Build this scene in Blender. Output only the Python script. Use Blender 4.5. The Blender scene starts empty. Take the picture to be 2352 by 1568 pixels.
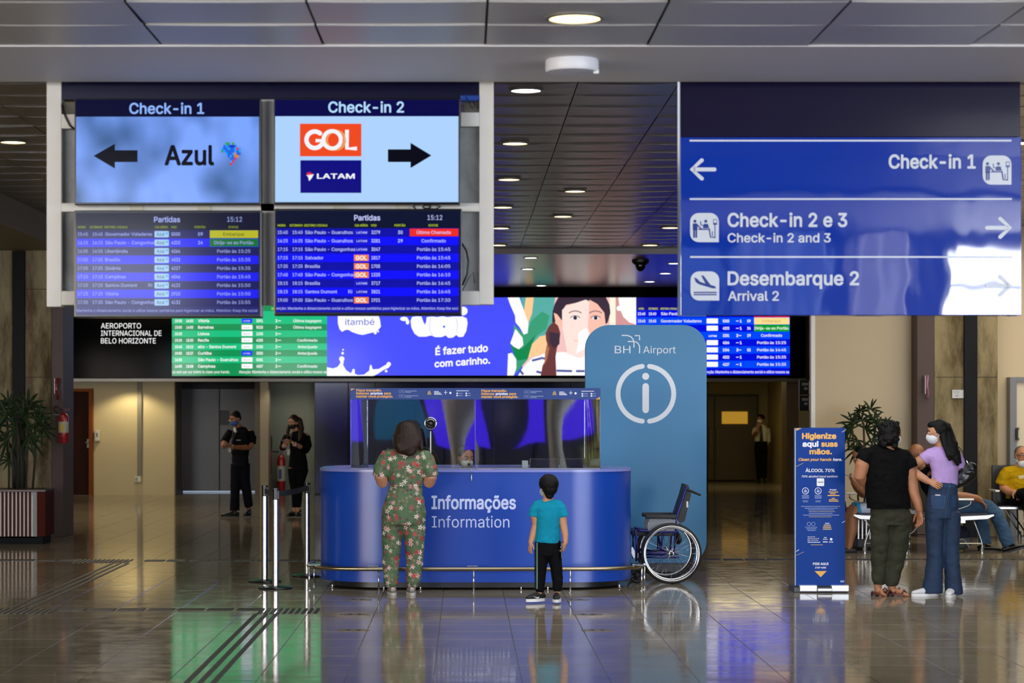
import bpy, bmesh, math, random
from math import sin, cos, pi, radians, sqrt, atan2
from mathutils import Vector, Matrix, noise
from mathutils.bvhtree import BVHTree
random.seed(7)
SC = bpy.context.scene
COL = SC.collection
# ---------------------------------------------------------------- camera, world, light, exposure
F, VX, VY, CH = 5100.0, 1066.0, 938.0, 1.73        # focal length and vanishing point in pixels of 2352x1568, eye height
cam = bpy.data.cameras.new('camera'); camo = bpy.data.objects.new('camera', cam); COL.objects.link(camo)
cam.sensor_width = 36; cam.lens = 36*F/2352
cam.shift_x = (1176-VX)/2352; cam.shift_y = (VY-784)/2352
cam.clip_end = 300; cam.clip_start = .1
camo.location = (0, 0, CH); camo.rotation_euler = (pi/2, 0, 0)
cam.dof.use_dof = True; cam.dof.focus_distance = 21.3; cam.dof.aperture_fstop = 3.2
SC.camera = camo
w = bpy.data.worlds.new('world'); SC.world = w; w.use_nodes = True
w.node_tree.nodes['Background'].inputs[0].default_value = (.75, .82, 1, 1)
w.node_tree.nodes['Background'].inputs[1].default_value = .25
SC.view_settings.view_transform = 'Standard'; SC.view_settings.look = 'None'
SC.view_settings.exposure = 0; SC.view_settings.gamma = 1; SC.view_settings.use_curve_mapping = False

def light(name, kind, loc, energy, color=(1,1,1), rot=(0,0,0), size=None, sy=None, spot=None, blend=.5):
    l = bpy.data.lights.new(name, kind); o = bpy.data.objects.new(name, l); COL.objects.link(o)
    l.energy = energy; l.color = color; o.location = loc; o.rotation_euler = rot
    if kind == 'AREA':
        l.shape = 'RECTANGLE'; l.size = size; l.size_y = sy or size
    elif kind == 'SPOT': l.spot_size = radians(spot or 100); l.spot_blend = blend; l.shadow_soft_size = size or .1
    elif size: l.shadow_soft_size = size
    return o
# daylight of the glazed front comes from its panes behind the camera
# added area fill under the closed ceiling, brightens the counter hall
light('rooflight', 'AREA', (2.0, 18, 4.1), 300, (.95,.97,1), (0,0,0), 7, 7)
# ---------------------------------------------------------------- pixel -> point on a plane at distance Y
def PX(px, Y): return (px-VX)*Y/F
def PZ(py, Y): return CH+(VY-py)*Y/F
def P(px, py, Y): return Vector((PX(px,Y), Y, PZ(py,Y)))
def gy(py): return F*CH/(py-VY)

# ---------------------------------------------------------------- materials
def lin(c):
    if isinstance(c, str): c = [int(c[i:i+2],16) for i in (0,2,4)]
    return tuple(((v/255)/12.92 if v/255 <= .04045 else ((v/255+.055)/1.055)**2.4) for v in c)
MC = {}
def mat(name, c, rough=.5, metal=0, emit=None, es=1, spec=.5, bump=None, vary=None, alpha=None, coat=0, sheen=0):
    if name in MC: return MC[name]
    m = bpy.data.materials.new(name); m.use_nodes = True; nt = m.node_tree; b = nt.nodes['Principled BSDF']
    c = lin(c); I = b.inputs
    I['Base Color'].default_value = (*c, 1); I['Roughness'].default_value = rough; I['Metallic'].default_value = metal
    I['Specular IOR Level'].default_value = spec; I['Coat Weight'].default_value = coat; I['Coat Roughness'].default_value = .05
    if sheen: I['Sheen Weight'].default_value = sheen
    if emit is not None:
        I['Emission Color'].default_value = (*lin(emit), 1); I['Emission Strength'].default_value = es
    if vary or bump:
        tc = nt.nodes.new('ShaderNodeTexCoord')
    if vary:   # (scale, amount, second colour, stretch)
        mp = nt.nodes.new('ShaderNodeMapping'); nt.links.new(tc.outputs['Object'], mp.inputs[0])
        mp.inputs['Scale'].default_value = vary[3] if len(vary) > 3 else (1,1,1)
        n = nt.nodes.new('ShaderNodeTexNoise'); n.inputs['Scale'].default_value = vary[0]; n.inputs['Detail'].default_value = 6
        n.inputs['Roughness'].default_value = .65
        nt.links.new(mp.outputs[0], n.inputs['Vector'])
        r = nt.nodes.new('ShaderNodeMapRange'); r.inputs[1].default_value = .38; r.inputs[2].default_value = .66
        r.inputs[4].default_value = vary[1]; nt.links.new(n.outputs[0], r.inputs[0])
        x = nt.nodes.new('ShaderNodeMix'); x.data_type = 'RGBA'
        x.inputs[6].default_value = (*c,1); x.inputs[7].default_value = (*lin(vary[2]),1)
        nt.links.new(r.outputs[0], x.inputs[0]); nt.links.new(x.outputs[2], I['Base Color'])
    if bump:   # (scale, strength, stretch)
        mp = nt.nodes.new('ShaderNodeMapping'); nt.links.new(tc.outputs['Object'], mp.inputs[0])
        mp.inputs['Scale'].default_value = bump[2] if len(bump) > 2 else (1,1,1)
        n = nt.nodes.new('ShaderNodeTexNoise'); n.inputs['Scale'].default_value = bump[0]; n.inputs['Detail'].default_value = 3
        nt.links.new(mp.outputs[0], n.inputs['Vector'])
        bp = nt.nodes.new('ShaderNodeBump'); bp.inputs['Strength'].default_value = bump[1]; bp.inputs['Distance'].default_value = .02
        nt.links.new(n.outputs[0], bp.inputs['Height']); nt.links.new(bp.outputs[0], I['Normal'])
    MC[name] = m; return m
def scr(name, c, es=1.0, rough=.12):      # lit screen colour behind glass
    return mat('screen_'+name, '020203', rough, 0, c, es, .2)
def vin(name, c, rough=.35): return mat('print_'+name, c, rough)

def clearmat(name, tint, fac, rough=.02, bump=None):
    m = bpy.data.materials.new(name); m.use_nodes = True; nt = m.node_tree; nt.nodes.clear()
    o = nt.nodes.new('ShaderNodeOutputMaterial'); mx = nt.nodes.new('ShaderNodeMixShader')
    t = nt.nodes.new('ShaderNodeBsdfTransparent'); g = nt.nodes.new('ShaderNodeBsdfGlossy')
    t.inputs[0].default_value = (*tint,1); g.inputs['Roughness'].default_value = rough
    fr = nt.nodes.new('ShaderNodeFresnel'); fr.inputs[0].default_value = 1.5
    ad = nt.nodes.new('ShaderNodeMath'); ad.operation = 'ADD'; ad.use_clamp = True; ad.inputs[1].default_value = fac
    nt.links.new(fr.outputs[0], ad.inputs[0]); nt.links.new(ad.outputs[0], mx.inputs[0])
    nt.links.new(t.outputs[0], mx.inputs[1]); nt.links.new(g.outputs[0], mx.inputs[2]); nt.links.new(mx.outputs[0], o.inputs[0])
    if bump:
        tc = nt.nodes.new('ShaderNodeTexCoord'); n = nt.nodes.new('ShaderNodeTexNoise'); n.inputs['Scale'].default_value = bump[0]; n.inputs['Detail'].default_value = 0
        bp = nt.nodes.new('ShaderNodeBump'); bp.inputs['Strength'].default_value = bump[1]; bp.inputs['Distance'].default_value = .1
        nt.links.new(tc.outputs['Object'], n.inputs['Vector']); nt.links.new(n.outputs[0], bp.inputs['Height'])
        nt.links.new(bp.outputs[0], g.inputs['Normal'])
    return m

# ---------------------------------------------------------------- mesh building
class MB:
    def __init__(s): s.v = []; s.f = []
    def add(s, vs, fs):
        k = len(s.v); s.v += [tuple(v) for v in vs]; s.f += [tuple(i+k for i in f) for f in fs]; return s
    def box(s, x0, x1, y0, y1, z0, z1, bev=0):
        if x0 > x1: x0, x1 = x1, x0
        if y0 > y1: y0, y1 = y1, y0
        if z0 > z1: z0, z1 = z1, z0
        if bev:
            bm = bmesh.new(); bmesh.ops.create_cube(bm, size=1)
            for v in bm.verts: v.co = Vector(((x0+x1)/2+v.co.x*(x1-x0), (y0+y1)/2+v.co.y*(y1-y0), (z0+z1)/2+v.co.z*(z1-z0)))
            bmesh.ops.bevel(bm, geom=bm.edges[:], offset=bev, segments=2, affect='EDGES', profile=.6)
            bm.verts.index_update(); s.add([v.co for v in bm.verts], [[v.index for v in f.verts] for f in bm.faces]); bm.free(); return s
        vs = [(x,y,z) for z in (z0,z1) for y in (y0,y1) for x in (x0,x1)]
        return s.add(vs, [(0,2,3,1),(4,5,7,6),(0,1,5,4),(2,6,7,3),(0,4,6,2),(1,3,7,5)])
    def rings(s, rs, closed=False):
        n = len(rs[0]); vs = [p for r in rs for p in r]; fs = []
        for i in range(len(rs)-(0 if closed else 1)):
            a = i*n; b = ((i+1) % len(rs))*n
            for j in range(n): fs.append((a+j, a+(j+1)%n, b+(j+1)%n, b+j))
        if not closed:
            fs.append(tuple(range(n))[::-1]); fs.append(tuple(range(len(vs)-n, len(vs))))
        return s.add(vs, fs)
    def tube(s, pts, r=None, n=10, lat=None, cap=False, closed=False):
        """pts: (x,y,z) with r, or (x,y,z,a[,b]); lat: lateral direction for a"""
        Q = []
        for p in pts:
            p = tuple(p); q = Vector(p[:3])
            a = p[3] if len(p) > 3 else r; b = p[4] if len(p) > 4 else a
            Q.append((q, a, b))
        m = len(Q); T = []
        for i in range(m):
            if closed: t = Q[(i+1)%m][0]-Q[i-1][0]
            else: t = Q[min(i+1,m-1)][0]-Q[max(i-1,0)][0]
            if t.length < 1e-9: t = Vector((0,0,1))
            T.append(t.normalized())
        if cap and not closed:
            q, a, b = Q[0]; t = T[0]; k = min(a,b)
            pre = [(q-t*k*.98, a*.15, b*.15), (q-t*k*.75, a*.62, b*.62), (q-t*k*.4, a*.88, b*.88)]
            q, a, b = Q[-1]; t2 = T[-1]; k = min(a,b)
            post = [(q+t2*k*.4, a*.88, b*.88), (q+t2*k*.75, a*.62, b*.62), (q+t2*k*.98, a*.15, b*.15)]
            Q = pre+Q+post; T = [t]*3+T+[t2]*3
        if lat is None:
            L = Vector((1,0,0)) if abs(T[0].x) < .8 else Vector((0,1,0))
        else: L = Vector(lat)
        rs = []
        for (q,a,b), t in zip(Q, T):
            u = L - t*L.dot(t)
            if u.length < 1e-4: u = t.orthogonal()
            u.normalize(); v = t.cross(u)
            if lat is None: L = u
            rs.append([q+u*(a*cos(2*pi*j/n))+v*(b*sin(2*pi*j/n)) for j in range(n)])
        return s.rings(rs, closed)
    def ell(s, c, r, ax=None, n=14, m=9):
        ax = ax or (Vector((1,0,0)), Vector((0,1,0)), Vector((0,0,1))); c = Vector(c); rs = []
        for i in range(m+1):
            th = pi*(i+.12)/(m+.24); rs.append([c+ax[0]*(r[0]*sin(th)*cos(2*pi*j/n))+ax[1]*(r[1]*sin(th)*sin(2*pi*j/n))-ax[2]*(r[2]*cos(th)) for j in range(n)])
        return s.rings(rs)
    def lathe(s, prof, c, n=24, axis='z'):
        c = Vector(c); rs = []
        for r, h in prof:
            ring = []
            for j in range(n):
                a = 2*pi*j/n; x, y = r*cos(a), r*sin(a)
                ring.append(c+(Vector((x,y,h)) if axis == 'z' else Vector((x,-h,y)) if axis == 'y' else Vector((h,x,y))))
            rs.append(ring)
        return s.rings(rs)
    def prism(s, poly, z0, z1):
        n = len(poly); vs = [(x,y,z0) for x,y in poly]+[(x,y,z1) for x,y in poly]
        return s.add(vs, [tuple(range(n))[::-1], tuple(range(n,2*n))]+[(j,(j+1)%n,n+(j+1)%n,n+j) for j in range(n)])
    def slab(s, poly, y0, y1):   # polygon in (x,z), front at y0
        n = len(poly); vs = [(x,y0,z) for x,z in poly]+[(x,y1,z) for x,z in poly]
        return s.add(vs, [tuple(range(n)), tuple(range(n,2*n))[::-1]]+[(j,n+j,n+(j+1)%n,(j+1)%n) for j in range(n)])
    def flat(s, poly, y):
        k = len(poly); return s.add([(x,y,z) for x,z in poly], [tuple(range(k))])

def torig(p):
    o = Vector((0,0,0))
    while p is not None: o += p.location; p = p.parent
    return o
def obj(name, mb, m, parent=None, smooth=False, tri=False, auto=False):
    me = bpy.data.meshes.new(name); o0 = torig(parent)
    me.from_pydata([(a-o0.x, b-o0.y, c-o0.z) for a,b,c in mb.v], [], mb.f); me.materials.append(m)
    me.validate()
    if smooth or auto:
        for p in me.polygons: p.use_smooth = True
    if auto: me.set_sharp_from_angle(angle=radians(35))
    o = bpy.data.objects.new(name, me); COL.objects.link(o); o.parent = parent
    return o
def tag(o, label, cat, group=None, kind=None):
    o['label'] = label; o['category'] = cat
    if group: o['group'] = group
    if kind: o['kind'] = kind
    return o
def thing(name, label, cat, loc, group=None):
    o = bpy.data.objects.new(name, None); COL.objects.link(o); o.location = loc; o.empty_display_size = .1
    return tag(o, label, cat, group)
def struct(name, mb, m, **k):
    o = obj(name, mb, m, **k); o['kind'] = 'structure'; return o
def share(o, parent, loc=(0,0,0), rot=None):
    c = o.copy(); COL.objects.link(c); c.parent = parent; c.location = loc
    if rot is not None: c.rotation_euler = rot
    return c
def copy_tree(o, parent=None, loc=None, label=None):
    c = o.copy(); COL.objects.link(c); c.parent = parent
    if loc is not None: c.location = loc
    if label: c['label'] = label
    for ch in list(o.children): copy_tree(ch, c)
    return c

# ---------------------------------------------------------------- lettering
GC = {}
try:      # the plain sans serif that ships with Blender; its built-in font if that is missing
    import os
    SANS = bpy.data.fonts.load(os.path.join(bpy.utils.system_resource('DATAFILES'), 'fonts', 'Inter.woff2'))
except Exception: SANS = None
from mathutils.geometry import delaunay_2d_cdt
import numpy as np
def fill_loops(loops):
    """fill outlines by winding number (letters whose outlines overlap stay solid)"""
    loops = sorted(loops, key=lambda l: min(p[0] for p in l)); groups = []; xm = -1e9
    for l in loops:
        lo, hi = min(p[0] for p in l), max(p[0] for p in l)
        if lo >= xm: groups.append([])
        groups[-1].append(l); xm = max(xm, hi)
    V, Fc = [], []
    for gp in groups:
        pts, ed = [], []
        for l in gp: k = len(pts); pts += l; ed += [(k+i, k+(i+1) % len(l)) for i in range(len(l))]
        try: vo, eo, fo, *_ = delaunay_2d_cdt([Vector(p) for p in pts], ed, [], 0, 1e-6)
        except Exception: continue
        A = np.array([pts[e[0]] for e in ed]); B = np.array([pts[e[1]] for e in ed]); vv = [tuple(q) for q in vo]
        k = len(V); V += vv
        for f_ in fo:
            cx = sum(vv[i][0] for i in f_)/len(f_); cy = sum(vv[i][1] for i in f_)/len(f_)
            up = (A[:,1] <= cy) & (B[:,1] > cy); dn = (A[:,1] > cy) & (B[:,1] <= cy)
            cr = (B[:,0]-A[:,0])*(cy-A[:,1])-(cx-A[:,0])*(B[:,1]-A[:,1])
            if int((up & (cr > 0)).sum())-int((dn & (cr < 0)).sum()):
                a, b_, c = [vv[i] for i in f_[:3]]
                o = (b_[0]-a[0])*(c[1]-a[1])-(b_[1]-a[1])*(c[0]-a[0])
                Fc.append(tuple(i+k for i in (f_ if o > 0 else f_[::-1])))
    return V, Fc
def glyphs(s, bold, shear):
    k = (s, bold, shear)
    if k not in GC:
        cu = bpy.data.curves.new('lettering', 'FONT'); cu.body = s; cu.size = 1; cu.shear = shear
        if SANS: cu.font = SANS
        cu.resolution_u = 2; cu.fill_mode = 'NONE'
        o = bpy.data.objects.new('lettering', cu); COL.objects.link(o)
        dg = bpy.context.evaluated_depsgraph_get(); me = o.evaluated_get(dg).to_mesh()
        co = [(v.co.x, v.co.y) for v in me.vertices]; nx = {}
        for e in me.edges: nx.setdefault(e.vertices[0], []).append(e.vertices[1]); nx.setdefault(e.vertices[1], []).append(e.vertices[0])
        o.evaluated_get(dg).to_mesh_clear(); bpy.data.objects.remove(o); bpy.data.curves.remove(cu)
        seen = set(); loops = []
        for i in range(len(co)):
            if i in seen or i not in nx: continue
            lp = [i]; seen.add(i); cur = i+1 if i+1 in nx[i] else nx[i][0]
            while cur not in seen:
                seen.add(cur); lp.append(cur); n_ = [q for q in nx[cur] if q not in seen]
                if not n_: break
                cur = n_[0] if cur+1 not in n_ else cur+1
            l2 = []
            for q in lp:
                if not l2 or abs(co[q][0]-l2[-1][0])+abs(co[q][1]-l2[-1][1]) > 1e-5: l2.append(co[q])
            if len(l2) > 2: loops.append(l2)
        v0, f0 = fill_loops(loops); vs = [(x, y, 0) for x, y in v0]; fs = list(f0); n0 = len(v0)
        if bold >= .008:      # heavier stroke: the outline laid over itself with small shifts
            d = bold*.8; m_ = 8 if bold >= .02 else 2
            for q in range(m_):
                a = 2*pi*(q+(.5 if m_ == 8 else 0))/m_; ox, oy = d*cos(a), d*sin(a)
                vs += [(x+ox, y+oy, q+1) for x, y in v0]; fs += [tuple(i+(q+1)*n0 for i in f) for f in f0]
        x0 = min(v[0] for v in vs); GC[k] = ([(x-x0,y,q) for x,y,q in vs], fs, max(v[0] for v in vs)-x0)
    return GC[k]
CAP = max(v[1] for v in glyphs('H', 0, 0)[0])
def one(fn):      # every separate mark becomes a part of its own, unless marks are held together as one drawing
    def g(s, *a, **k):
        if s.hold: return fn(s, *a, **k)
        s.uid += 1; s.hold = True
        try: fn(s, *a, **k)
        finally: s.hold = False
    return g
class Flat:
    """flat print / picture layers on a plane at distance Y (real plane, real size); coordinates read off the photo"""
    def __init__(s, parent, Y, step=.0012): s.p = parent; s.Y = Y; s.L = {}; s.step = step; s.uid = 0; s.hold = False
    def mb(s, name, m, layer=1):
        k = (name, m.name, layer, s.uid)
        if k not in s.L: s.L[k] = (MB(), m)
        return s.L[k][0]
    @one
    def poly(s, name, m, pts, layer=1):
        pts = [(PX(x,s.Y), PZ(y,s.Y)) for x,y in pts]
        a = sum(pts[i][0]*pts[(i+1)%len(pts)][1]-pts[(i+1)%len(pts)][0]*pts[i][1] for i in range(len(pts)))
        if a < 0: pts = pts[::-1]
        s.mb(name, m, layer).flat(pts, s.Y-layer*s.step)
    @one
    def rect(s, name, m, x0, y0, x1, y1, layer=1, r=0):
        if r:
            pts = []
            for cx, cy, a0 in ((x1-r,y0+r,-90),(x1-r,y1-r,0),(x0+r,y1-r,90),(x0+r,y0+r,180)):
                for k in range(5): a = radians(a0+k*22.5); pts.append((cx+r*cos(a), cy+r*sin(a)))
            s.poly(name, m, pts, layer)
        else: s.poly(name, m, [(x0,y0),(x1,y0),(x1,y1),(x0,y1)], layer)
    @one
    def disc(s, name, m, cx, cy, r, layer=1, ry=None, n=24):
        s.poly(name, m, [(cx+r*cos(2*pi*k/n), cy+(ry or r)*sin(2*pi*k/n)) for k in range(n)], layer)
    @one
    def stroke(s, name, m, pts, wd, layer=1, closed=False, round_=True):
        n = len(pts); Lp = []; Rp = []
        for i in range(n):
            a = pts[i-1] if (i > 0 or closed) else pts[i]; b = pts[(i+1)%n] if (i < n-1 or closed) else pts[i]
            dx, dy = b[0]-a[0], b[1]-a[1]; l = sqrt(dx*dx+dy*dy) or 1
            nx, ny = -dy/l*wd/2, dx/l*wd/2
            Lp.append((pts[i][0]+nx, pts[i][1]+ny)); Rp.append((pts[i][0]-nx, pts[i][1]-ny))
        for i in range(n if closed else n-1):
            j = (i+1)%n; s.poly(name, m, [Lp[i], Lp[j], Rp[j], Rp[i]], layer)
        if round_ and not closed:
            for c in (pts[0], pts[-1]): s.disc(name, m, c[0], c[1], wd/2, layer+.02, n=12)
    @one
    def arc(s, name, m, cx, cy, r, a0, a1, wd, layer=1, n=20, round_=True):
        s.stroke(name, m, [(cx+r*cos(radians(a0+(a1-a0)*k/n)), cy+r*sin(radians(a0+(a1-a0)*k/n))) for k in range(n+1)], wd, layer, round_=round_)
    @one
    def text(s, name, m, t, x, yb, cap, x1=None, layer=1, bold=.0, shear=0, align='l', sx=1, rot=0):
        if not t.strip(): return
        vs, fs, wd = glyphs(t, bold, shear)
        k = cap/CAP; kx = k*sx
        if x1 is not None: kx = (x1-x)/wd
        elif align == 'c': x = x-wd*kx/2
        elif align == 'r': x = x-wd*kx
        c, sn = cos(radians(rot)), sin(radians(rot)); out = []
        for vx, vy, q in vs:
            dx, dy = vx*kx, vy*k; out.append((PX(x+dx*c+dy*sn*0+0, s.Y) , s.Y-layer*s.step-q*.00008, PZ(yb-dy-dx*sn, s.Y)))
        s.mb(name, m, layer).add(out, fs)
    def done(s):
        out = {}
        for (name, _, layer, _u), (mb, m) in s.L.items(): out.setdefault(name, []).append(obj(name, mb, m, s.p))
        return out
# ================================================================ the room
M_WHITE = mat('white_paint', 'c9c8c2', .5, vary=(3, .5, 'b9b7ad'))
M_CREAM = mat('cream_wall', 'd8c7a0', .6, vary=(.6, .4, 'd0bd95'))
M_CEIL = mat('ceiling_metal', 'b4b3af', .38, .0, vary=(1.2, .4, 'aaa9a5'), bump=(2.2, .25, (1, .5, 1)))
M_CEILF = mat('ceiling_metal_far', '827c76', .3, .35, vary=(1.2, .4, '78736e'), bump=(2.6, .35, (.6, 1.6, 1)))
M_STEEL = mat('brushed_steel', 'c8c8c6', .22, 1)
M_CHROME = mat('chrome', 'e6e6e6', .08, 1)
M_BLACK = mat('black_plastic', '0c0c0e', .35)
M_DARK = mat('dark_rubber', '151517', .5)
M_CONC = mat('concrete', '988b6c', .75, spec=.15, vary=(2.6, 1, '4a3d26', (1.5, 1.5, .4)), bump=(9, .5, (1,1,.3)))
M_LAMP = mat('lamp_warm', 'ffffff', .4, emit='ffd98a', es=7)
M_LAMPW = mat('lamp_cool', 'ffffff', .4, emit='ffffff', es=8)

# floor: slab, separate polished tiles where the photograph shows them, joined tiles beyond
def floor_mat():
    m = bpy.data.materials.new('polished_stone_tile'); m.use_nodes = True; nt = m.node_tree; b = nt.nodes['Principled BSDF']; N = nt.nodes.new; L = nt.links.new
    tc = N('ShaderNodeTexCoord'); oi = N('ShaderNodeObjectInfo'); geo = N('ShaderNodeNewGeometry')
    n = N('ShaderNodeTexNoise'); n.inputs['Scale'].default_value = 1.3; n.inputs['Detail'].default_value = 8; n.inputs['Roughness'].default_value = .7
    mp = N('ShaderNodeMapping'); mp.inputs['Scale'].default_value = (1,.8,1); L(geo.outputs['Position'], mp.inputs[0]); L(mp.outputs[0], n.inputs['Vector'])
    x = N('ShaderNodeMix'); x.data_type = 'RGBA'; x.inputs[6].default_value = (*lin('766b58'),1); x.inputs[7].default_value = (*lin('8f8470'),1)
    r = N('ShaderNodeMapRange'); r.inputs[1].default_value = .35; r.inputs[2].default_value = .7; L(n.outputs[0], r.inputs[0]); L(r.outputs[0], x.inputs[0])
    L(x.outputs[2], b.inputs['Base Color'])
    n2 = N('ShaderNodeTexNoise'); n2.inputs['Scale'].default_value = 5; n2.inputs['Detail'].default_value = 4; L(geo.outputs['Position'], n2.inputs['Vector'])
    r2 = N('ShaderNodeMapRange'); r2.inputs[1].default_value = .3; r2.inputs[2].default_value = .75; r2.inputs[3].default_value = .05; r2.inputs[4].default_value = .12; L(n2.outputs[0], r2.inputs[0]); L(r2.outputs[0], b.inputs['Roughness'])
    n3 = N('ShaderNodeTexNoise'); n3.inputs['Scale'].default_value = 2.2; n3.inputs['Detail'].default_value = 2; mp3 = N('ShaderNodeMapping'); mp3.inputs['Scale'].default_value = (.55,1.6,1)
    L(geo.outputs['Position'], mp3.inputs[0]); L(mp3.outputs[0], n3.inputs['Vector'])
    bp = N('ShaderNodeBump'); bp.inputs['Strength'].default_value = .03; bp.inputs['Distance'].default_value = .03; L(n3.outputs[0], bp.inputs['Height']); L(bp.outputs[0], b.inputs['Normal'])
    b.inputs['Specular IOR Level'].default_value = .2
    return m
M_FLOOR = floor_mat()
M_JOINT = mat('floor_joint', '2c2822', .6)
floor = struct('floor', MB().box(-14.2, 14.2, -10.2, 53.4, -.12, -.004), M_JOINT)
TX, TY, TS = -.195, 18.35, .5625
tile0 = None; far_t = MB()
g = .0018
for j in range(-52, 63):
    y0 = TY+j*TS
    for i in range(-25, 25):
        x0 = TX+i*TS
        vis = 13.9 < y0 < 21.8 and x0 > -VX/F*(y0+.5)-.2-.35 and x0 < 1286/F*(y0+.5)
        if vis:
            if tile0 is None:
                mb = MB(); e = .0025
                top = [(g+e,g+e,0),(TS-g-e,g+e,0),(TS-g-e,TS-g-e,0),(g+e,TS-g-e,0)]; low = [(g,g,-e),(TS-g,g,-e),(TS-g,TS-g,-e),(g,TS-g,-e)]
                bot = [(a,b,-.02) for a,b,_ in low]
                mb.add(top+low+bot, [(0,1,2,3),(4,5,1,0),(5,6,2,1),(6,7,3,2),(7,4,0,3),(8,9,5,4),(9,10,6,5),(10,11,7,6),(11,8,4,7)])
                tile0 = obj('tile', mb, M_FLOOR, floor); t = tile0; t.location = (x0, y0, 0)
            else: t = share(tile0, floor, (x0, y0, 0))
            t.rotation_euler = (random.gauss(0,.0003), random.gauss(0,.0003), 0)
            t.location.z = random.uniform(-.0006, .0004)
        else:
            if y0 > 53.2: continue
            k = len(far_t.v); far_t.v += [(x0+g,y0+g,-.0002),(x0+TS-g,y0+g,-.0002),(x0+TS-g,y0+TS-g,-.0002),(x0+g,y0+TS-g,-.0002)]; far_t.f.append((k,k+1,k+2,k+3))
ft = obj('tile_field', far_t, M_FLOOR, floor); ft['kind'] = 'stuff'

# ceilings
beam = struct('ceiling_beam', MB().box(-14.2, 14.2, 12.15, 13.46, 3.71, 4.9), mat('beam_paint', 'cccbc9', .55, bump=(1.5,.1)))
H1, H2 = 3.71, 4.2
lowc = struct('ceiling', MB().box(-14.2, 14.2, 9.6, 12.16, H1+.03, 4.8), mat('ceiling_void', '26262a', .8))
def panel(wd, dp, sag, lip, th=.012):
    n = 8; mb = MB()
    def zz(u, v): return -sag*(1-(2*u-1)**2)*(1-v*.75)
    T = [[(-wd/2+wd*i/n, dp*v, zz(i/n, v)) for i in range(n+1)] for v in (0, .5, 1)]
    vs = [p for row in T for p in row]+[(p[0], p[1]+.001, p[2]+lip) for p in T[0]]
    fs = [(a*(n+1)+i, (a+1)*(n+1)+i, (a+1)*(n+1)+i+1, a*(n+1)+i+1) for a in (0,1) for i in range(n)]
    fs += [(3*(n+1)+i, i, i+1, 3*(n+1)+i+1) for i in range(n)]
    return mb.add(vs, fs)
nw, nd = .885, .66
pn = None
for j in range(4):
    for i in range(-6, 7):
        x = -1.655+i*nw+nw/2; y = 12.15-(j+1)*nd
        if pn is None: pn = obj('ceiling_panel', panel(nw-.012, nd-.008, .004, .016), M_CEIL, lowc, auto=True); q = pn
        else: q = share(pn, lowc)
        q.location = (x, y+.004, H1+.004); q.rotation_euler = (random.choice([0,.006,.012])+random.gauss(0,.001), random.gauss(0,.0015), 0)
highc = struct('ceiling', MB().box(-5.34, 14.2, 13.46, 34.5, H2+.05, 4.8), mat('ceiling_void', '26262a', .8))
fw, fd = .776, .65
pf = None; rest = MB(); base = panel(fw-.008, fd-.006, .012, .016)
for j in range(32):
    y = 34.5-(j+1)*fd
    for i in range(-8, 17):
        x = .868+i*fw+fw/2
        if x-fw/2 < -5.35 or y < 13.4: continue
        rx = max(0, random.gauss(.004, .003)); ry = random.gauss(0, .002)
        if -1 <= i <= 3:
            if pf is None: pf = obj('ceiling_panel', base, M_CEILF, highc, auto=True); q = pf
            else: q = share(pf, highc)
            q.location = (x, y+.003, H2+.014); q.rotation_euler = (rx, ry, 0)
        else:
            rest.add([(a+x, b+y+.003, c+H2+.014+b*rx-a*ry) for a,b,c in base.v], base.f)
r_ = obj('panel_field', rest, M_CEILF, highc); r_['kind'] = 'stuff'
struct('ceiling_soffit', MB().box(-14.2, 14.2, 34.5, 44.6, 4.13, 4.8), mat('soffit_gloss', '776f6a', .27, 0, bump=(.8,.15,(.4,1.5,1))))
struct('trim_1', MB().box(-8, -5.34, 13.46, 44.2, 3.86, 4.9), mat('bulkhead', '7d7258', .6))
struct('ceiling_corridor', MB().box(4.5, 9.5, 44.6, 53.4, 2.62, 2.8), mat('corridor_ceiling', '8c845f', .6))
# behind the camera: high slatted ceiling and the glazed front
M_SLAT = mat('slat_ceiling', 'c9c9cc', .5); mb = MB()
for k in range(14): mb.box(-14, 14, -9.9+k*.42, -9.9+k*.42+.36, 4.7, 4.74)
o = struct('ceiling_slats', mb, M_SLAT)
struct('ceiling_back', MB().box(-14.2, 14.2, -10.2, 9.7, 4.78, 4.9), mat('ceiling_dark', '17181c', .6))
struct('trim_2', MB().box(-14.2, 14.2, 9.55, 9.62, 3.71, 4.8), mat('beam_paint2', '55585c', .55))
# walls
M_BACKW = mat('wall_back_paint', 'cbba90', .6, vary=(.7,.4,'c0af86'))
mb = MB().box(-14.2, -5.78, 44.3, 44.5, 0, 4.2).box(-5.78, -4.15, 44.3, 44.5, 2.4, 4.2).box(-4.15, 14.2, 44.3, 44.5, 2.4, 4.2)
struct('wall_back', mb, M_BACKW)
M_SIDEW = mat('side_wall', '8d897e', .6)
for s, es_ in ((-1, 19.0), (1, 19.0)):
    mb = MB().box(s*14, s*14.2, -10.2, 53.4, 0, .5).box(s*14, s*14.2, -10.2, 53.4, 3.8, 4.9).box(s*14, s*14.2, 5, 53.4, .5, 3.8)
    for y in range(-10, 5, 5): mb.box(s*14, s*14.2, y-.2, y+.3, .5, 3.8)
    struct('wall_left' if s < 0 else 'wall_right', mb, M_SIDEW)
    for q, y in enumerate(range(-10, 5, 5)):
        struct('window_side_%d' % q, MB().box(s*14.1, s*14.14, y+.3, y+4.8, .5, 3.8), mat('side_glass_%d' % (s+2), '000000', .3, emit='e4ecff' if s > 0 else 'ffeedd', es=es_))  # unseen glowing panes added to brighten the hall from both sides
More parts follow.
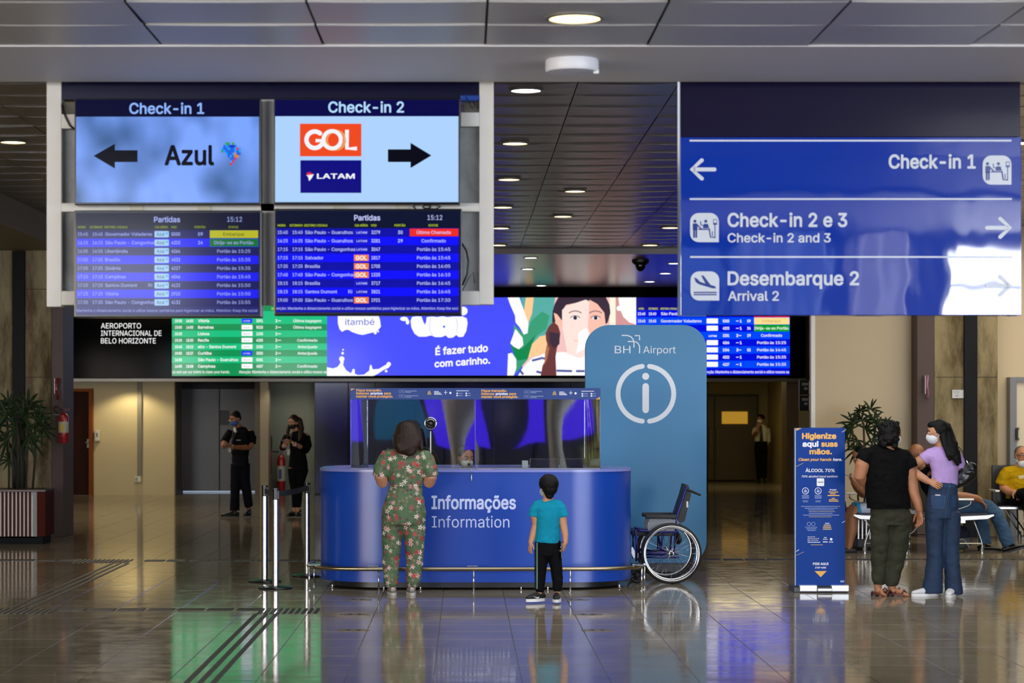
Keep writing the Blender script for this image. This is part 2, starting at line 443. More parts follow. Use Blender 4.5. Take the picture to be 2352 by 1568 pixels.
# door recess, column, green-grey wall
M_GREYW = mat('grey_green_wall', '888d7d', .6, vary=(.8,.4,'7c8072'))
struct('trim_3', MB().box(PX(393,44.3), PX(412,45.7), 44.31, 46.0, 0, 2.42).box(PX(600,46), PX(600,46)+.25, 44.6, 46.0, 0, 2.42).box(-5.95, -3.9, 44.31, 46.0, 2.3, 2.42), mat('door_recess', '6d665a', .6))
struct('trim_4', MB().box(PX(598,44), PX(617,44), 43.95, 44.5, 0, 2.5), mat('column_cream', 'a2957a', .55))
struct('wall_greygreen', MB().box(PX(600,45), PX(722,45), 45.0, 45.15, 0, 2.5), M_GREYW)
mb = MB(); M_GLOSSP = mat('polished_dark_panel', '0b090e', .09, bump=(.7,.03,(2,1,.4)), spec=.35)
pan = struct('wall_panelling', MB().box(PX(722,44.7), PX(1626,44.7), 44.72, 44.9, 0, 2.5), mat('panel_core', '0c0b0e', .5))
xs = [722, 800, 862, 955, 1048, 1135, 1230, 1310, 1400, 1500, 1626]
for a, b in zip(xs, xs[1:]): obj('panel', MB().box(PX(a,44.7)+.006, PX(b,44.7)-.006, 44.68, 44.73, .02, 2.45, .004), M_GLOSSP, pan)
# corridor behind the totem
M_COR = mat('corridor_wall', '9a8a58', .6, vary=(.8,.5,'8c7c4c'))
struct('wall_corridor_end', MB().box(4.5, 9.5, 53, 53.2, 0, 2.7), M_COR)
struct('wall_corridor_right', MB().box(7.25, 7.4, 45.6, 53, 0, 2.7), M_COR)
struct('wall_corridor_left', MB().box(4.75, 4.9, 44.9, 53, 0, 2.7), M_COR)
struct('trim_5', MB().box(PX(1800,46), PX(1836,46), 45.6, 46.3, 0, 2.5), mat('brown_pillar', '6d5433', .55, vary=(4,.8,'553f26',(1,1,.3))))
struct('trim_6', MB().box(PX(1836,44.6), PX(1905,44.6), 44.55, 44.7, 0, 2.5), M_COR)
# right-hand cream wall, its corner trim coloured white as if brightly lit, pillars
YR = 30.3
struct('wall_right_cream', MB().box(PX(1871,YR), 6.55, YR, YR+.3, 0, 4.25).box(PX(2292,YR)-.3, 14, YR, YR+.3, 0, 4.25), mat('wall_right_paint', 'd2c0a0', .6, vary=(.5,.4,'c8b696')))
struct('trim_7', MB().box(PX(1863,YR), PX(1872,YR), YR-.01, YR+.12, 0, 4.25), mat('corner_white', 'f4f4f0', .4))
def pillar(n, x0, x1, gx0, gx1, bx0, bx1, Y, ztop):
    struct('pillar_'+n, MB().box(PX(x0,Y), PX(x1,Y), Y, Y+.9, 0, ztop, .012), M_CONC)
    struct('trim_'+('8' if n == 'left' else '9'), MB().box(PX(bx0,Y), PX(bx1,Y), Y-.06, Y+.01, 0, ztop-.01, .004), mat('black_channel_'+n, '060607' if n == 'left' else '1d1e22', .45, vary=(3,.5,'0d0d10' if n == 'left' else '141518'), spec=.08))
    struct('trim_'+('10' if n == 'left' else '11'), MB().box(PX(gx0,Y), PX(gx1,Y), Y+.012, Y+.8, 0, ztop-.01, .006), mat('mauve_panel', '5c4e4c', .5, bump=(1,.1), spec=.15))
pillar('left', -90, 118, 118, 145, 30, 58, 29.9, 3.86)
pillar('right', 2146, 2292, 2107, 2148, 2213, 2243, 29.9, 4.3)
# plaster joints on the concrete pillars
for Y, xx in ((29.9, (60, 117)), (29.9, (2150, 2211)), (29.9, (2245, 2290))):
    for py in (664, 866): struct('trim_12', MB().box(PX(xx[0],Y), PX(xx[1],Y), Y-.002, Y+.004, PZ(py,Y)-.004, PZ(py,Y)+.004), mat('joint_shadow_gap', '2a2419', .8))

# ---------------------------------------------------------------- doors at the back
d = struct('door_1', MB().box(PX(120,44.2), PX(205,44.2), 44.22, 44.3, .01, PZ(896,44.2)), mat('dark_wood', '2a120b', .6, spec=.1, vary=(3,.6,'3a1a10',(4,4,.4))))
obj('door_frame', MB().box(PX(205,44.2), PX(213,44.2), 44.14, 44.3, 0, PZ(892,44.2)).box(PX(120,44.2), PX(205,44.2)-.001, 44.14, 44.3, PZ(899,44.2), PZ(892,44.2)), mat('orange_wood', '8a4c20', .6, spec=.1, vary=(4,.6,'6b3716',(3,3,.5))), d)
h = obj('door_handle', MB().box(PX(200,44.2), PX(205,44.2), 44.19, 44.22, PZ(1028,44.2), PZ(1008,44.2)).tube([(PX(203,44.1),44.17,PZ(1016,44.1)),(PX(195,44.1),44.15,PZ(1016,44.1))], .012), mat('handle_satin', '8a8a86', .5, .6, spec=.2), d)
M_GDOOR = mat('grey_door', '5a5b60', .4, vary=(1,.5,'505156'), bump=(.8,.1))
d2 = struct('door_2', MB().box(PX(410,46), PX(602,46), 45.99, 46.1, 0, 2.42), mat('door_gap', '17171a', .6))
Yd = 45.94
for a, b in ((414, 503), (505, 592)):
    lf = obj('door_leaf', MB().box(PX(a,Yd), PX(b,Yd), Yd, Yd+.05, .03, PZ(893,Yd), .005), M_GDOOR, d2)
    for py in (918, 1013, 1103):
        x = a if a == 414 else b
        obj('hinge', MB().box(PX(x-3,Yd), PX(x+3,Yd), Yd-.02, Yd, PZ(py+6,Yd), PZ(py-6,Yd), .004), M_STEEL, lf)
obj('floor_gap_light', MB().box(PX(420,Yd), PX(590,Yd), Yd+.02, Yd+.05, .008, .024), mat('lit_gap', '888888', .5, emit='cfe4ff', es=.6), d2)
obj('notice', MB().box(PX(505,Yd), PX(527,Yd), Yd-.012, Yd-.004, PZ(976,Yd), PZ(942,Yd)), mat('clear_sleeve', '5a5b5f', .5, spec=.1), d2)
# corridor double door with window and pull bars
d3 = struct('door_3', MB().box(PX(1600,52.95), PX(1742,52.95), 52.92, 53, 0, PZ(905,52.95)), mat('corridor_frame', '3a3324', .5))
Yd = 52.86
for a, b in ((1560, 1640), (1642, 1738)):
    lf = obj('door_leaf', MB().box(PX(a,Yd), PX(b,Yd), Yd, Yd+.06, .03, PZ(910,Yd), .006), mat('corridor_door', '5a5038', .45, vary=(1,.5,'4f4630')), d3)
    if a > 1600: obj('door_window', MB().box(PX(1658,Yd), PX(1717,Yd), Yd-.02, Yd+.01, PZ(973,Yd), PZ(945,Yd)), mat('lit_door_glass', 'a87a20', .2, emit='b88a2c', es=.75), lf)
    hx = 1648 if a > 1600 else 1631
    obj('pull_bar', MB().tube([(PX(hx,Yd),Yd-.02,PZ(982,Yd)),(PX(hx,Yd),Yd-.08,PZ(984,Yd)),(PX(hx,Yd),Yd-.08,PZ(1060,Yd)),(PX(hx,Yd),Yd-.02,PZ(1062,Yd))], .016), M_STEEL, lf)
light('corridor_lamp', 'AREA', (6.2, 48.5, 2.55), 34, (1,.83,.42), (0,0,0), 1.6, 3)
# right door at the edge of the frame
Yd = 30.2
d4 = struct('door_4', MB().box(PX(2331,Yd), PX(2440,Yd), Yd-.04, Yd+.05, .01, PZ(876,Yd)), mat('pale_door', 'd8ccb2', .4))
obj('door_frame', MB().box(PX(2316,Yd), PX(2331,Yd), Yd-.1, Yd+.1, 0, PZ(866,Yd)).box(PX(2331,Yd)+.001, PX(2440,Yd), Yd-.1, Yd+.1, PZ(876,Yd), PZ(866,Yd)), mat('grey_frame', '75777c', .4), d4)
obj('door_handle', MB().tube([(PX(2336,Yd),Yd-.06,PZ(984,Yd)),(PX(2330,Yd),Yd-.13,PZ(984,Yd)),(PX(2330,Yd),Yd-.13,PZ(1008,Yd)),(PX(2336,Yd),Yd-.06,PZ(1008,Yd))], .018), M_BLACK, d4)
# wall bits on the left back wall
Yw = 44.28
t = thing('sanitizer_dispenser', 'small white wall dispenser to the right of the dark wooden door', 'dispenser', (PX(225,Yw), Yw, PZ(1015,Yw)))
obj('case', MB().box(PX(219,Yw), PX(231,Yw), Yw-.1, Yw, PZ(1013,Yw), PZ(987,Yw), .015), mat('ivory_plastic', 'cfc8b4', .35), t)
obj('slot', MB().box(PX(223,Yw), PX(226,Yw), Yw-.105, Yw-.098, PZ(1003,Yw), PZ(994,Yw)), M_BLACK, t)
t = thing('cable_trunking', 'grey vertical cable trunking ending in a socket box on the cream wall', 'trunking', (PX(321,Yw), Yw, PZ(1095,Yw)))
obj('duct', MB().box(PX(316,Yw), PX(326,Yw), Yw-.05, Yw, PZ(1094,Yw), PZ(872,Yw)), mat('grey_duct', '7b7566', .5), t)
bx = obj('socket_box', MB().box(PX(309,Yw), PX(325,Yw), Yw-.07, Yw, PZ(1107,Yw), PZ(1093,Yw), .01), mat('ivory_plastic', 'cfc8b4', .35), t)
obj('socket', MB().box(PX(312,Yw), PX(317,Yw), Yw-.075, Yw-.069, PZ(1104,Yw), PZ(1096,Yw)), mat('socket_face', '8f8a7c', .4), bx)

# the hall behind the camera: glazed front, banners (seen only in reflections, and lighting the hall)
mb = MB().box(-14.2, -13.6, -10.2, -10, 0, 4.9).box(-8.2, 7.9, -10.2, -10, 0, 3.05).box(13.6, 14.2, -10.2, -10, 0, 4.9).box(-14.2, 14.2, -10.2, -10, 4.45, 4.9)
struct('wall_front', mb, mat('front_wall', '4a4c50', .5))
M_GLZ = mat('daylight_glass', '000000', .3, emit='e4eaf2', es=23); M_GLZ2 = mat('shaded_glass', '000000', .3, emit='8fb0d8', es=1.4)
k = 0
for a, b, z0, m_ in ((-13.6,-10.2,.25,M_GLZ),(-10.2,-8.2,.25,M_GLZ),(-8.2,-4.6,3.1,M_GLZ),(2.2,4.4,3.1,M_GLZ2),(4.4,5.8,3.1,M_GLZ2),(7.9,10.7,.25,M_GLZ),(10.7,13.6,.25,M_GLZ)):
    k += 1; wdw = struct('window_%d' % k, MB().box(a, b, -10.15, -10.12, z0, 4.45), m_)
    obj('window_frame', MB().box(a, a+.08, -10.12, -10.0, z0, 4.45).box(b-.08, b, -10.12, -10.0, z0, 4.45).box(a, b, -10.12, -10, 3.7, 3.75).box(a, b, -10.12, -10, z0-.1, z0+.02), mat('alu_frame', '8c9096', .4, .6), wdw)
for x0, x1, c in ((6.3, 7.3, 'e4e4e8'), (4.6, 5.9, '9fb6e8')):
    mb = MB(); n = 14
    pts = [(x0+(x1-x0)*i/n, -9.2+.12*sin(i*1.1)) for i in range(n+1)]; pts += [(x,y-.02) for x,y in pts[::-1]]
    mb.prism(pts, 3.0, 4.6)
    m_ = mat('sail_'+c, c, .7, emit=c, es=.7)
    struct('window_blind', mb, m_)
M_PUR = mat('purple_lightbox', '2a10a0', .3, emit='4a2cff', es=3.0)
for i, (x, z0, z1) in enumerate(((-6.4,1.1,3.3),(-5.5,.8,3.3),(-2.6,.9,2.7),(-.55,.9,2.6),(.35,.9,2.6),(1.6,.9,2.5),(2.5,1.0,2.5))):
    t = MB().box(x-.28, x+.28, -8.6, -8.5, z0, z1, .01)
    wdw = struct('lightbox_%d' % (i+1), t, M_PUR); obj('stand', MB().box(x-.04, x+.04, -8.65, -8.6, 0, z1), M_DARK, wdw)

struct('window_8', MB().box(2.9, 3.8, -10.0, -9.96, .7, 2.7), mat('garden_glass', '000000', .3, emit='a8ac70', es=.9))  # added unseen glowing panel, stands for greenery reflected in the shield
struct('poster_panel', MB().box(-1.9, -1.0, -8.7, -8.64, 1.0, 1.9), mat('cyan_poster', '2a8cc0', .5, emit='2a8cc0', es=.35))
for i, x in enumerate((-3.6, -.05, 2.1)): struct('column_%d' % (i+1), MB().lathe([(.001,0),(.22,0),(.22,3.9),(.001,3.9)], (x,-5.5,0), 20), mat('column_pale', 'b8b4a8', .5), auto=True)  # unseen pale columns added to give the shield greyer reflections
# ================================================================ downlights, detector, camera dome
def downlight(px, py, dz, rad, m_, label, group, frame=True):
    Y = F*dz/(VY-py); X = PX(px, Y); Z = CH+dz
    t = thing('downlight', label, 'ceiling light', (X, Y, Z), group)
    obj('trim_ring', MB().lathe([(rad*.98,.004),(rad*.98,-.012),(rad*1.16,-.008),(rad*1.16,.004)], (X,Y,Z), 28), mat('lamp_ring', '6d6c66', .4), t)
    obj('diffuser', MB().lathe([(.001,-.006),(rad,-.006),(rad,.002),(.001,.002)], (X,Y,Z), 28), m_, t)
    return X, Y, Z
G = 'round downlights in the metal ceiling'
d = downlight(1320, 40, 1.98, .132, M_LAMP, 'large warm round downlight in the near ceiling above the white detector', G)
light('lamp', 'SPOT', (d[0], d[1], d[2]-.03), 14, (1,.85,.55), (0,0,0), .1, spot=120)
for px, py, m_, lb in ((1208,206,M_LAMPW,'white round downlight nearest behind the beam'), (1183,328,M_LAMP,'warm downlight directly below the white one in the left row'),
    (1169,411,M_LAMP,'warm downlight third down in the left row beside the screen frame'), (1321,438,M_LAMP,'warm downlight alone in the middle of the panel ceiling, nearer of two'),
    (1155,475,M_LAMP,'warm downlight fourth down beside the screen frame'), (1293,496,M_LAMP,'warm downlight in the middle of the panel ceiling, farther of two'),
    (1150,523,M_LAMP,'warm downlight fifth down beside the screen frame'), (1540,522,M_LAMP,'warm downlight just left of the blue direction sign, nearer'),
    (1145,562,M_LAMP,'warm downlight last in the left row before the soffit'), (1493,562,M_LAMP,'warm downlight just in front of the dome camera'),
    (30,325,M_LAMP,'warm downlight at the left edge over the concrete pillar'), (2349,327,M_LAMP,'warm downlight at the right edge past the blue direction sign')):
    d = downlight(px, py, H2-CH, .117, m_, lb, G)
    if py in (206, 438, 325, 522): light('lamp', 'SPOT', (d[0], d[1], d[2]-.05), 9, (1,.88,.62) if py > 210 else (1,1,1), (0,0,0), .1, spot=110)
for px, py, lb in ((1219,591,'soffit downlight first behind the panel edge on the left'), (1212,617,'soffit downlight second on the left'), (1243,655,'soffit downlight on the left just above the video wall'),
    (1549,604,'soffit downlight right of the dome camera'), (1528,627,'soffit downlight second on the right'), (1492,646,'soffit downlight on the right just above the video wall')):
    downlight(px, py, 2.4, .105, M_LAMPW, lb, 'round downlights in the smooth soffit')
# lamps hidden in the wall recesses that pool light on the back wall
for px in (300, 865, 1080, 1295): light('wall_lamp', 'SPOT', (PX(px,44.0), 43.72 if px < 400 else 44.58, 2.2 if px < 400 else 2.36), 42 if px < 400 else 2.5, (1,.86,.55), (radians(12) if px < 400 else 0,0,0), .05, spot=130)
for px in (500, 665): light('wall_lamp', 'SPOT', (PX(px,44.0), 43.7, 2.25), 16, (1,.92,.78), (radians(14),0,0), .05, spot=140)  # added fill spots over the grey door and wall, no lamps there
light('hall_lamps', 'AREA', (-6.6, 36, 3.8), 210, (1,.86,.6), (0,0,0), 4, 8)  # added area fill, like the next two; no fixtures there
light('hall_lamps', 'AREA', (-5.6, 24, 3.75), 60, (1,.86,.6), (0,0,0), 2, 6)
light('hall_lamps', 'AREA', (8.0, 26.0, 4.1), 250, (1,.9,.7), (0,0,0), 4, 6)

Y = 5100*1.98/(VY-138)
t = thing('smoke_detector', 'white round detector hanging under the grey ceiling beam', 'detector', (PX(1314,Y), Y, H1))
obj('body', MB().lathe([(.001,0),(.148,0),(.152,-.01),(.152,-.058),(.145,-.068),(.12,-.07),(.001,-.07)], (PX(1314,Y),Y,H1), 36), mat('detector_white', 'd8dadd', .4), t, auto=True)
obj('clip', MB().box(PX(1314,Y)+.12, PX(1314,Y)+.15, Y-.04, Y, H1-.082, H1-.06, .003), mat('detector_white', 'd8dadd', .4), t)
Y = 36.0; X = PX(1471,Y); Z = 4.13
t = thing('dome_camera', 'black dome security camera hanging from the soffit', 'camera', (X,Y,Z))
obj('housing', MB().lathe([(.001,.01),(.14,.01),(.14,-.03),(.1,-.07),(.001,-.07)], (X,Y,Z), 24), mat('dome_housing', '141214', .4), t, auto=True)
obj('dome', MB().ell((X,Y,Z-.08), (.085,.085,.1)), mat('dome_glass', '050505', .06), t, smooth=True)

# ================================================================ screen frame with four displays
YF = 13.66
t = thing('screen_rack', 'white painted rack with grey recesses behind four airport displays', 'rack', (PX(620,YF), YF, PZ(703,YF)))
M_FR = mat('frame_white', 'c8c6bd', .5, vary=(5,.35,'bab7ac'))
def fb(x0, x1, y0, y1, n='frame_bar', m_=None, dy=0, dp=.1):
    return obj(n, MB().box(PX(x0,YF), PX(x1,YF), YF+dy, YF+dy+dp, PZ(y1,YF), PZ(y0,YF), .004), m_ or M_FR, t)
fb(107, 141, 150, 704); fb(1101, 1134, 150, 699); fb(141, 1101, 668, 700); fb(141, 1101, 466, 486); fb(598, 631, 228, 668); fb(141, 172, 262, 295); fb(1058, 1101, 258, 290)
M_IN = mat('recess_board', '9b9d9c', .6, vary=(6,.9,'74736c',(1,1,.5)))
fb(141, 175, 295, 668, 'recess_panel', M_IN, .06, .04); fb(1055, 1101, 290, 668, 'recess_panel', M_IN, .06, .04); fb(596, 633, 228, 668, 'recess_panel', mat('recess_grey','83857f',.6), .05, .04)
fb(141, 1101, 150, 229, 'header_panel', mat('navy_header', '0a0a28', .2, bump=(1,.1)), 0, .1)
fb(1058, 1101, 219, 232, 'header_clip', mat('blue_header', '0c3a8c', .3), -.01, .01)
for a in (141, 1066): fb(a, a+34, 232, 260, 'junction_box', mat('box_olive', '5e5a4c', .6), .03, .06)
for a in (150, 620, 1090): obj('hanger', MB().box(PX(a,YF)-.03, PX(a,YF)+.03, 13.4, YF+.03, 3.75, 3.82), M_STEEL, t)
M_CAB = mat('cable_black', '0d0d0f', .4)
def cable(pts, r=.004): return obj('cable', MB().tube([P(x,y,YF-.008) for x,y in pts], r, 6), M_CAB, t, smooth=True)
cable([(142,240),(150,268),(160,288),(174,299)], .006); cable([(1058,555),(1071,575),(1076,600),(1073,630),(1062,655)], .006)
cable([(940,466),(955,480),(975,484),(990,474)]); cable([(962,466),(975,478),(1000,480),(1020,470)]); cable([(1070,222),(1085,250),(1100,228)]); cable([(1085,232),(1098,250)])
cable([(1062,668),(1075,640),(1087,625),(1090,650)], .003)
for a in (300, 455, 765, 910): fb(a, a+30, 468, 484, 'bracket', mat('bracket_beige', 'b8b39c', .5), -.012, .012)
W_ = scr('white', 'e8eeff'); 
def monitor(x0, y0, x1, y1, label, tilt=0):
    Y = 13.52
    m = thing('display_screen', label, 'screen', (PX((x0+x1)/2,Y), Y, PZ(y1,Y)), 'four airport displays in the white rack')
    obj('housing', MB().box(PX(x0-2,Y), PX(x1+3,Y), Y, Y+.12, PZ(y1+5,Y), PZ(y0-3,Y), .006), mat('bezel', '07070a', .22), m)
    return m, Flat(m, Y-.004)
# --- Check-in 1
m, s = monitor(173, 229, 596, 466, 'upper left display, Check-in 1 with a left arrow on cloudy blue')
def cloud_mat():
    m = bpy.data.materials.new('cloudy_blue_picture'); m.use_nodes = True; nt = m.node_tree; b = nt.nodes['Principled BSDF']; N = nt.nodes.new; L = nt.links.new
    tc = N('ShaderNodeTexCoord'); n = N('ShaderNodeTexNoise'); n.inputs['Scale'].default_value = 3.2; n.inputs['Detail'].default_value = 1.5
    mp = N('ShaderNodeMapping'); mp.inputs['Location'].default_value = (1.3,0,4.2); mp.inputs['Scale'].default_value = (1,1,.8)
    L(tc.outputs['Object'], mp.inputs[0]); L(mp.outputs[0], n.inputs['Vector'])
    r = N('ShaderNodeValToRGB'); e = r.color_ramp.elements; e[0].position = .33; e[0].color = (*lin('2f5a94'),1); e[1].position = .6; e[1].color = (*lin('7aa4ff'),1)
    L(n.outputs[0], r.inputs[0]); L(r.outputs[0], b.inputs['Emission Color']); b.inputs['Emission Strength'].default_value = 1; b.inputs['Base Color'].default_value = (0,0,0,1); b.inputs['Roughness'].default_value = .15
    return m
s.rect('title_bar', scr('navy', '03052e'), 173, 229, 596, 268); s.rect('picture', cloud_mat(), 175, 268, 595, 465)
s.text('lettering', scr('paleblue', '8fb4ff'), 'Check-in 1', 297, 261, 24, 469, 2, .022)
s.poly('arrow', scr('ink', '060614'), [(215,358),(264,330),(264,345),(316,345),(316,372),(264,372),(264,387)], 2)
s.text('airline_name', scr('ink', '060614'), 'Azul', 378, 378, 43, 492, 2, .03)
cs = ['1e7be0','1560e8','12a060','1c9ad8','d0202c','e07820','1640c0','20b0e0','30a048']
s.uid += 1; s.hold = True
rows = ['..gg.g...','.bcbddb..','cbbcbbcrc','gcbbbbcbc','..cbbcobb','...bcboo.','....bbr..','....cr...','....r....']
cm = {'g':'2fa04a','b':'1c66e6','c':'2b9bff','d':'1230c8','r':'d8283a','o':'e0842a'}
for j, r in enumerate(rows):
    for i, ch in enumerate(r):
        if ch != '.': s.rect('emblem', scr('em_'+ch, cm[ch]), 508+i*5, 327+j*5.8, 513+i*5, 332.8+j*5.8, 2)
s.hold = False
s.done()
# --- Check-in 2
m, s = monitor(631, 228, 1054, 465, 'upper right display, Check-in 2 with two airline logos and a right arrow')
s.rect('title_bar', scr('navy2', '050548'), 631, 229, 1053, 267); s.rect('picture', scr('icewhite', 'aed4ff'), 632, 267, 1053, 464)
s.text('lettering', scr('paleblue2', 'b4dcff'), 'Check-in 2', 754, 258, 24, 928, 2, .022)
s.poly('arrow', scr('ink', '060614'), [(991,357),(943,328),(943,343),(891,343),(891,372),(943,372),(943,386)], 2)
s.rect('airline_logo', scr('orange', 'f04a1e'), 689, 284, 830, 359, 2); s.rect('airline_logo', scr('indigo', '0c0a80'), 690, 368, 830, 443, 2)
wl = scr('logo_white', 'f4f6ff')
s.arc('logo_letter', wl, 723, 321, 19, -50, -330, 10, 3); s.stroke('logo_letter', wl, [(725,323),(739,323),(739,334)], 8, 3, round_=False)
s.arc('logo_letter', scr('amber', 'f09a58'), 771, 322, 21, 0, 360, 7, 3, 28, False); s.arc('logo_letter', wl, 763, 321, 20, 0, 360, 9, 4, 28, False)
s.stroke('logo_letter', wl, [(797,298),(797,341),(820,341)], 9, 3, round_=False)
s.text('logo_letter', wl, 'LATAM', 728, 410, 11, 815, 3, .03)
s.poly('logo_mark', scr('logo_red', 'd8244a'), [(704,397),(712,395),(721,401),(706,405)], 3); s.poly('logo_mark', wl, [(704,402),(721,400),(716,409),(710,416),(708,407)], 3)
s.done()
# --- departure boards
def board(x0, y0, x1, y1, label, rows, title, tm, cols, dim, tick, logo):
    m, s = monitor(x0, y0, x1, y1, label)
    dk, bl = scr('row_dark'+dim, '0a0aa8' if dim == '2' else '14145e'), scr('row_blue'+dim, '0a0aff' if dim == '2' else '1616f0')
    tx = scr('txt'+dim, 'c4ccff' if dim == '2' else 'a0acf0'); ye = scr('yel'+dim, 'c8e020' if dim == '2' else '9ab020')
    s.rect('title_bar', scr('hd'+dim, '07102e' if dim == '2' else '080a2a'), x0+2, y0+2, x1-2, y0+42)
    s.text('lettering', tx, title, (x0+x1)/2-31, y0+24, 12, (x0+x1)/2+29, 3, .02); s.text('lettering', tx, tm, x1-76, y0+23, 11, x1-42, 3, .0)
    for t_, a, b in (('HORA',7,25),('ESTIMADO',35,64),('DESTINO / ESCALA',68,121),('CIA AÉREA',184,214),('VOO',221,234),('PORTÃO',275,300),('STATUS',353,375)):
        s.text('lettering', ye, t_, x0+a, y0+38, 5, x0+b, 3, .01)
    h = (y1-y0-42-20)/9
    for i, (h1, h2, ds, lg, fl, gt, st, sc) in enumerate(rows):
        ya = y0+42+i*h; s.rect('table_row', dk if i % 2 == 0 else bl, x0+4, ya, x1-4, ya+h)
        yb = ya+h*.68
        s.text('lettering', tx, h1, x0+7, yb, 7.5, x0+30, 3, .008); s.text('lettering', tx, h2, x0+41, yb, 7.5, x0+64, 3, .008)
        s.text('lettering', tx, ds, x0+70, yb, 7.5, None, 3, .008, sx=1)
        if lg == 'G':
            s.rect('airline_tag', scr('tag_orange', 'f08030'), x0+182, ya+2.5, x0+216, ya+h-2.5, 2); s.text('lettering', wl, 'GOL', x0+186, yb+1, 9, x0+212, 3, .03)
        elif lg == 'L': s.rect('airline_tag', scr('tag_indigo', '1a18c8'), x0+182, ya+3, x0+216, ya+h-3, 2); s.text('lettering', tx, 'LATAM', x0+188, yb-1, 4.5, x0+212, 3, .02)
        else: s.rect('airline_tag', scr('tag_pale', '9cc8f0'), x0+183, ya+2.5, x0+216, ya+h-2.5, 2, 2); s.text('lettering', scr('ink', '060614'), 'Azul', x0+188, yb, 7.5, x0+206, 3, .01); s.poly('airline_tag', scr('em_c', cm['c']), [(x0+208,ya+6),(x0+214,ya+6),(x0+212,ya+12)], 3)
        s.text('lettering', tx, fl, x0+222, yb, 7.5, x0+242, 3, .02)
        if gt: s.text('lettering', tx, gt, x0+283, yb, 7.5, x0+294, 3, .02)
        if sc: s.rect('status_tag', scr('st'+sc, sc), x0+310, ya+1, x1-5, ya+h-1, 2)
        s.text('lettering', scr('stx', '3c4410') if sc == 'b8b820' else tx, st, x0+365, yb, 7.5, None, 3, .008, align='c', sx=1)
        if lg2 := (ds == 'Santos Dumont'): s.text('lettering', tx, 'Ri', x0+169, yb, 7.5, x0+178, 3)
    s.rect('ticker_bar', scr('tick'+dim, '1010b0' if dim == '2' else '20206c'), x0+4, y1-20, x1-4, y1-2)
    s.text('lettering', tx, tick, x0+4, y1-8, 6.2, x1-6, 3, .0)
    s.done()
R1 = [('15:45','15:45','Governador Valadares','A','5000','09','Embarque','b8b820'),('16:15','16:15','São Paulo - Congonhas','A','4203','24','Dirija-se ao Portão','0c7030'),('16:55','16:55','Uberlândia','A','4264','','Portão às 15:25',''),
('17:05','17:05','Brasília','A','4532','','Portão às 15:35',''),('17:05','17:05','Goiânia','A','4227','','Portão às 15:35',''),('17:15','17:15','Campinas','A','4046','','Portão às 15:45',''),('17:20','17:20','Santos Dumont','A','4122','','Portão às 15:50',''),
('17:25','17:25','Vitória','A','2910','','Portão às 15:50',''),('17:35','17:35','São Paulo - Congonhas','A','4132','','Portão às 15:55','')]
R2 = [('15:40','15:40','São Paulo - Guarulhos','L','3279','30','Última Chamada','f02a20'),('16:25','16:25','São Paulo - Guarulhos','L','3281','29','Confirmado',''),('17:15','17:15','São Paulo - Congonhas','L','3047','','Portão às 15:45',''),
('17:15','17:15','Salvador','G','1817','','Portão às 15:45',''),('17:35','17:35','Brasília','G','1705','','Portão às 16:05',''),('17:40','17:40','São Paulo - Congonhas','G','1325','','Portão às 16:10',''),('18:15','18:15','Brasília','L','3717','','Portão às 16:45',''),
('18:15','18:15','Santos Dumont','L','3821','','Portão às 16:45',''),('19:00','19:00','São Paulo - Guarulhos','G','1921','','Portão às 17:30','')]
board(172, 486, 598, 724, 'lower left departures display with pale Azul airline tags', R1, 'Partidas', '15:12', None, '1', 'Mantenha o distanciamento social e utilize nossos sanitários para higienizar as mãos. Attention: Keep the social', None)
board(631, 482, 1058, 719, 'lower right departures display with orange and blue airline tags', R2, 'Partidas', '15:12', None, '2', 'enção: Mantenha o distanciamento social e utilize nossos sanitários para higienizar as mãos. Attention: Keep the soci', None)

# ================================================================ blue direction sign
YS = 13.56
t = thing('direction_sign', 'large glossy blue hanging sign with white arrows, Check-in and Desembarque', 'sign', (PX(1953,YS), YS, PZ(724,YS)))
M_SIGN = mat('sign_blue', '06309a', .03, bump=(1.3,.25,(1,1,.5)), spec=.9)
obj('panel', MB().box(PX(1563,YS), PX(2346,YS), YS, YS+.14, PZ(724,YS), PZ(315,YS), .004), M_SIGN, t)
obj('header_panel', MB().box(PX(1563,YS), PX(2345,YS), YS+.01, YS+.13, PZ(314,YS), 3.9, .004), mat('sign_header', '15122c', .12, bump=(.5,.06)), t)
obj('edge_strip', MB().box(PX(1561,YS), PX(1563,YS), YS-.002, YS+.13, PZ(724,YS), 3.9), mat('sign_edge', '5d6a8a', .3), t)
for a in (1600, 1950, 2300): obj('hanger', MB().box(PX(a,YS)-.03, PX(a,YS)+.03, 13.4, YS+.03, 3.76, 3.84), M_STEEL, t)
s = Flat(t, YS-.002, .0015); pw = vin('sign_white', 'c4ccd4', .35); pb = vin('sign_ink', '0f2f80', .3)
for y, a, b in ((323,1584,2323),(457,1584,2324),(590,1585,2325)): s.rect('rule_line', pw, a, y-2, b, y+2)
s.stroke('arrow', pw, [(1590,389),(1641,389)], 9); s.stroke('arrow', pw, [(1612,368),(1589,389),(1612,410)], 9)
for yy in (523, 656):
    s.stroke('arrow', pw, [(2267,yy),(2318,yy)], 9); s.stroke('arrow', pw, [(2297,yy-21),(2320,yy),(2297,yy+21)], 9)
s.text('lettering', pw, 'Check-in 1', 2041, 386, 30, 2241, 1, .03)
s.text('lettering', pw, 'Check-in 2 e 3', 1671, 520, 30, 1946, 1, .028); s.text('lettering', pw, 'Check-in 2 and 3', 1671, 556, 20, 1908, 1, .022)
s.text('lettering', pw, 'Desembarque 2', 1671, 654, 30, 1973, 1, .028); s.text('lettering', pw, 'Arrival 2', 1672, 690, 21, 1789, 1, .022)
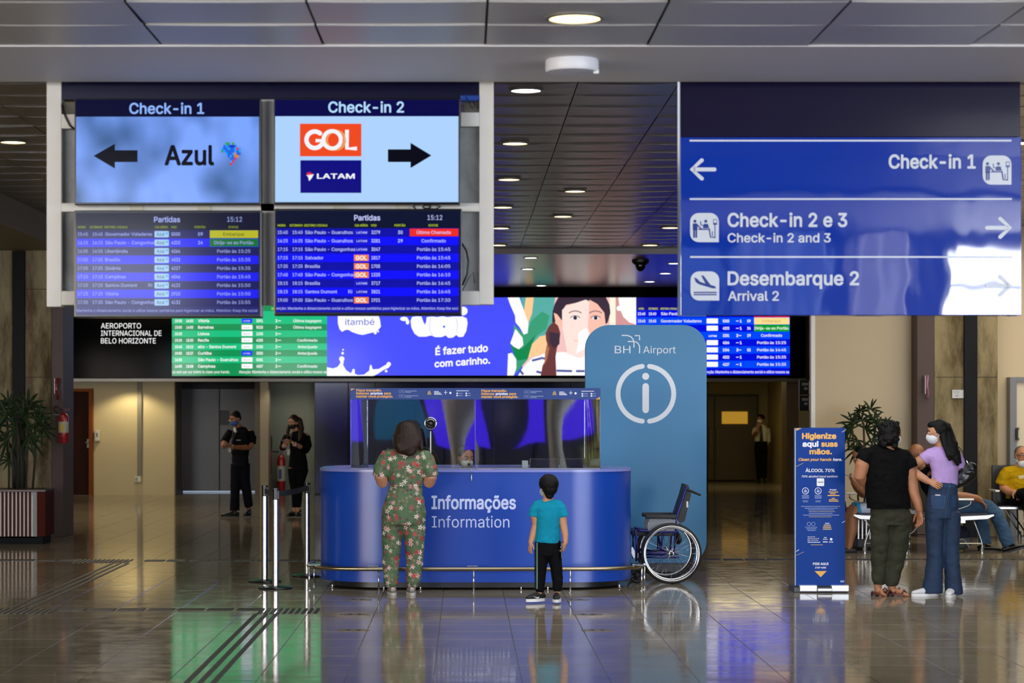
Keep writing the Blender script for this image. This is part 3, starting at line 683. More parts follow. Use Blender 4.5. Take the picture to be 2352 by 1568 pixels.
def picto(x, y, flip, plane=False):
    s.uid += 1; s.hold = True
    r = 20; pts = []
    # square with three rounded corners and one sharp lower right corner
    for cx, cy, a0 in ((x+66-r,y+r,-90), (x+r,y+67-r,90), (x+r,y+r,180)):
        if (cx,cy) == (x+r,y+67-r): pts.append((x+66,y+67))
        for k in range(7): a = radians(a0+k*15); pts.append((cx+r*cos(a), cy+r*sin(a)))
    s.poly('pictogram_plate', pw, pts, 1)
    if plane:
        s.poly('pictogram', pb, [(x+8,y+14),(x+14,y+16),(x+22,y+24),(x+34,y+28),(x+24,y+9),(x+30,y+10),(x+46,y+31),(x+56,y+34),(x+59,y+39),(x+50,y+39),(x+20,y+30),(x+12,y+25)], 2)
        for q in (47, 52): s.rect('pictogram', pb, x+7, y+q, x+60, y+q+3, 2)
    else:
        s.disc('pictogram', pb, x+11, y+19, 3.6, 2); s.rect('pictogram', pb, x+6, y+24, x+17, y+40, 2, 2.5)
        s.rect('pictogram', pb, x+7, y+38, x+11, y+57, 2, 1); s.rect('pictogram', pb, x+12.3, y+38, x+16, y+57, 2, 1); s.stroke('pictogram', pb, [(x+16,y+27),(x+25,y+36)], 3, 2)
        s.disc('pictogram', pb, x+36, y+19, 3.6, 2); s.poly('pictogram', pb, [(x+31,y+25),(x+41,y+25),(x+44,y+35),(x+29,y+35)], 2); s.stroke('pictogram', pb, [(x+31,y+29),(x+25,y+28),(x+24,y+20)], 2.4, 2)
        s.rect('pictogram', pb, x+19, y+36, x+46, y+39, 2); s.stroke('pictogram', pb, [(x+44,y+38),(x+47,y+56),(x+57,y+56)], 3, 2); s.rect('pictogram', pb, x+56, y+25, x+58, y+58, 2)
        s.rect('pictogram', pb, x+53, y+14, x+62, y+27, 2); s.rect('pictogram', pw, x+54.5, y+15.5, x+60.5, y+23, 3); s.rect('pictogram', pb, x+50, y+42, x+52, y+54, 2)
picto(2257, 357, False); picto(1585, 489, False); picto(1586, 623, False, True)
s.done()

# ================================================================ video wall at the back
YV = 43.9
t = thing('video_wall', 'long black video wall over the back doors showing flights and a milk advert', 'screen', (PX(1006,YV), YV, PZ(870,YV)))
obj('cabinet', MB().box(PX(145,YV), PX(1850,YV), YV, YV+.35, PZ(868,YV), PZ(660,YV), .01), mat('wall_cabinet', '040405', .08, bump=(.6,.04), spec=.02), t)
obj('base_rail', MB().box(PX(145,YV), PX(1850,YV), YV-.03, YV+.3, PZ(876,YV), PZ(869,YV)), mat('rail_grey', '77726a', .35, .5), t)
s = Flat(t, YV-.001, .004)
s.text('lettering', scr('wh', 'ffffff'), 'AEROPORTO', 232, 754, 12, 324, 2, .0); s.text('lettering', scr('wh', 'ffffff'), 'INTERNACIONAL DE', 232, 771, 12, 371, 2); s.text('lettering', scr('wh', 'ffffff'), 'BELO HORIZONTE', 232, 788.5, 12, 358, 2)
# green arrivals section
g1, g2 = scr('green_a', '00c080'), scr('green_b', '009050'); wh = scr('wh', 'ffffff')
s.rect('table_row', g2, 395, 690, 751, 714); s.rect('table_row', g1, 395, 714, 751, 729)
RW = [('15:00','14:50','Vitória','L','3591','Última bagagem'),('15:00','14:50','Barreiras','','5025','Última bagagem'),('15:25','','Lisboa','','105',''),('15:25','15:30','Recife','','4255','Confirmado'),('15:45','15:22','eiro - Santos Dumont','','2020','Antecipada'),('15:55','15:37','Curitiba','L','3555','Antecipada'),('16:05','','São Paulo - Guarulhos','','5001',''),('16:05','15:58','Campinas','','4007','Confirmado')]
s.text('lettering', scr('yl','ffff60'), 'DE', 624, 711, 4.5, 630, 3); s.text('lettering', scr('yl','ffff60'), 'O', 599, 711, 4.5, 603, 3)
for i, (a, b, c, lg, fl, st) in enumerate(RW):
    y = 729+i*14.9; s.rect('table_row', g1 if i % 2 == 0 else g2, 395, y, 751, y+14.9); yb = y+10.6
    s.text('lettering', wh, a, 402, yb, 6, 418, 3, .03); s.text('lettering', wh, b, 428, yb, 6, 444, 3, .03); s.text('lettering', wh, c, 455, yb, 6.3, None, 3, .02, sx=1)
    s.rect('airline_tag', scr('tagw','ffffff') if not lg else scr('tagb','1030ff'), 555, y+2, 580, y+12.5, 2, 1)
    s.text('lettering', scr('greytext','8a90a0') if not lg else wh, 'Azul' if not lg else 'LATAM', 559, yb-1, 4 if not lg else 3.4, 574, 3)
    s.text('lettering', wh, fl, 589, yb, 6.2, 604, 3, .03); s.text('lettering', wh, '2', 633, yb, 6.2, 637, 3, .03); s.stroke('lettering', wh, [(639,yb-3),(645,yb-3)], 1.4, 3)
    s.text('lettering', wh, st, 706, yb, 6.2, None, 3, .015, align='c', sx=1)
s.rect('table_row', g2, 395, 848, 751, 863); s.text('lettering', wh, 'ce and use our toilets to clean your hands.', 396, 857, 6.5, 528, 3, .01); s.text('lettering', wh, 'Atenção: Mantenha o distanciamento social e utilize nossos sa', 549, 857, 6.5, 750, 3, .01)
# blue milk advert
bl = scr('advert_blue', '4850ff'); s.rect('advert', bl, 751, 683, 1200, 862)
s.poly('splash', wh, [(776,718),(868,718),(873,735),(875,750),(866,761),(845,766),(833,769),(822,767),(808,762),(800,757),(792,758),(786,762),(780,756),(776,742)], 2)
s.text('advert_lettering', scr('adblue', '2a3ad0'), 'itambé', 793, 746, 14, 860, 3, .005)
s.disc('splash', wh, 862, 764, 3.5, 2); s.disc('splash', wh, 869, 761, 2, 2)
s.poly('splash', wh, [(751,843),(765,846),(776,842),(782,833),(781,826),(790,826),(788,838),(795,850),(806,857),(811,848),(815,848),(815,858),(822,861),(836,860),(848,851),(850,838),(853,838),(856,848),(870,847),(885,838),(893,834),(898,837),(893,844),(880,850),(868,858),(858,863),(751,863)], 2)
s.disc('splash', wh, 785, 824, 6, 2); s.disc('splash', wh, 787, 811, 3, 2); s.disc('splash', wh, 788, 803, 2, 2); s.disc('splash', wh, 887, 852, 3, 2); s.disc('splash', wh, 812, 850, 3, 2); s.disc('splash', wh, 893, 836, 5, 2)
# bubble letters u a i
s.poly('bubble_letter', wh, [(946,728),(956,725),(968,726),(972,738),(976,746),(979,738),(980,728),(992,726),(1004,728),(1016,725),(1028,728),(1040,726),(1062,726),(1072,731),(1074,742),(1071,760),(1064,773),(1054,774),(1048,769),(1040,775),(1030,776),(1024,770),(1014,774),(1000,774),(990,770),(978,773),(962,773),(952,766),(945,752),(943,738)], 2)
s.disc('bubble_letter', wh, 1064, 714, 10, 2); s.disc('bubble_letter', bl, 1020, 750, 2.6, 3); s.disc('splash', wh, 928, 732, 9, 2, 5); s.disc('splash', wh, 936, 739, 4, 2, 6)
for p in ([(990,728),(986,745),(988,760),(994,770)], [(1048,730),(1051,745),(1049,762)]): s.stroke('bubble_letter', scr('outline','b8bcf0'), p, 1, 3, round_=False)
s.text('advert_lettering', wh, 'É fazer tudo', 1000, 815, 16, 1121, 2, .035, rot=4); s.text('advert_lettering', wh, 'com carinho.', 998, 843, 15, 1126, 2, .035, rot=4)
# picture half of the advert: child with a braid among green leaves (flat picture)
s.uid += 1; s.hold = True
pk = scr('pic_pink', 'f8c4c4'); gn = scr('pic_green', '3aa078'); gd = scr('pic_green2', '0c8a4c'); pe = scr('pic_peach', 'ffcf98')
s.rect('advert_picture', pk, 1130, 683, 1461, 862, .5)
s.poly('advert_picture', bl, [(1130,683),(1155,683),(1170,700),(1180,722),(1183,745),(1178,772),(1165,795),(1150,815),(1140,835),(1136,862),(1130,862)], 1.5)
s.poly('advert_picture', scr('pic_teal','5ab0a8'), [(1195,683),(1275,683),(1268,740),(1240,790),(1180,862),(1185,800),(1210,740)], 1)
s.poly('advert_picture', pe, [(1208,683),(1226,683),(1222,720),(1212,745),(1203,715)], 1.4); s.poly('advert_picture', pe, [(1262,768),(1240,772),(1222,790),(1214,810),(1214,822),(1252,810)], 1.4)
s.poly('advert_picture', gn, [(1180,745),(1205,770),(1222,735),(1245,715),(1262,725),(1255,755),(1228,775),(1215,800),(1212,825),(1195,845),(1182,858),(1188,820),(1178,800)], 1.6)
s.poly('advert_picture', gd, [(1232,768),(1216,783),(1200,800),(1186,800),(1172,790),(1186,828),(1212,824),(1222,790)], 1.7)
s.poly('advert_picture', wh, [(1166,683),(1193,683),(1204,715),(1214,742),(1212,765),(1203,768),(1194,752),(1184,740),(1183,725),(1172,700)], 1.8)
s.poly('advert_picture', wh, [(1184,755),(1200,775),(1202,792),(1192,802),(1180,796),(1172,788)], 1.8); s.poly('advert_picture', wh, [(1167,812),(1176,810),(1186,825),(1186,845),(1180,862),(1165,862)], 1.8)
s.rect('advert_picture', scr('pic_cream','fff8e0'), 1400, 683, 1414, 760, 1.2); s.rect('advert_picture', scr('pic_rose','d89898'), 1414, 683, 1461, 760, 1.2)
s.poly('advert_picture', wh, [(1420,683),(1461,683),(1461,745),(1445,740),(1432,728),(1424,710)], 1.5); s.disc('advert_picture', wh, 1422, 708, 6, 1.5)
hr = scr('pic_hair','3c2c3c'); hb = scr('pic_hair2','6c3838'); sk = scr('pic_skin','ffe6dc'); sk2 = scr('pic_skin2','ffc4b0')
s.poly('advert_picture', wh, [(1190,862),(1200,845),(1222,822),(1250,812),(1290,808),(1345,812),(1345,862)], 2)
for a in ([(1222,828),(1245,822),(1262,826)], [(1192,848),(1202,860)], [(1232,853),(1262,860)], [(1278,851),(1314,852)], [(1323,852),(1343,852)]): s.stroke('advert_picture', scr('pic_navy','5058a0'), a, 5, 2.1, round_=False)
s.poly('advert_picture', hr, [(1268,742),(1269,715),(1274,698),(1282,683),(1392,683),(1400,700),(1402,718),(1396,740),(1390,746),(1380,715),(1350,690),(1300,700),(1292,712),(1292,735)], 2.3)
s.poly('advert_picture', sk, [(1291,712),(1300,703),(1345,688),(1372,700),(1388,718),(1391,745),(1388,775),(1376,800),(1352,815),(1330,822),(1303,812),(1297,780),(1291,750)], 2.4)
s.poly('advert_picture', sk2, [(1354,688),(1372,698),(1388,718),(1391,745),(1386,775),(1362,790),(1350,752)], 2.5); s.poly('advert_picture', sk2, [(1272,718),(1280,722),(1292,738),(1292,752),(1284,756),(1276,740)], 2.5)
s.poly('advert_picture', hb, [(1271,738),(1282,748),(1287,765),(1285,782),(1279,800),(1276,820),(1278,862),(1242,862),(1246,840),(1256,820),(1260,800),(1254,780),(1253,765),(1260,750)], 2.6)
s.poly('advert_picture', hr, [(1262,762),(1286,766),(1285,790),(1272,800),(1262,786)], 2.7); s.poly('advert_picture', scr('pic_hair3','b07050'), [(1256,790),(1262,800),(1256,826),(1250,838),(1252,812)], 2.7)
for ex in (1321, 1368):
    s.disc('advert_picture', scr('pic_eye','f0f0f8'), ex, 730, 8, 2.8, 4.5); s.disc('advert_picture', scr('pic_iris','302838'), ex, 730, 4.3, 2.9)
    s.arc('advert_picture', hr, ex, 742, 17, -130, -50, 1.6, 2.9, 8); s.arc('advert_picture', scr('pic_brow','8a6a70'), ex, 738, 24, -125, -55, 2.4, 2.9, 8)
s.poly('advert_picture', wh, [(1328,765),(1345,752),(1352,760),(1345,800),(1322,812),(1328,790)], 2.9); s.arc('advert_picture', sk2, 1323, 778, 5, 30, 150, 2, 2.95, 6)
s.hold = False
# blue departures section
b1, b2 = scr('blue_a','0048ff'), scr('blue_b','0010e0')
s.rect('table_row', scr('blue_hd','10107c'), 1461, 683, 1814, 712)
for t_, a, b in (('HORA',1467,1479),('ESTIMADO',1490,1511),('DESTINO / ESCALA',1517,1557)): s.text('lettering', scr('yl','ffff60'), t_, a, 711, 4.5, b, 3)
RB = [('15:40','15:40','São Paulo - Guarulhos','','3279','','','Última Chamada','f01848'),('15:45','15:45','Governador Valadares','w','5000','← 1','09','Embarque','ffe090'),('','','','w','4203','← 1','24','Dirija-se ao Portão','00a020'),('','','','L','3281','2 →','29','Confirmado',''),('','','','w','4264','← 1','','Portão às 15:25',''),('','','','w','104','3 →','02','Portão às 14:45',''),('','','','w','4532','← 1','','Portão às 15:35',''),('','','','w','4227','← 1','','Portão às 15:35','')]
for i, (a, b, c, lg, fl, sd, gt, st, sc) in enumerate(RB):
    y = 712+i*16.6; s.rect('table_row', b2 if i % 2 == 0 else b1, 1461, y, 1814, y+16.6); yb = y+11.5
    if a: s.text('lettering', wh, a, 1465, yb, 6.2, 1482, 3, .02); s.text('lettering', wh, b, 1490, yb, 6.2, 1507, 3, .02); s.text('lettering', wh, c, 1518, yb, 6.5, None, 3, .015, sx=1)
    if lg == 'w': s.rect('airline_tag', scr('tagw','ffffff'), 1623, y+2.5, 1649, y+14, 2, 1)
    if lg == 'L': s.text('lettering', wh, 'LATAM', 1628, yb, 4, 1646, 3, .03)
    if lg: s.text('lettering', wh, fl, 1660, yb, 6.2, 1675, 3, .03)
    if sd:
        s.text('lettering', wh, sd.replace('←','').replace('→','').strip(), 1699 if '←' in sd else 1691, yb, 6.2, None, 3, .03); s.stroke('lettering', wh, [(1691,yb-3),(1696,yb-3)] if '←' in sd else [(1697,yb-3),(1702,yb-3)], 1.4, 3)
    if gt: s.text('lettering', wh, gt, 1716, yb, 6.2, 1724, 3, .03)
    if sc: s.rect('status_tag', scr('vs'+sc, sc), 1732, y+.5, 1813, y+16.1, 2)
    s.text('lettering', scr('embq','c8a870') if sc == 'ffe090' else wh, st, 1772, yb, 6.5, None, 3, .015, align='c', sx=1)
s.rect('table_row', b2, 1461, 844.8, 1814, 861); s.text('lettering', wh, 'nção: Mantenha o distanciamento social e utilize nossos sa', 1624, 857, 6.5, 1812, 3, .01)
s.done()
# ================================================================ tactile paving
M_TAC = mat('tactile_rubber', '17150f', .45)
def tactile(label, X0, X1, Y0, Y1, kind):
    """kind x: bars along X; y: bars along Y; a: warning block of close short studs"""
    t = thing('tactile_strip', label, 'tactile paving', ((X0+X1)/2, Y0, 0), 'dark tactile guide paths set in the floor')
    if kind == 'x':
        n = round((X1-X0)/.255); b0 = None
        for i in range(n):
            for q in range(3):
                x = X0+i*.255; mb = None; y = Y0+.035+q*.075
                if b0 is None:
                    b0 = obj('bar', MB().box(x+.018, x+.238, y, y+.045, -.004, .0055, .002), M_TAC, t); bx, by = x, y
                else: share(b0, t, (x-bx, y-by, 0))
    elif kind == 'y':
        n = round((Y1-Y0)/.255); b0 = None
        for i in range(n):
            for q in range(3):
                x = X0+.02+q*.085; y = Y0+i*.255
                if b0 is None: b0 = obj('bar', MB().box(x, x+.035, y+.002, y+.253, -.004, .0045, .002), M_TAC, t); bx, by = x, y
                else: share(b0, t, (x-bx, y-by, 0))
    else:
        n = round((X1-X0)/.053); b0 = None
        for i in range(n):
            for q in range(2):
                x = X0+i*.053; y = Y0+q*(Y1-Y0)/2
                if b0 is None: b0 = obj('stud_row', MB().box(x, x+.03, y+.004, y+(Y1-Y0)/2-.004, -.004, .005, .002), M_TAC, t); bx, by = x, y
                else: share(b0, t, (x-bx, y-by, 0))
tactile('dark dashed guide bars crossing the floor at the left, nearer row', -3.5, -1.78, 18.98, 19.2, 'x')
tactile('block of short slanted studs left of the queue posts', -1.75, -1.22, 18.72, 19.2, 'a')
tactile('block of short studs at the left edge of the nearer row', -4.02, -3.5, 18.72, 19.2, 'a')
tactile('three guide bars running towards the viewer from the studs by the posts', -1.79, -1.54, 13.6, 18.7, 'y')
tactile('three guide bars linking the two stud blocks at the far left', -3.97, -3.72, 19.22, 24.9, 'y')
tactile('block of studs in the far row in front of the planter', -4.4, -3.75, 24.9, 25.45, 'a')
tactile('dark dashed guide bars of the far row between studs and counter', -3.65, -.6, 25.15, 25.4, 'x')
tactile('dark dashed guide bars of the far row at the far left by the planter', -5.4, -4.45, 25.2, 25.45, 'x')
tactile('dark dashed guide bars of the far row running right behind the banner', 2.7, 6.6, 25.3, 25.52, 'x')
# faded yellow queue stickers
M_STK = mat('yellow_sticker', '6e5e22', .3); M_FTP = mat('footprint', '1c1a14', .4)
for px, py, lb in ((822,1377,'left'),(815,1411,'left'),(812,1447,'left'),(1322,1377,'right'),(1350,1411,'right'),(1372,1447,'right')):
    Y = gy(py); X = PX(px,Y)
    pos = {1377:'nearest the counter',1411:'in the middle',1447:'farthest from the counter'}[py]
    t = thing('floor_sticker', 'faded yellow oval floor sticker on the %s, %s' % (lb, pos), 'sticker', (X,Y,0), 'queue stickers with footprints')
    obj('oval', MB().prism([(X+.13*cos(2*pi*k/28), Y+.1*sin(2*pi*k/28)) for k in range(28)], -.0005, .0012), M_STK, t)
    for dx in (-.04, .04): obj('footprint', MB().prism([(X+dx+(.018+.004*sin(a))*cos(a), Y+.055*sin(a)) for a in [2*pi*k/16 for k in range(16)]], .0012, .0017), M_FTP, t)

# ================================================================ information counter
def rr(cx, cy, w_, d_, r, n=10):
    pts = []
    for x, y, a0 in ((cx+w_/2-r,cy-d_/2+r,-90),(cx+w_/2-r,cy+d_/2-r,0),(cx-w_/2+r,cy+d_/2-r,90),(cx-w_/2+r,cy-d_/2+r,180)):
        for k in range(n+1): a = radians(a0+90*k/n); pts.append((x+r*cos(a), y+r*sin(a)))
    return pts
YC = 21.15; CX = .115; CW = 3.04; CD = 1.85; CY = YC+CD/2
M_CB = mat('counter_blue', '0c40a4', .3, bump=(1.2,.04), spec=.5); M_CT = mat('counter_top', '7d84c8', .25)
t = thing('information_counter', 'long blue rounded information counter with white Informações lettering', 'counter', (CX, CY, 0))
def ringwall(o_, i_, z0, z1):
    n = len(o_); mb = MB()
    return mb.rings([[(x,y,z0) for x,y in i_],[(x,y,z0) for x,y in o_],[(x,y,z1) for x,y in o_],[(x,y,z1) for x,y in i_]], closed=True)
fix = lambda a: a
o1 = rr(CX, CY, CW, CD, .62); i1 = rr(CX, CY, CW-.1, CD-.1, .57)
obj('front_panel', ringwall(o1, i1, .075, 1.125), M_CB, t, auto=True)
obj('seam', MB().box(PX(1252,YC)-.0015, PX(1252,YC)+.0015, YC-.002, YC+.01, 1.07, 1.124), M_BLACK, t)
o2 = rr(CX, CY, CW+.02, CD+.02, .63); i2 = rr(CX, CY, CW-.7, CD-.7, .3)
obj('top', ringwall(o2, i2, 1.125, 1.148), M_CT, t, auto=True)
obj('work_shelf', ringwall(rr(CX, CY, CW-.12, CD-.12, .56), rr(CX, CY, CW-.9, CD-1.0, .22), .74, .765), mat('work_shelf', '4d5690', .4), t)
obj('plinth', MB().prism(rr(CX, CY, CW-.24, CD-.24, .5), .016, .08), mat('plinth_black', '1a1b1e', .4), t, auto=True)
for px in (757, 965, 1198, 1260, 1430, 880):
    X = PX(px, 21.05); y = YC+.075 if 800 < px < 1400 else YC+.35
    obj('foot', MB().lathe([(.001,0),(.014,0),(.014,.006),(.006,.01),(.012,.02),(.012,.03),(.001,.032)], (X, y, 0), 12), M_CHROME, t, smooth=True)
s = Flat(t, YC-.0005, .001); pl = vin('counter_letter', 'c4d0f4', .4)
s.text('lettering', pl, 'Informações', 991, 1168, 29, 1185, 1, .028); s.text('lettering', pl, 'Information', 992, 1211, 26, 1170, 1, .0)
s.done()
# foot rail
t = thing('foot_rail', 'low brass-toned steel foot rail curving round the front of the blue counter', 'rail', (CX, YC, 0))
M_BR = mat('rail_steel', '9a8e72', .25, 1); zr = .222
pts = [(-1.475,21.75,zr),(-1.5,21.5,zr),(-1.49,21.3,zr),(-1.42,21.1,zr),(-1.28,20.98,zr),(-1.0,20.9,zr),(-.6,20.87,zr),(.1,20.86,zr),(.7,20.87,zr),(1.15,20.9,zr),(1.45,20.98,zr),(1.62,21.1,zr),(1.7,21.3,zr),(1.69,21.55,zr)]
def smoothpath(p, n=4):
    out = []
    for i in range(len(p)-1):
        p0, p1, p2, p3 = [Vector(p[max(0,min(len(p)-1,i+k))]) for k in (-1,0,1,2)]
        for q in range(n):
            u = q/n; out.append(.5*((2*p1)+(-p0+p2)*u+(2*p0-5*p1+4*p2-p3)*u*u+(-p0+3*p1-3*p2+p3)*u**3))
    return out+[Vector(p[-1])]
obj('rail_tube', MB().tube(smoothpath(pts), .019, 12, cap=True), M_BR, t, smooth=True)
for x, y in ((-1.475,21.15),(-1.46,21.6),(PX(870,20.88),20.885),(PX(1088,20.86),20.86),(PX(1310,20.88),20.88),(PX(1474,21.1),21.1),(PX(1481,21.2),21.25)):
    p_ = obj('post', MB().tube([(x,y,.004),(x,y,zr)], .0085, 10), M_STEEL, t, smooth=True)
    obj('base_flange', MB().lathe([(.001,0),(.02,0),(.02,.006),(.001,.008)], (x,y,0), 14), M_STEEL, p_)
for px in (722, 1474, 858, 1085):
    x = PX(px, 21.0); y = 21.1 if px in (722, 1474) else 20.97
    obj('bracket', MB().box(x-.05, x+.05, y-.02, y+.2 if px in (722,1474) else y+.03, zr+.018, zr+.026, .002), M_STEEL, t)

# ---- acrylic shield
M_AC = clearmat('acrylic', (.93,.95,.95), .08, .02, bump=(.8,.002)); M_ACE = clearmat('acrylic_edge', (.8,.85,.85), .45, .1)
t = thing('acrylic_shield', 'tall clear acrylic shield on the counter with a navy strip of orange slogans', 'screen', (PX(1092,21.3), 21.3, 1.148))
YSH = 21.3
zt = PZ(892, YSH)
def wavy(x0, x1, y0, y1, z0, z1, nx=14, nz=8, amp=.0007):
    mb = MB(); vs = []; L = sqrt((x1-x0)**2+(y1-y0)**2); nxv = Vector(((y1-y0)/L, -(x1-x0)/L, 0))
    for k in (0, 1):
        for j in range(nz+1):
            for i in range(nx+1):
                u, v = i/nx, j/nz; d = amp*(sin(u*5.3+x0*3)*cos(v*2.4)+.6*sin(u*11+v*3+x0)) * (0 if j in (0,) else 1)
                p = Vector((x0+(x1-x0)*u, y0+(y1-y0)*u, z0+(z1-z0)*v))+nxv*(d-k*.004); vs.append(p)
    m1 = nx+1; K = m1*(nz+1); fs = []
    for j in range(nz):
        for i in range(nx):
            a = j*m1+i; fs.append((a,a+1,a+m1+1,a+m1)); fs.append((K+a,K+a+m1,K+a+m1+1,K+a+1))
    return mb.add(vs, fs)
for a, b in ((806, 1091), (1093, 1378)): obj('pane', wavy(PX(a,YSH), PX(b,YSH), YSH, YSH, 1.15, zt), M_AC, t, smooth=True)
obj('side_pane', wavy(PX(806,YSH), PX(845,22), YSH+.004, 22.0, 1.15, zt, amp=.002), M_AC, t, smooth=True)
obj('side_pane', wavy(PX(1342,22), PX(1378,YSH), 22.0, YSH+.004, 1.15, zt, amp=.002), M_AC, t, smooth=True)
for px, y in ((806,YSH),(1091.5,YSH),(1378,YSH),(845,22.0),(1342,22.0)):
    x = PX(px, y); obj('edge', MB().box(x-.005, x+.005, y-.006, y+.006, 1.149, zt), M_ACE, t)
obj('base_channel', MB().box(PX(806,YSH), PX(1378,YSH), YSH-.012, YSH+.012, 1.149, 1.16), mat('acrylic_base', '8f9498', .2, .4), t)
sg = obj('slogan_strip', MB().box(PX(805,YSH), PX(1379,YSH), YSH-.022, YSH-.014, PZ(917,YSH), PZ(891,YSH)), mat('strip_navy', '1d3c80', .35), t)
s = Flat(sg, YSH-.0225, .0008); og = vin('orange_print', 'd8a050'); wp = vin('white_print', 'dfe4ee'); gp = vin('greyblue_print', '8f9ec4'); bwn = vin('bronze_print', 'a08a60')
s.poly('corner_mark', og, [(806,892),(815,892),(806,897)]); s.poly('corner_mark', og, [(1378,917),(1368,917),(1378,911)])
for ox, oy in ((0,0),(287.5,1)):
    s.text('lettering', og, 'Fique tranquilo.', 818+ox, 898.5+oy, 5, 877+ox, 1, .05); s.text('lettering', og, 'Estamos', 818+ox, 905.5+oy, 5, 848+ox, 1, .05)
    s.text('lettering', wp, 'prontos', 851+ox, 905.5+oy, 5, 879+ox, 1, .05); s.text('lettering', og, 'para', 882+ox, 905.5+oy, 5, 898+ox, 1, .05)
    s.text('lettering', og, 'manter você protegido.', 818+ox, 912.5+oy, 5, 903+ox, 1, .05)
    for cx, cy in ((919,898.5),(926,898.5),(919,909),(926,909)): s.arc('icon', gp, cx+ox, cy+oy, 3, 0, 360, .7, n=12, round_=False)
    for y, a, b in ((897,931,957),(900,931,944),(908,931,961),(911,931,945)): s.rect('small_print', gp, a+ox, y+oy, b+ox, y+1.3+oy)
    s.poly('crest', bwn, [(981+ox,906+oy),(983+ox,899+oy),(986+ox,896+oy),(989+ox,899+oy),(991+ox,906+oy)])
    for y, a, b in ((899,997,1008),(902,997,1012),(905,997,1015)): s.rect('small_print', wp, a+ox, y+oy-.8, b+ox, y+.9+oy)
    s.stroke('emblem', wp, [(1020+ox,901+oy),(1027+ox,901+oy)], 1.2); s.stroke('emblem', wp, [(1023.5+ox,897+oy),(1023.5+ox,905+oy)], 1.2); s.disc('emblem', wp, 1034.5+ox, 902+oy, 2.6)
    s.rect('small_print', wp, 1048+ox, 896.5+oy, 1077+ox, 897.8+oy)
    for cx in (1050, 1071):
        for cy in (903, 908): s.rect('icon', wp, cx-1.7+ox, cy-1.7+oy, cx+1.7+ox, cy+1.7+oy); s.rect('small_print', gp, cx+3+ox, cy-.6+oy, cx+(13 if cx == 1050 else 10)+ox, cy+.7+oy)
s.done()
# ---- things on the counter
x, y = PX(989,21.22), 21.22
t = thing('counter_speaker', 'round black speaker with chrome rim on a thin white pole', 'speaker', (x, y, 1.148))
obj('pole', MB().tube([(x,y,1.148),(x,y,PZ(990,y))], .0055, 8), mat('white_pole', 'd4d4d0', .3), t, smooth=True); obj('base', MB().lathe([(.001,0),(.03,0),(.03,.008),(.001,.01)], (x,y,1.148), 18), mat('white_pole', 'd4d4d0', .3), t)
zc = PZ(972,y)
obj('rim', MB().tube([(x+.054*cos(a),y-.01,zc+.054*sin(a)) for a in [2*pi*k/28 for k in range(28)]], .006, 8, closed=True), M_CHROME, t, smooth=True)
obj('speaker_cone', MB().lathe([(.001,-.02),(.052,-.02),(.052,.012),(.036,.02),(.018,.008),(.001,.01)], (x,y-.004,zc), 28, 'y'), M_BLACK, t, auto=True)
obj('dust_cap', MB().ell((x,y-.022,zc), (.013,.008,.013)), mat('dust_cap','3a3a3e',.2), t, smooth=True)
obj('trim_arc', MB().tube([(x+.038*cos(a),y-.024,zc+.038*sin(a)) for a in [radians(30+12*k) for k in range(11)]], .003, 6), mat('speaker_marks','c8c8cc',.4), t, smooth=True)
Y = 21.9
def desk(name, label, cat, z=1.148): return thing(name, label, cat, (0, Y, z))
t = thing('paper_dispenser', 'small upright white box behind the right half of the shield', 'box', (PX(1206,Y), Y, 1.02))
obj('body', MB().box(PX(1199,Y), PX(1213,Y), Y, Y+.1, .765, PZ(1053,Y), .004), mat('box_white','cfd2d8',.5), t); t.location.z = 1.0
for x0, x1, lab, c in ((1217,1283,'dark desk monitor beside the white box behind the shield','16151c'),(1287,1340,'black desk monitor with blue-lit screen at the right end of the shield','060607')):
    t = thing('desk_monitor', lab, 'monitor', (PX((x0+x1)/2,Y), Y, .765))
    mb_ = obj('bezel', MB().box(PX(x0,Y), PX(x1,Y), Y+.02, Y+.06, .9, PZ(1053,Y), .006), mat('mon_'+c, c, .2), t)
    obj('monitor_screen', MB().box(PX((x0+x1)/2 if x0 > 1280 else x0+4,Y), PX(x1-3,Y), Y+.015, Y+.021, .92, PZ(1056,Y)), mat('mon_face_'+c, '0a1030' if x0 > 1280 else '23222c', .15), mb_)
    xc = PX((x0+x1)/2,Y); obj('stand', MB().box(xc-.03, xc+.03, Y+.04, Y+.07, .765, .95).box(xc-.1, xc+.1, Y-.02, Y+.14, .765, .775), mat('mon_'+c, c, .2), t)
x = PX(1083,21.12)
t = thing('pen_on_chain', 'thin silver pen hanging over the counter front on a chain', 'pen', (x, 21.12, 1.148))
obj('chain', MB().tube([(x-.01,21.25,1.152),(x-.004,21.14,1.154),(x,21.125,1.15),(x,21.125,1.11)], .0025, 6), M_STEEL, t, smooth=True)
obj('barrel', MB().tube([(x,21.122,1.1),(x+.001,21.122,1.04)], .005, 8, cap=True), M_STEEL, t, smooth=True)
for (a, b, yy, rr_, lb) in ((846,866,21.5,.1,'sheet of paper on the left end of the counter top'),(1098,1130,21.24,.05,'small pinkish card at the middle of the counter top')):
    x0, x1 = PX(a,yy), PX(b,yy); o = obj('paper_sheet', MB().box(x0, x1, yy, yy+.15 if a < 900 else yy+.04, 1.149, 1.151), mat('paper_'+str(a), 'd8d8e0' if a < 900 else 'c8a0c8', .6)); tag(o, lb, 'paper')

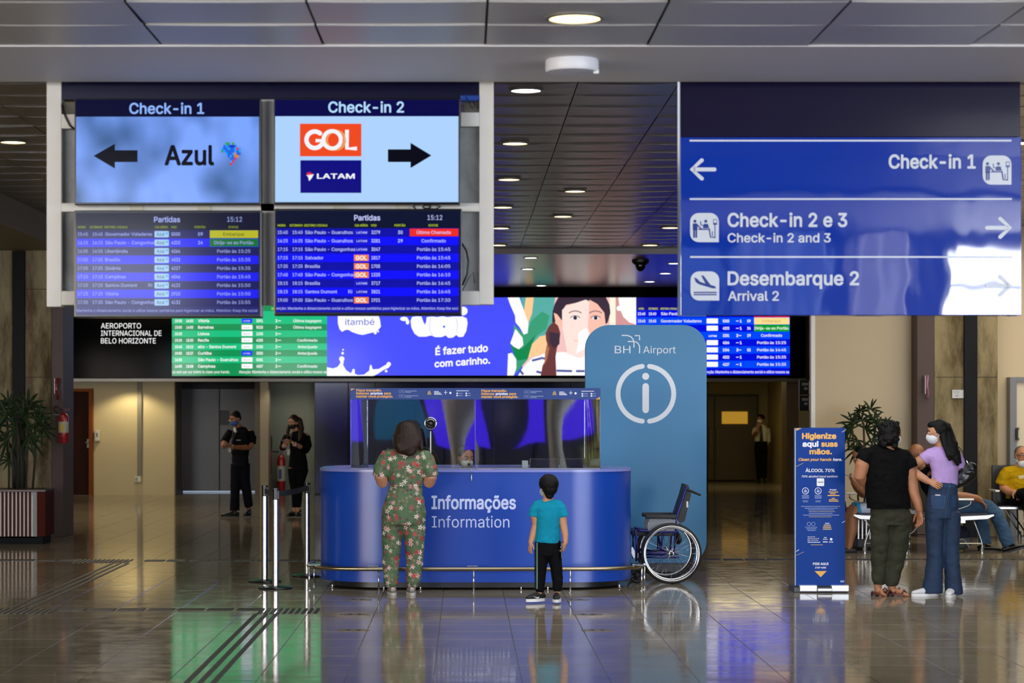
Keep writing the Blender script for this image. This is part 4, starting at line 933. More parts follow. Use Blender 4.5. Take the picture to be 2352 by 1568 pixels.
# ================================================================ information totem
YT = 23.45; zt0 = .06
t = thing('information_totem', 'tall light blue rounded totem with white i symbol and airport logo', 'sign', (PX(1484,YT), YT, 0))
x0, x1, zT, zB, r = PX(1345,YT), PX(1623,YT), PZ(746,YT), .085, .25
pts = []
for cx, cz, a0 in ((x1-r,zB+r,-90),(x1-r,zT-r,0),(x0+r,zT-r,90),(x0+r,zB+r,180)):
    for k in range(9): a = radians(a0+90*k/8); pts.append((cx+r*cos(a), cz+r*sin(a)))
obj('board', MB().slab(pts, YT, YT+.14), mat('totem_blue', '3f82b0', .35, spec=.4), t, auto=True)
obj('base', MB().box(x0+.2, x1-.2, YT-.05, YT+.4, 0, .1, .01), mat('totem_base', '1a1c20', .4), t)
s = Flat(t, YT-.001, .0015); tw = vin('totem_white', 'e2e8ee', .4)
s.text('lettering', tw, 'BH', 1412, 811, 17, 1448, 1, .0); s.text('lettering', tw, 'Airport', 1477, 811, 16, 1552, 1)
s.stroke('logo_line', tw, [(1429,770),(1441,770),(1449,773),(1454,779),(1456,786),(1456,797)], 2.6); s.stroke('logo_line', tw, [(1459,770.5),(1469,770.5),(1469,780)], 2.6)
s.stroke('logo_line', tw, [(1443,784),(1454,784),(1461,785),(1466,789),(1469,795),(1469,810)], 2.6, 2)
s.arc('symbol_arc', tw, 1483, 904, 63.5, 97, 263, 11); s.arc('symbol_arc', tw, 1484, 904, 63.5, -83, 83, 11)
s.disc('symbol_dot', tw, 1483, 864, 8); s.stroke('symbol_stem', tw, [(1483,887),(1483,941)], 15)
s.done()

# ================================================================ queue posts
def stanchion(px, pyb, pyt, label):
    Y = gy(pyb); X = PX(px, Y); zT = PZ(pyt, Y)
    t = thing('queue_post', label, 'barrier post', (X, Y, 0), 'steel queue posts')
    obj('base', MB().lathe([(.001,0),(.165,0),(.17,.006),(.165,.016),(.1,.024),(.04,.03),(.001,.03)], (X,Y,0), 36), mat('post_base','101113',.25), t, smooth=False, auto=True)
    obj('pole', MB().lathe([(.001,.028),(.033,.028),(.033,zT-.11),(.001,zT-.11)], (X,Y,0), 24), M_STEEL, t, auto=True)
    c = obj('belt_head', MB().lathe([(.001,zT-.11),(.03,zT-.11),(.03,zT-.015),(.035,zT-.013),(.035,zT),(.001,zT)], (X,Y,0), 24), mat('post_head','1d1d20',.3), t, auto=True)
    obj('cassette_face', MB().box(X+.012, X+.034, Y-.034, Y-.01, zT-.105, zT-.02, .003), mat('cassette','2a2a30',.3), c)
    return t, X, Y, zT
p1 = stanchion(608, 1336, 1114, 'left steel queue post, farther of the close pair')
p2 = stanchion(633, 1351, 1121, 'middle steel queue post, nearest the viewer')
p3 = stanchion(706, 1323, 1108, 'right steel queue post beside the blue counter')
def belt(a, b, par):
    d = Vector((b[1]-a[1], b[2]-a[2], 0)); L = d.length; d.normalize(); n = Vector((-d.y, d.x, 0)); mb = MB(); vs = []
    for k in (-1, 1):
        for i in range(9):
            u = i/8; sag = -.008*sin(pi*u); p = Vector((a[1], a[2], 0))+d*(.03+(L-.06)*u)+n*(k*.001)
            vs += [(p.x, p.y, a[3]+(b[3]-a[3])*u-.085+sag), (p.x, p.y, a[3]+(b[3]-a[3])*u-.03+sag)]
    fs = []
    for k in (0, 18):
        for i in range(8): q = k+2*i; fs.append((q,q+2,q+3,q+1))
    obj('belt', mb.add(vs, fs), mat('belt_grey','26282a',.6), par)
belt(p2, p3, p2[0]); belt(p1, p2, p1[0])

# ================================================================ hand sanitiser banner
YB = 20.95
t = thing('sanitizer_banner', 'narrow upright blue banner reading Higienize aqui suas mãos on silver pedal base', 'banner', (PX(1884,YB), YB, 0))
bd = obj('board', MB().box(PX(1828,YB), PX(1941,YB), YB, YB+.06, PZ(1345,YB), PZ(982,YB), .003), mat('banner_blue', '0c3a8c', .4, spec=.12), t)
obj('side_edge', MB().box(PX(1825.5,YB), PX(1828.5,YB), YB+.003, YB+.06, PZ(1344,YB), PZ(983,YB)), mat('banner_edge','6a7078',.3,.5), t)
M_PAL = mat('pedal_silver', 'd2d4d8', .3, .3)
obj('base', MB().box(PX(1822,YB), PX(1945,YB), YB-.05, YB+.3, 0, .05, .006), mat('banner_base','2c2e33',.4), t)
obj('base_cover', MB().box(PX(1835,YB), PX(1874,YB), YB-.07, YB+.02, .012, .068, .004), M_PAL, t); obj('base_cover', MB().box(PX(1908,YB), PX(1947,YB), YB-.07, YB+.02, .012, .068, .004), M_PAL, t)
obj('pedal', MB().box(PX(1875,YB), PX(1907,YB), YB-.1, YB, .016, .04, .004), M_PAL, t)
s = Flat(bd, YB-.0005, .0008); fy = vin('banner_yellow','e0a83c'); fw_ = vin('banner_white','e4e8ee'); fg = vin('banner_grey','8c9cc8')
s.poly('corner_mark', fy, [(1829,983),(1842,983),(1829,989)])
s.text('lettering', fy, 'Higienize', 1842, 1007, 12, 1921, 1, .05); s.text('lettering', fw_, 'aqui', 1843, 1025, 11.5, 1880, 1, .045); s.text('lettering', fy, 'suas', 1886, 1025, 11.5, 1924, 1, .045); s.text('lettering', fy, 'mãos.', 1859, 1042.5, 11.5, 1911, 1, .045)
s.text('lettering', fy, 'Clean your hands', 1834, 1058, 6.2, 1910, 1, .03, shear=.2); s.text('lettering', fw_, 'here.', 1913, 1058, 6.2, 1934, 1, .03, shear=.2)
s.text('lettering', fw_, 'ÁLCOOL 70%', 1850, 1083.5, 7, 1917, 1, .025); s.text('lettering', fw_, '70% alcohol hand sanitizer', 1841, 1096, 4.6, 1925, 1, .015, shear=.2)
s.rect('nozzle_plate', fw_, 1876, 1098, 1893, 1116, r=2); s.stroke('nozzle', vin('nozzle','6a6e70'), [(1879,1107),(1890,1107)], 2, 2)
for cx in (1850, 1879):
    s.arc('icon', fw_, cx, 1127, 7.2, 0, 360, 1.2, n=20, round_=False); s.poly('icon', fg, [(cx-4,1130),(cx-1,1122),(cx+3,1126),(cx+4,1131)], 1)
    for q in range(3): s.rect('small_print', fg, cx-8, 1137+q*3, cx+8, 1138.2+q*3)
    for q in range(2): s.rect('small_print', fg, cx-6, 1149+q*2.6, cx+6, 1149.9+q*2.6)
s.text('lettering', fw_, 'Pronto!', 1906, 1126, 3.2, 1921, 1, .03)
for i, (a, b) in enumerate(((1903,1925),(1907,1919),(1901,1928))): s.rect('small_print', fy, a, 1128.5+i*4, b, 1130.7+i*4)
for i, (a, b) in enumerate(((1910,1918),(1904,1924),(1904,1926))): s.rect('small_print', fy, a, 1143+i*3.4, b, 1144.8+i*3.4)
for i, (a, b, m_) in enumerate(((1840,1930,fg),(1848,1924,fg),(1856,1916,fg),(1858,1918,bwn),(1858,1912,fg),(1845,1927,fg),(1858,1910,bwn))): s.rect('small_print', m_, a, 1162+i*4, b, 1163.2+i*4)
for cx in (1858, 1868): s.arc('icon', fg, cx, 1203, 4.2, 0, 360, .9, n=14, round_=False)
for i in range(3): s.rect('small_print', fg, 1849+i*3, 1210+i*3.6, 1877-i*2, 1211.2+i*3.6)
for i, (a, b) in enumerate(((1895,1905),(1892,1908),(1890,1909),(1890,1910))): s.rect('small_print', bwn if i else fg, a, 1200+i*4.4, b, 1203+i*4.4)
s.text('lettering', fw_, 'Aeroporto', 1855, 1233.5, 2.6, 1872); s.text('lettering', fw_, 'Internacional de', 1855, 1237.5, 2.6, 1881); s.text('lettering', fw_, 'Belo Horizonte', 1855, 1241.5, 2.6, 1879)
s.rect('small_print', fw_, 1855, 1244, 1884, 1245.4); s.stroke('emblem', fw_, [(1891,1238),(1900,1238)], 1.4); s.stroke('emblem', fw_, [(1893,1234),(1898,1234)], 1.4); s.rect('small_print', fw_, 1890, 1243, 1901, 1245); s.disc('emblem', fw_, 1909, 1238, 3); s.rect('small_print', fw_, 1904, 1243.5, 1914, 1245)
s.rect('small_print', bwn, 1862, 1250, 1890, 1251.5)
s.text('lettering', fw_, 'PISE AQUI', 1867, 1297, 5.2, 1903, 1, .03); s.text('lettering', fw_, 'STEP HERE', 1872, 1305, 3.6, 1898, 1, .02, shear=.2)
s.poly('arrow_down', fy, [(1871,1311),(1899,1311),(1885,1325)])
s.rect('corner_tag', fg, 1930, 1332.5, 1939, 1337)
for a in ([(1829,1071),(1845,1063)],[(1829,1275),(1846,1267)]): s.stroke('slash', bwn, a, 1)
for a in ([(1829,1266),(1835,1262)],[(1934,1200),(1941,1196)],[(1934,992),(1941,988)]): s.stroke('slash', fw_, a, 1)
s.done()

# ================================================================ wheelchair
YW1, YW2 = 21.9, 22.5
CXW = PX(1541.5, YW1); R = .302
t = thing('wheelchair', 'empty folded-arm wheelchair with large spoked wheel in front of the blue totem', 'wheelchair', (CXW, (YW1+YW2)/2, 0))
M_TYR = mat('tyre', '0e0e10', .6); M_RIM = mat('rim_silver', 'd8d8d8', .2, .9); M_WF = mat('frame_navy', '16166a', .3, .2); M_UP = mat('upholstery', '141416', .55, bump=(12,.2)); M_SK = mat('skirt_grey', '7c8084', .4)
def circ(cx, y, cz, r, n=48, dy=0): return [(cx+r*cos(2*pi*k/n), y, cz+r*sin(2*pi*k/n)) for k in range(n)]
spoke0 = None
def bigwheel(Y, side):
    w_ = obj('wheel', MB().tube(circ(CXW, Y, R, R-.017), .017, 10, lat=(0,1,0), closed=True), M_TYR, t, smooth=True)
    obj('rim', MB().tube(circ(CXW, Y, R, R-.045), .011, 8, lat=(0,1,0), closed=True), M_RIM, w_, smooth=True)
    obj('push_rim', MB().tube(circ(CXW, Y+side*.05, R, R-.032), .008, 8, lat=(0,1,0), closed=True), M_CHROME, w_, smooth=True)
    obj('hub', MB().lathe([(.001,-.035),(.022,-.035),(.026,-.02),(.012,-.01),(.012,.02),(.022,.03),(.001,.035)], (CXW, Y, R), 18, 'y'), M_STEEL, w_, auto=True)
    obj('hub_cap', MB().ell((CXW, Y+side*.038, R), (.018,.012,.018)), M_BLACK, w_, smooth=True)
    for k in range(28):
        a = 2*pi*k/28; b = a+(.9 if k % 2 else -.9)
        q = (-.03 if k % 4 < 2 else .03)
        obj('spoke', MB().tube([(CXW+.018*cos(b), Y+q, R+.018*sin(b)), (CXW+(R-.045)*cos(a), Y, R+(R-.045)*sin(a))], .0014, 4), M_CHROME, w_)
    return w_
bigwheel(YW1, -1); bigwheel(YW2, 1)
def XW(px): return PX(px, YW1)
def ZW(py): return PZ(py, YW1)
for Y, sd in ((YW1+.09, 1), (YW2-.09, -1)):
    def pt(px, py): return (XW(px), Y, ZW(py))
    obj('side_frame', MB().tube(smoothpath([pt(1466,1218),pt(1500,1222),pt(1560,1222)]), .012, 8), M_WF, t, smooth=True)
    obj('side_frame', MB().tube([pt(1478,1271),pt(1562,1273)], .012, 8).tube([pt(1478,1281),pt(1562,1281)], .01, 8), M_WF, t, smooth=True)
    obj('upright', MB().tube([pt(1521,1268),pt(1522,1235),pt(1527,1222)], .009, 8).tube([pt(1550,1270),pt(1556,1190),pt(1566,1160),pt(1580,1118)], .011, 8), M_WF, t, smooth=True)
    obj('handle', MB().tube([pt(1581,1124),pt(1590,1128),pt(1610,1137)], .012, 10, cap=True), mat('grip','0b0b0c',.6), t, smooth=True)
    obj('armrest', MB().box(XW(1484), XW(1556), Y-.03, Y+.03, ZW(1192), ZW(1182), .012), M_UP, t, auto=True)
    obj('skirt_guard', MB().slab([(XW(a),ZW(b)) for a,b in ((1490,1222),(1489,1205),(1494,1191),(1558,1194),(1562,1205),(1555,1223),(1530,1225))], Y-.004, Y+.004), M_SK, t)
    obj('caster_fork', MB().tube([pt(1461,1218),pt(1464,1245),pt(1463,1290)], .011, 8), M_WF, t, smooth=True)
    cw = (XW(1465), Y, .078)
    obj('caster', MB().tube(circ(cw[0], Y, .078, .06, 24), .016, 8, lat=(0,1,0), closed=True).lathe([(.001,-.02),(.03,-.02),(.03,.02),(.001,.02)], (cw[0],Y,.078), 14, 'y'), M_TYR, t, smooth=True)
for q in (1200, 1207, 1214): obj('rivet', MB().ell((XW(1492 if q == 1200 else 1515 if q == 1207 else 1541), YW1+.084, ZW(1203 if q == 1200 else 1194)), (.005,.003,.005), n=8, m=5), M_CHROME, t, smooth=True)
Ya, Yb = YW1+.1, YW2-.1
obj('seat', MB().box(XW(1454), XW(1552), Ya, Yb, ZW(1232), ZW(1221), .012), M_UP, t, auto=True)
bk = MB(); V = [(XW(a), ZW(b)) for a,b in ((1556,1194),(1577,1113),(1583,1114),(1590,1136),(1575,1198),(1566,1202))]; bk.slab(V, Ya, Yb)
obj('backrest', bk, M_UP, t)
obj('back_label', MB().box(XW(1579), XW(1583), Ya-.003, Ya+.01, ZW(1166), ZW(1152)), mat('label_white','c8c8c4',.5), t)
obj('back_pad', MB().ell((XW(1564), (Ya+Yb)/2, ZW(1240)), (.035,.2,.06)), M_UP, t, smooth=True)
obj('cross_brace', MB().tube([(XW(1521),Ya,ZW(1278)),(XW(1521),Yb,ZW(1228))], .01, 8).tube([(XW(1525),Yb,ZW(1278)),(XW(1525),Ya,ZW(1228))], .01, 8), M_WF, t, smooth=True)
obj('axle', MB().tube([(CXW,YW1,R),(CXW,YW2,R)], .009, 8), M_STEEL, t)
obj('foot_plate', MB().slab([(XW(a),ZW(b)) for a,b in ((1452,1258),(1455,1257),(1460,1268),(1469,1273),(1468,1282),(1457,1283),(1452,1272))], YW1+.1, YW1+.2), mat('footplate_silver','b8b8b8',.3,.7), t)
obj('step_plate', MB().box(XW(1453), XW(1478), YW1+.05, YW1+.25, ZW(1303), ZW(1296), .003), mat('footplate_grey','9a9c9e',.35,.5), t)

# ================================================================ fire extinguishers and signs
def extinguisher(X, Y, z0, H, r, label, horn):
    t = thing('fire_extinguisher', label, 'fire extinguisher', (X, Y, z0))
    M_R = mat('extinguisher_red', '9a1218', .25, coat=.5)
    obj('cylinder', MB().lathe([(.001,z0),(r*.9,z0),(r,z0+.02),(r,z0+H*.74),(r*.85,z0+H*.81),(r*.4,z0+H*.86),(r*.28,z0+H*.88),(.001,z0+H*.88)], (X,Y,0), 24), M_R, t, smooth=False, auto=True)
    obj('label_band', MB().lathe([(r*1.01,z0+H*.3),(r*1.01,z0+H*.62),(r,z0+H*.62),(r,z0+H*.3)], (X,Y,0), 24), mat('ext_label','b8b4a0',.5), t, auto=True)
    obj('label_patch', MB().box(X-r*.5, X+r*.2, Y-r*1.06, Y-r*.8, z0+H*.34, z0+H*.55), mat('ext_patch' if horn else 'ext_patch_yellow','2c3a78' if horn else 'c8b040',.5), t)
    obj('valve', MB().box(X-r*.3, X+r*.3, Y-r*.3, Y+r*.3, z0+H*.87, z0+H*.94, .004), M_BLACK, t)
    obj('lever', MB().box(X-r*.2, X+r*1.2, Y-.01, Y+.01, z0+H*.97, z0+H*.985).box(X-r*.2, X+r*1.1, Y-.01, Y+.01, z0+H*.93, z0+H*.945), mat('lever_red','7a1216',.3), t)
    if horn:
        obj('hose', MB().tube(smoothpath([(X-.05,Y,z0+H*.93),(X-.22,Y-.02,z0+H*.95),(X-.36,Y-.03,z0+H*1.06),(X-.39,Y-.03,z0+H*1.22),(X-.3,Y-.03,z0+H*1.33),(X-.2,Y-.03,z0+H*1.25),(X-.2,Y-.03,z0+H*.95)]), .014, 8), M_BLACK, t, smooth=True)
        obj('horn', MB().tube([(X-.2,Y-.03,z0+H*.95),(X-.22,Y-.03,z0+H*.75),(X-.25,Y-.03,z0+H*.42)], n=14, r=None) if False else MB().tube([(X-.2,Y-.03,z0+H*.95,.02),(X-.22,Y-.03,z0+H*.75,.035),(X-.25,Y-.03,z0+H*.45,.065)], n=14), M_R, t, smooth=True)
    else:
        obj('hose', MB().tube(smoothpath([(X,Y,z0+H*.93),(X-.05,Y,z0+H*1.02),(X-.1,Y,z0+H*1.06),(X-.13,Y,z0+H*.98),(X-.08,Y-.01,z0+H*.85)]), .011, 8), M_BLACK, t, smooth=True)
        obj('wall_bracket', MB().box(X-.06, X-.005, Y+.05, Y+.2, z0+H*.5, z0+H*.56), M_STEEL, t)
        obj('wall_hook', MB().tube([(X-.14,Y+.02,z0+H*.86),(X-.14,Y-.01,z0+H*.82),(X-.02,Y-.02,z0+H*.82)], .006, 6), M_STEEL, t)
    return t
Y = 29.72; extinguisher(PX(146,Y), Y, PZ(1017,Y), .46, .068, 'small red fire extinguisher hooked on the left concrete pillar', False)
Y = 44.6; extinguisher(PX(646,Y), Y, 0, .93, .085, 'large red wheeled-type fire extinguisher with horn standing by the grey wall', True)
for px, Y, py0, py1, lb in ((133,29.87,869,916,'narrow red edge-on extinguisher sign on the left pillar'), (2128,29.87,862,916,'narrow reflective edge-on extinguisher sign on the right pillar')):
    x = PX(px,Y); t = thing('extinguisher_sign', lb, 'sign', (x,Y,PZ(py1,Y)))
    obj('plate', MB().tube([(x+.01*sin(k),Y-.03-.05*sin(pi*k/8),PZ(py1+(py0-py1)*k/8,Y)) for k in range(9)], .018, 8), mat('sign_red' if px < 200 else 'sign_mauve','7a1a28' if px < 200 else '9a6a80',.12), t, smooth=True)
    obj('sign_edge', MB().box(x-.035, x-.025, Y-.08, Y+.02, PZ(py1-12,Y), PZ(py0,Y)), mat('sign_rim','b8a8a8',.3), t)
Y = 29.88; t = thing('notice_sheet', 'white printed notice taped to the right concrete pillar', 'notice', (PX(2200,Y), Y, PZ(914,Y)))
sh = obj('sheet', MB().box(PX(2187,Y), PX(2213,Y), Y-.004, Y+.01, PZ(914,Y), PZ(895,Y)), mat('sheet_white','ced0d2',.5), t)
s = Flat(sh, Y-.005, .002); ik = vin('ink','505a70')
s.text('lettering', ik, 'Proibido', 2190, 900, 2.4, 2204); s.text('lettering', ik, 'fumar', 2190, 903.5, 2.4, 2203); s.rect('small_print', ik, 2193, 908, 2202, 909.3); s.done()
for py0, py1, lb in ((873,906,'upper black hanging sign plate at the corridor mouth'),(908,943,'lower black hanging sign plate at the corridor mouth')):
    Y = 31.5; t = thing('corridor_sign', lb, 'sign', (PX(1850,Y), Y, PZ(py1,Y)), 'stacked black sign plates at the corridor')
    b_ = obj('plate', MB().box(PX(1836,Y), PX(1866,Y), Y, Y+.05, PZ(py1,Y), PZ(py0,Y), .003), mat('plate_black','131110',.3), t)
    s = Flat(b_, Y-.002, .002); gq = vin('plate_print','8a8680')
    for q in range(2): s.rect('small_print', gq, 1842+q*5, py0+6+q*10, 1856-q, py0+12+q*10)
    s.rect('lit_edge', vin('plate_edge','f2f2ee'), 1858, py0+1, 1865, py1-1, 1)
    s.done()
    obj('bracket', MB().box(PX(1862,Y), PX(1872,Y), 30.4, Y+.05, PZ(py0,Y)-.06, PZ(py0,Y)-.03), M_STEEL, t)

# ================================================================ planters and palms
Y = 28.3
t = thing('slatted_planter', 'dark planter box with red-brown slats over white at the left edge', 'planter', (PX(40,Y), Y, 0))
x0, x1 = PX(-60,Y), PX(83,Y); zt_ = PZ(1124,Y)
obj('liner', MB().box(x0, x1, Y+.03, Y+.6, .08, zt_-.03), mat('liner_white','dcdad4',.5), t)
obj('plinth', MB().box(x0+.02, PX(97,Y), Y+.03, Y+.6, 0, .1), mat('planter_plinth','15181c',.6,spec=.08), t)
obj('rim', MB().box(x0-.01, PX(105,Y), Y-.01, Y+.64, zt_-.03, zt_, .004), mat('planter_rim','2c1512',.4), t)
obj('side_board', MB().box(PX(85,Y), PX(104,Y), Y, Y+.62, .1, zt_-.03, .004), mat('planter_side','45160f',.6,spec=.08,bump=(3,.1)), t)
obj('corner_post', MB().box(PX(76,Y), PX(85,Y), Y-.005, Y+.05, .1, zt_-.03), M_BLACK, t)
M_SLT = mat('slat_redbrown','4a221a',.6,spec=.08); sl = None
for k in range(16):
    x = x0+k*.05
    if x > x1-.05: break
    if sl is None: sl = obj('slat', MB().box(x, x+.024, Y-.002, Y+.025, .1, zt_-.03, .003), M_SLT, t)
    else: share(sl, t, (k*.05,0,0))
obj('soil', MB().box(x0+.02, x1-.02, Y+.05, Y+.58, zt_-.05, zt_-.02), mat('soil','1c140e',.9), t)
M_LF = mat('palm_leaf', '16240f', .5, spec=.2, vary=(6,.6,'24381a')); M_ST = mat('palm_stem', '2b2418', .7)
def palm(label, px0, py0, Y, tips, stems, seed, m_=None):
    random.seed(seed)
    x0, z0 = PX(px0,Y), PZ(py0,Y); t = thing('potted_palm', label, 'plant', (x0, Y, z0))
    for (a, b, c, d) in stems: obj('stem', MB().tube([(PX(a,Y),Y+random.uniform(-.1,.1),PZ(b,Y)),(PX((a+c)/2+2,Y),Y,PZ((b+d)/2,Y)),(PX(c,Y),Y+random.uniform(-.1,.1),PZ(d,Y))], .014, 8), M_ST, t, smooth=True)
    for (a, b, L, ang) in tips:
        c = Vector((PX(a,Y), Y+random.uniform(-.22,.22), PZ(b,Y))); L = L*Y/F; mb = MB(); n = 8
        tilt = random.uniform(-.5,.5)
        for k in range(n):
            th = radians(ang-105+210*k/(n-1)+random.uniform(-8,8)); ln = L*random.uniform(.78,1.1)*(1-.25*abs(k-(n-1)/2)/n)
            d = Vector((cos(th), tilt+random.uniform(-.35,.35), sin(th))).normalized(); sd = d.cross(Vector((0,1,0))).normalized(); up = Vector((0,-1,0))
            w_ = L*.062; pts = []
            for q, (u, ww) in enumerate(((.0,.25),(.25,.9),(.6,1),(.85,.6),(1,.05))):
                p = c+d*ln*u-Vector((0,0,1))*ln*.22*u*u; pts.append((p-sd*w_*ww, p+up*w_*.35*ww, p+sd*w_*ww))
            base = len(mb.v); vs = [p for r in pts for p in r]
            mb.add(vs, [(3*q+j, 3*q+j+1, 3*q+j+4, 3*q+j+3) for q in range(4) for j in (0,1)])
        obj('leaf', mb, m_ or M_LF, t)
    return t
palm('dark fan palm growing from the slatted planter at the left edge', 60, 1124, 28.6,
     [(60,930,56,70),(20,955,62,120),(86,968,50,10),(40,985,55,170),(75,1002,52,-30),(15,1010,50,200),(58,955,50,40),(95,985,42,-10),(8,975,46,150),(30,1055,36,190),(70,940,40,100),(-5,940,55,90),(48,1010,40,-60),(90,950,44,30),(20,925,40,80),(55,975,44,-120)],
     [(42,1124,38,960),(60,1124,62,940),(74,1124,84,975),(24,1124,14,965),(52,1124,44,1000),(30,1124,30,1060)], 3)
palm('dark fan palm standing behind the man with the phone by the cream wall', 1985, 1210, 29.2,
     [(1985,965,44,90),(1960,970,42,130),(2010,965,44,60),(1948,1000,42,170),(1975,1010,38,-130),(2005,1005,40,-30),(2025,990,44,20),(1990,985,40,40),(1965,1030,38,200),(2030,1010,36,-20),(1955,985,36,150),(2000,940,34,75),(2015,975,36,110),(1978,945,34,115),(2035,975,30,50)],
     [(1985,1210,1985,970),(1975,1210,1960,985),(2000,1210,2012,975),(1990,1210,2024,1000)], 5)
Y = 29.2; x = PX(1987,Y)
t = thing('palm_pot', 'dark pot of the right-hand palm, mostly hidden behind the bench', 'pot', (x,Y,0))
obj('pot', MB().lathe([(.001,0),(.2,0),(.26,.3),(.3,PZ(1210,Y)),(.27,PZ(1210,Y)),(.001,PZ(1212,Y)-.03)], (x,Y,0), 24), mat('pot_dark','1e1c1a',.5), t, auto=True)

# ================================================================ benches, luggage
M_BW = mat('bench_white','e4e4e2',.3,.1); M_PAD = mat('bench_pad','141a34',.45); M_LEG = mat('bench_leg','9a9a98',.25,.9)
def bench(cx, Y0, sgn, label, n=3):
    """row of seats facing -X (sgn=-1) or +X, running away from the viewer"""
    t = thing('airport_bench', label, 'bench', (cx, Y0, 0), 'back-to-back airport benches')
    z = .445; bx = cx; fx = cx+sgn*.66
    for k in range(n):
        y0 = Y0+k*.62
        obj('seat', MB().box(cx+sgn*.12, fx-sgn*.02, y0+.03, y0+.58, z-.01, z+.035, .02), M_PAD, t, auto=True)
        b_ = MB(); vs = []
        for yy in (y0+.03, y0+.58):
            for dx, zz in ((.13,z+.02),(.09,z+.3),(.0,z+.62),(-.03,z+.62),(.05,z+.3),(.09,z+.0)): vs.append((cx+sgn*dx, yy, zz))
        b_.add(vs, [(0,1,2,3,4,5),(11,10,9,8,7,6)]+[(j,6+j,6+(j+1)%6,(j+1)%6) for j in range(6)])
        obj('backrest', b_, mat('bench_back','26262a',.35), t)
    for y in (Y0, Y0+n*.62-.02):
        pl = [(cx+sgn*a, b) for a, b in ((.04,z-.035),(.1,z-.06),(.62,z-.03),(.7,z+.01),(.69,z+.022),(.6,z+.012),(.1,z-.01),(.04,z+.0))]
        obj('end_frame', MB().slab(pl if sgn > 0 else pl[::-1], y-.03, y+.0), M_BW, t)
        obj('leg', MB().tube(smoothpath([(fx-sgn*.2,y,z-.05),(fx-sgn*.12,y,.18),(fx-sgn*.1,y,.1),(fx-sgn*.1,y,0)]), .012, 8), M_LEG, t, smooth=True)
        obj('leg', MB().tube(smoothpath([(cx+sgn*.3,y,z-.05),(cx+sgn*.12,y,.17),(cx+sgn*.06,y,.12),(cx+sgn*.06,y,0)]), .012, 8), M_LEG, t, smooth=True)
        for xx in (fx-sgn*.1, cx+sgn*.06): obj('glide', MB().lathe([(.001,0),(.026,0),(.022,.075),(.014,.085),(.001,.085)], (xx,y,0), 14), M_LEG, t, auto=True)
        obj('crossbar', MB().tube([(fx-sgn*.1,y,.12),(cx+sgn*.3,y,.12),(cx+sgn*.06,y,.12)], .008, 6), M_LEG, t)
        obj('armrest', MB().box(fx-sgn*.2, cx+sgn*.24, y-.025, y+.025, z+.19, z+.215, .008), M_BW, t); obj('armrest_stem', MB().tube(smoothpath([(fx-sgn*.24,y,z+.19),(fx-sgn*.26,y,z+.13),(cx+sgn*.16,y,z+.05)]), .009, 6), M_LEG, t, smooth=True)
    obj('long_beam', MB().box(cx+sgn*.3, cx+sgn*.36, Y0, Y0+n*.62, z-.08, z-.04), M_LEG, t)
    return t
YB1 = 26.5
bench(PX(2094,YB1), YB1, -1, 'airport bench facing left where the man with the phone sits'); bench(PX(2148,YB1)-.0, YB1, 1, 'airport bench facing right where the man in jeans sprawls')
# slatted white trolley grill seen under the left bench
Y = 27.4; t = thing('white_rack', 'low rack of upright white bars under the left-facing bench', 'rack', (PX(1992,Y),Y,0))
for k in range(5): obj('bar', MB().box(PX(1972+k*9,Y)-.008, PX(1972+k*9,Y)+.008, Y, Y+.02, .1, .36), M_BW, t)
obj('base', MB().box(PX(1968,Y), PX(2014,Y), Y-.02, Y+.25, .02, .12, .01), mat('rack_base','3a3a3c',.5), t)
# right bench facing the viewer
Yk = 29.0; xk = PX(2298,Yk); t = thing('airport_bench', 'dark bench with crossed steel legs at the right edge', 'bench', (xk+.4,Yk,0))
for k in range(2):
    x0 = xk+k*.6
    obj('seat', MB().box(x0, x0+.56, Yk, Yk+.5, .42, .46, .015), M_PAD, t, auto=True); obj('backrest', MB().box(x0, x0+.56, Yk+.46, Yk+.52, .46, .98, .02), mat('bench_back','26262a',.35), t, auto=True)
obj('front_rail', MB().box(xk-.04, xk+1.2, Yk-.03, Yk+.0, .415, .45, .006), M_LEG, t)
obj('armrest', MB().box(xk-.06, xk-.0, Yk+.03, Yk+.4, .64, .665, .008), M_BW, t); obj('armrest_stem', MB().tube([(xk-.02,Yk+.2,.65),(xk+.02,Yk+.3,.45)], .012, 6), M_LEG, t)
obj('end_cap', MB().box(xk-.12, xk-.04, Yk-.02, Yk+.3, .38, .42, .006), M_BW, t)
for k in range(2):
    for a, b in ((0,.25),(.3,.15),(.12,.5),(.5,.4)):
        obj('leg', MB().tube([(xk+.08+k*.55+a*.6,Yk+.1+k*.02+a*.2,.41),(xk+.22+k*.5+b*.35,Yk+.1+a*.2,.05)], .011, 6), mat('leg_dark','3a3a3a',.3,.8), t)
    obj('glide', MB().lathe([(.001,0),(.03,0),(.022,.12),(.001,.13)], (xk+.28+k*.4,Yk+.12,0), 14), M_LEG, t, auto=True)
Y = 27.0; x0, x1 = PX(1936,Y), PX(1963,Y)
t = thing('suitcase', 'dark red suitcase standing behind the sitting man\'s bare leg', 'suitcase', ((x0+x1)/2,Y,0))
obj('shell', MB().box(x0-.1, x1, Y+.1, Y+.5, .05, .52, .03), mat('case_red','4e0c14',.35), t, auto=True); obj('wheel', MB().tube(circ(x1-.06,Y+.08,.04,.028,18), .012, 8, lat=(0,1,0), closed=True), M_DARK, t, smooth=True); obj('handle', MB().tube([(x0-.03,Y+.3,.52),(x0-.03,Y+.3,.58),(x1-.06,Y+.3,.58),(x1-.06,Y+.3,.52)], .01, 6), M_DARK, t)
Y = 26.9; t = thing('backpack', 'grey and navy backpack slumped under the right-facing bench', 'backpack', (PX(2205,Y),Y,0))
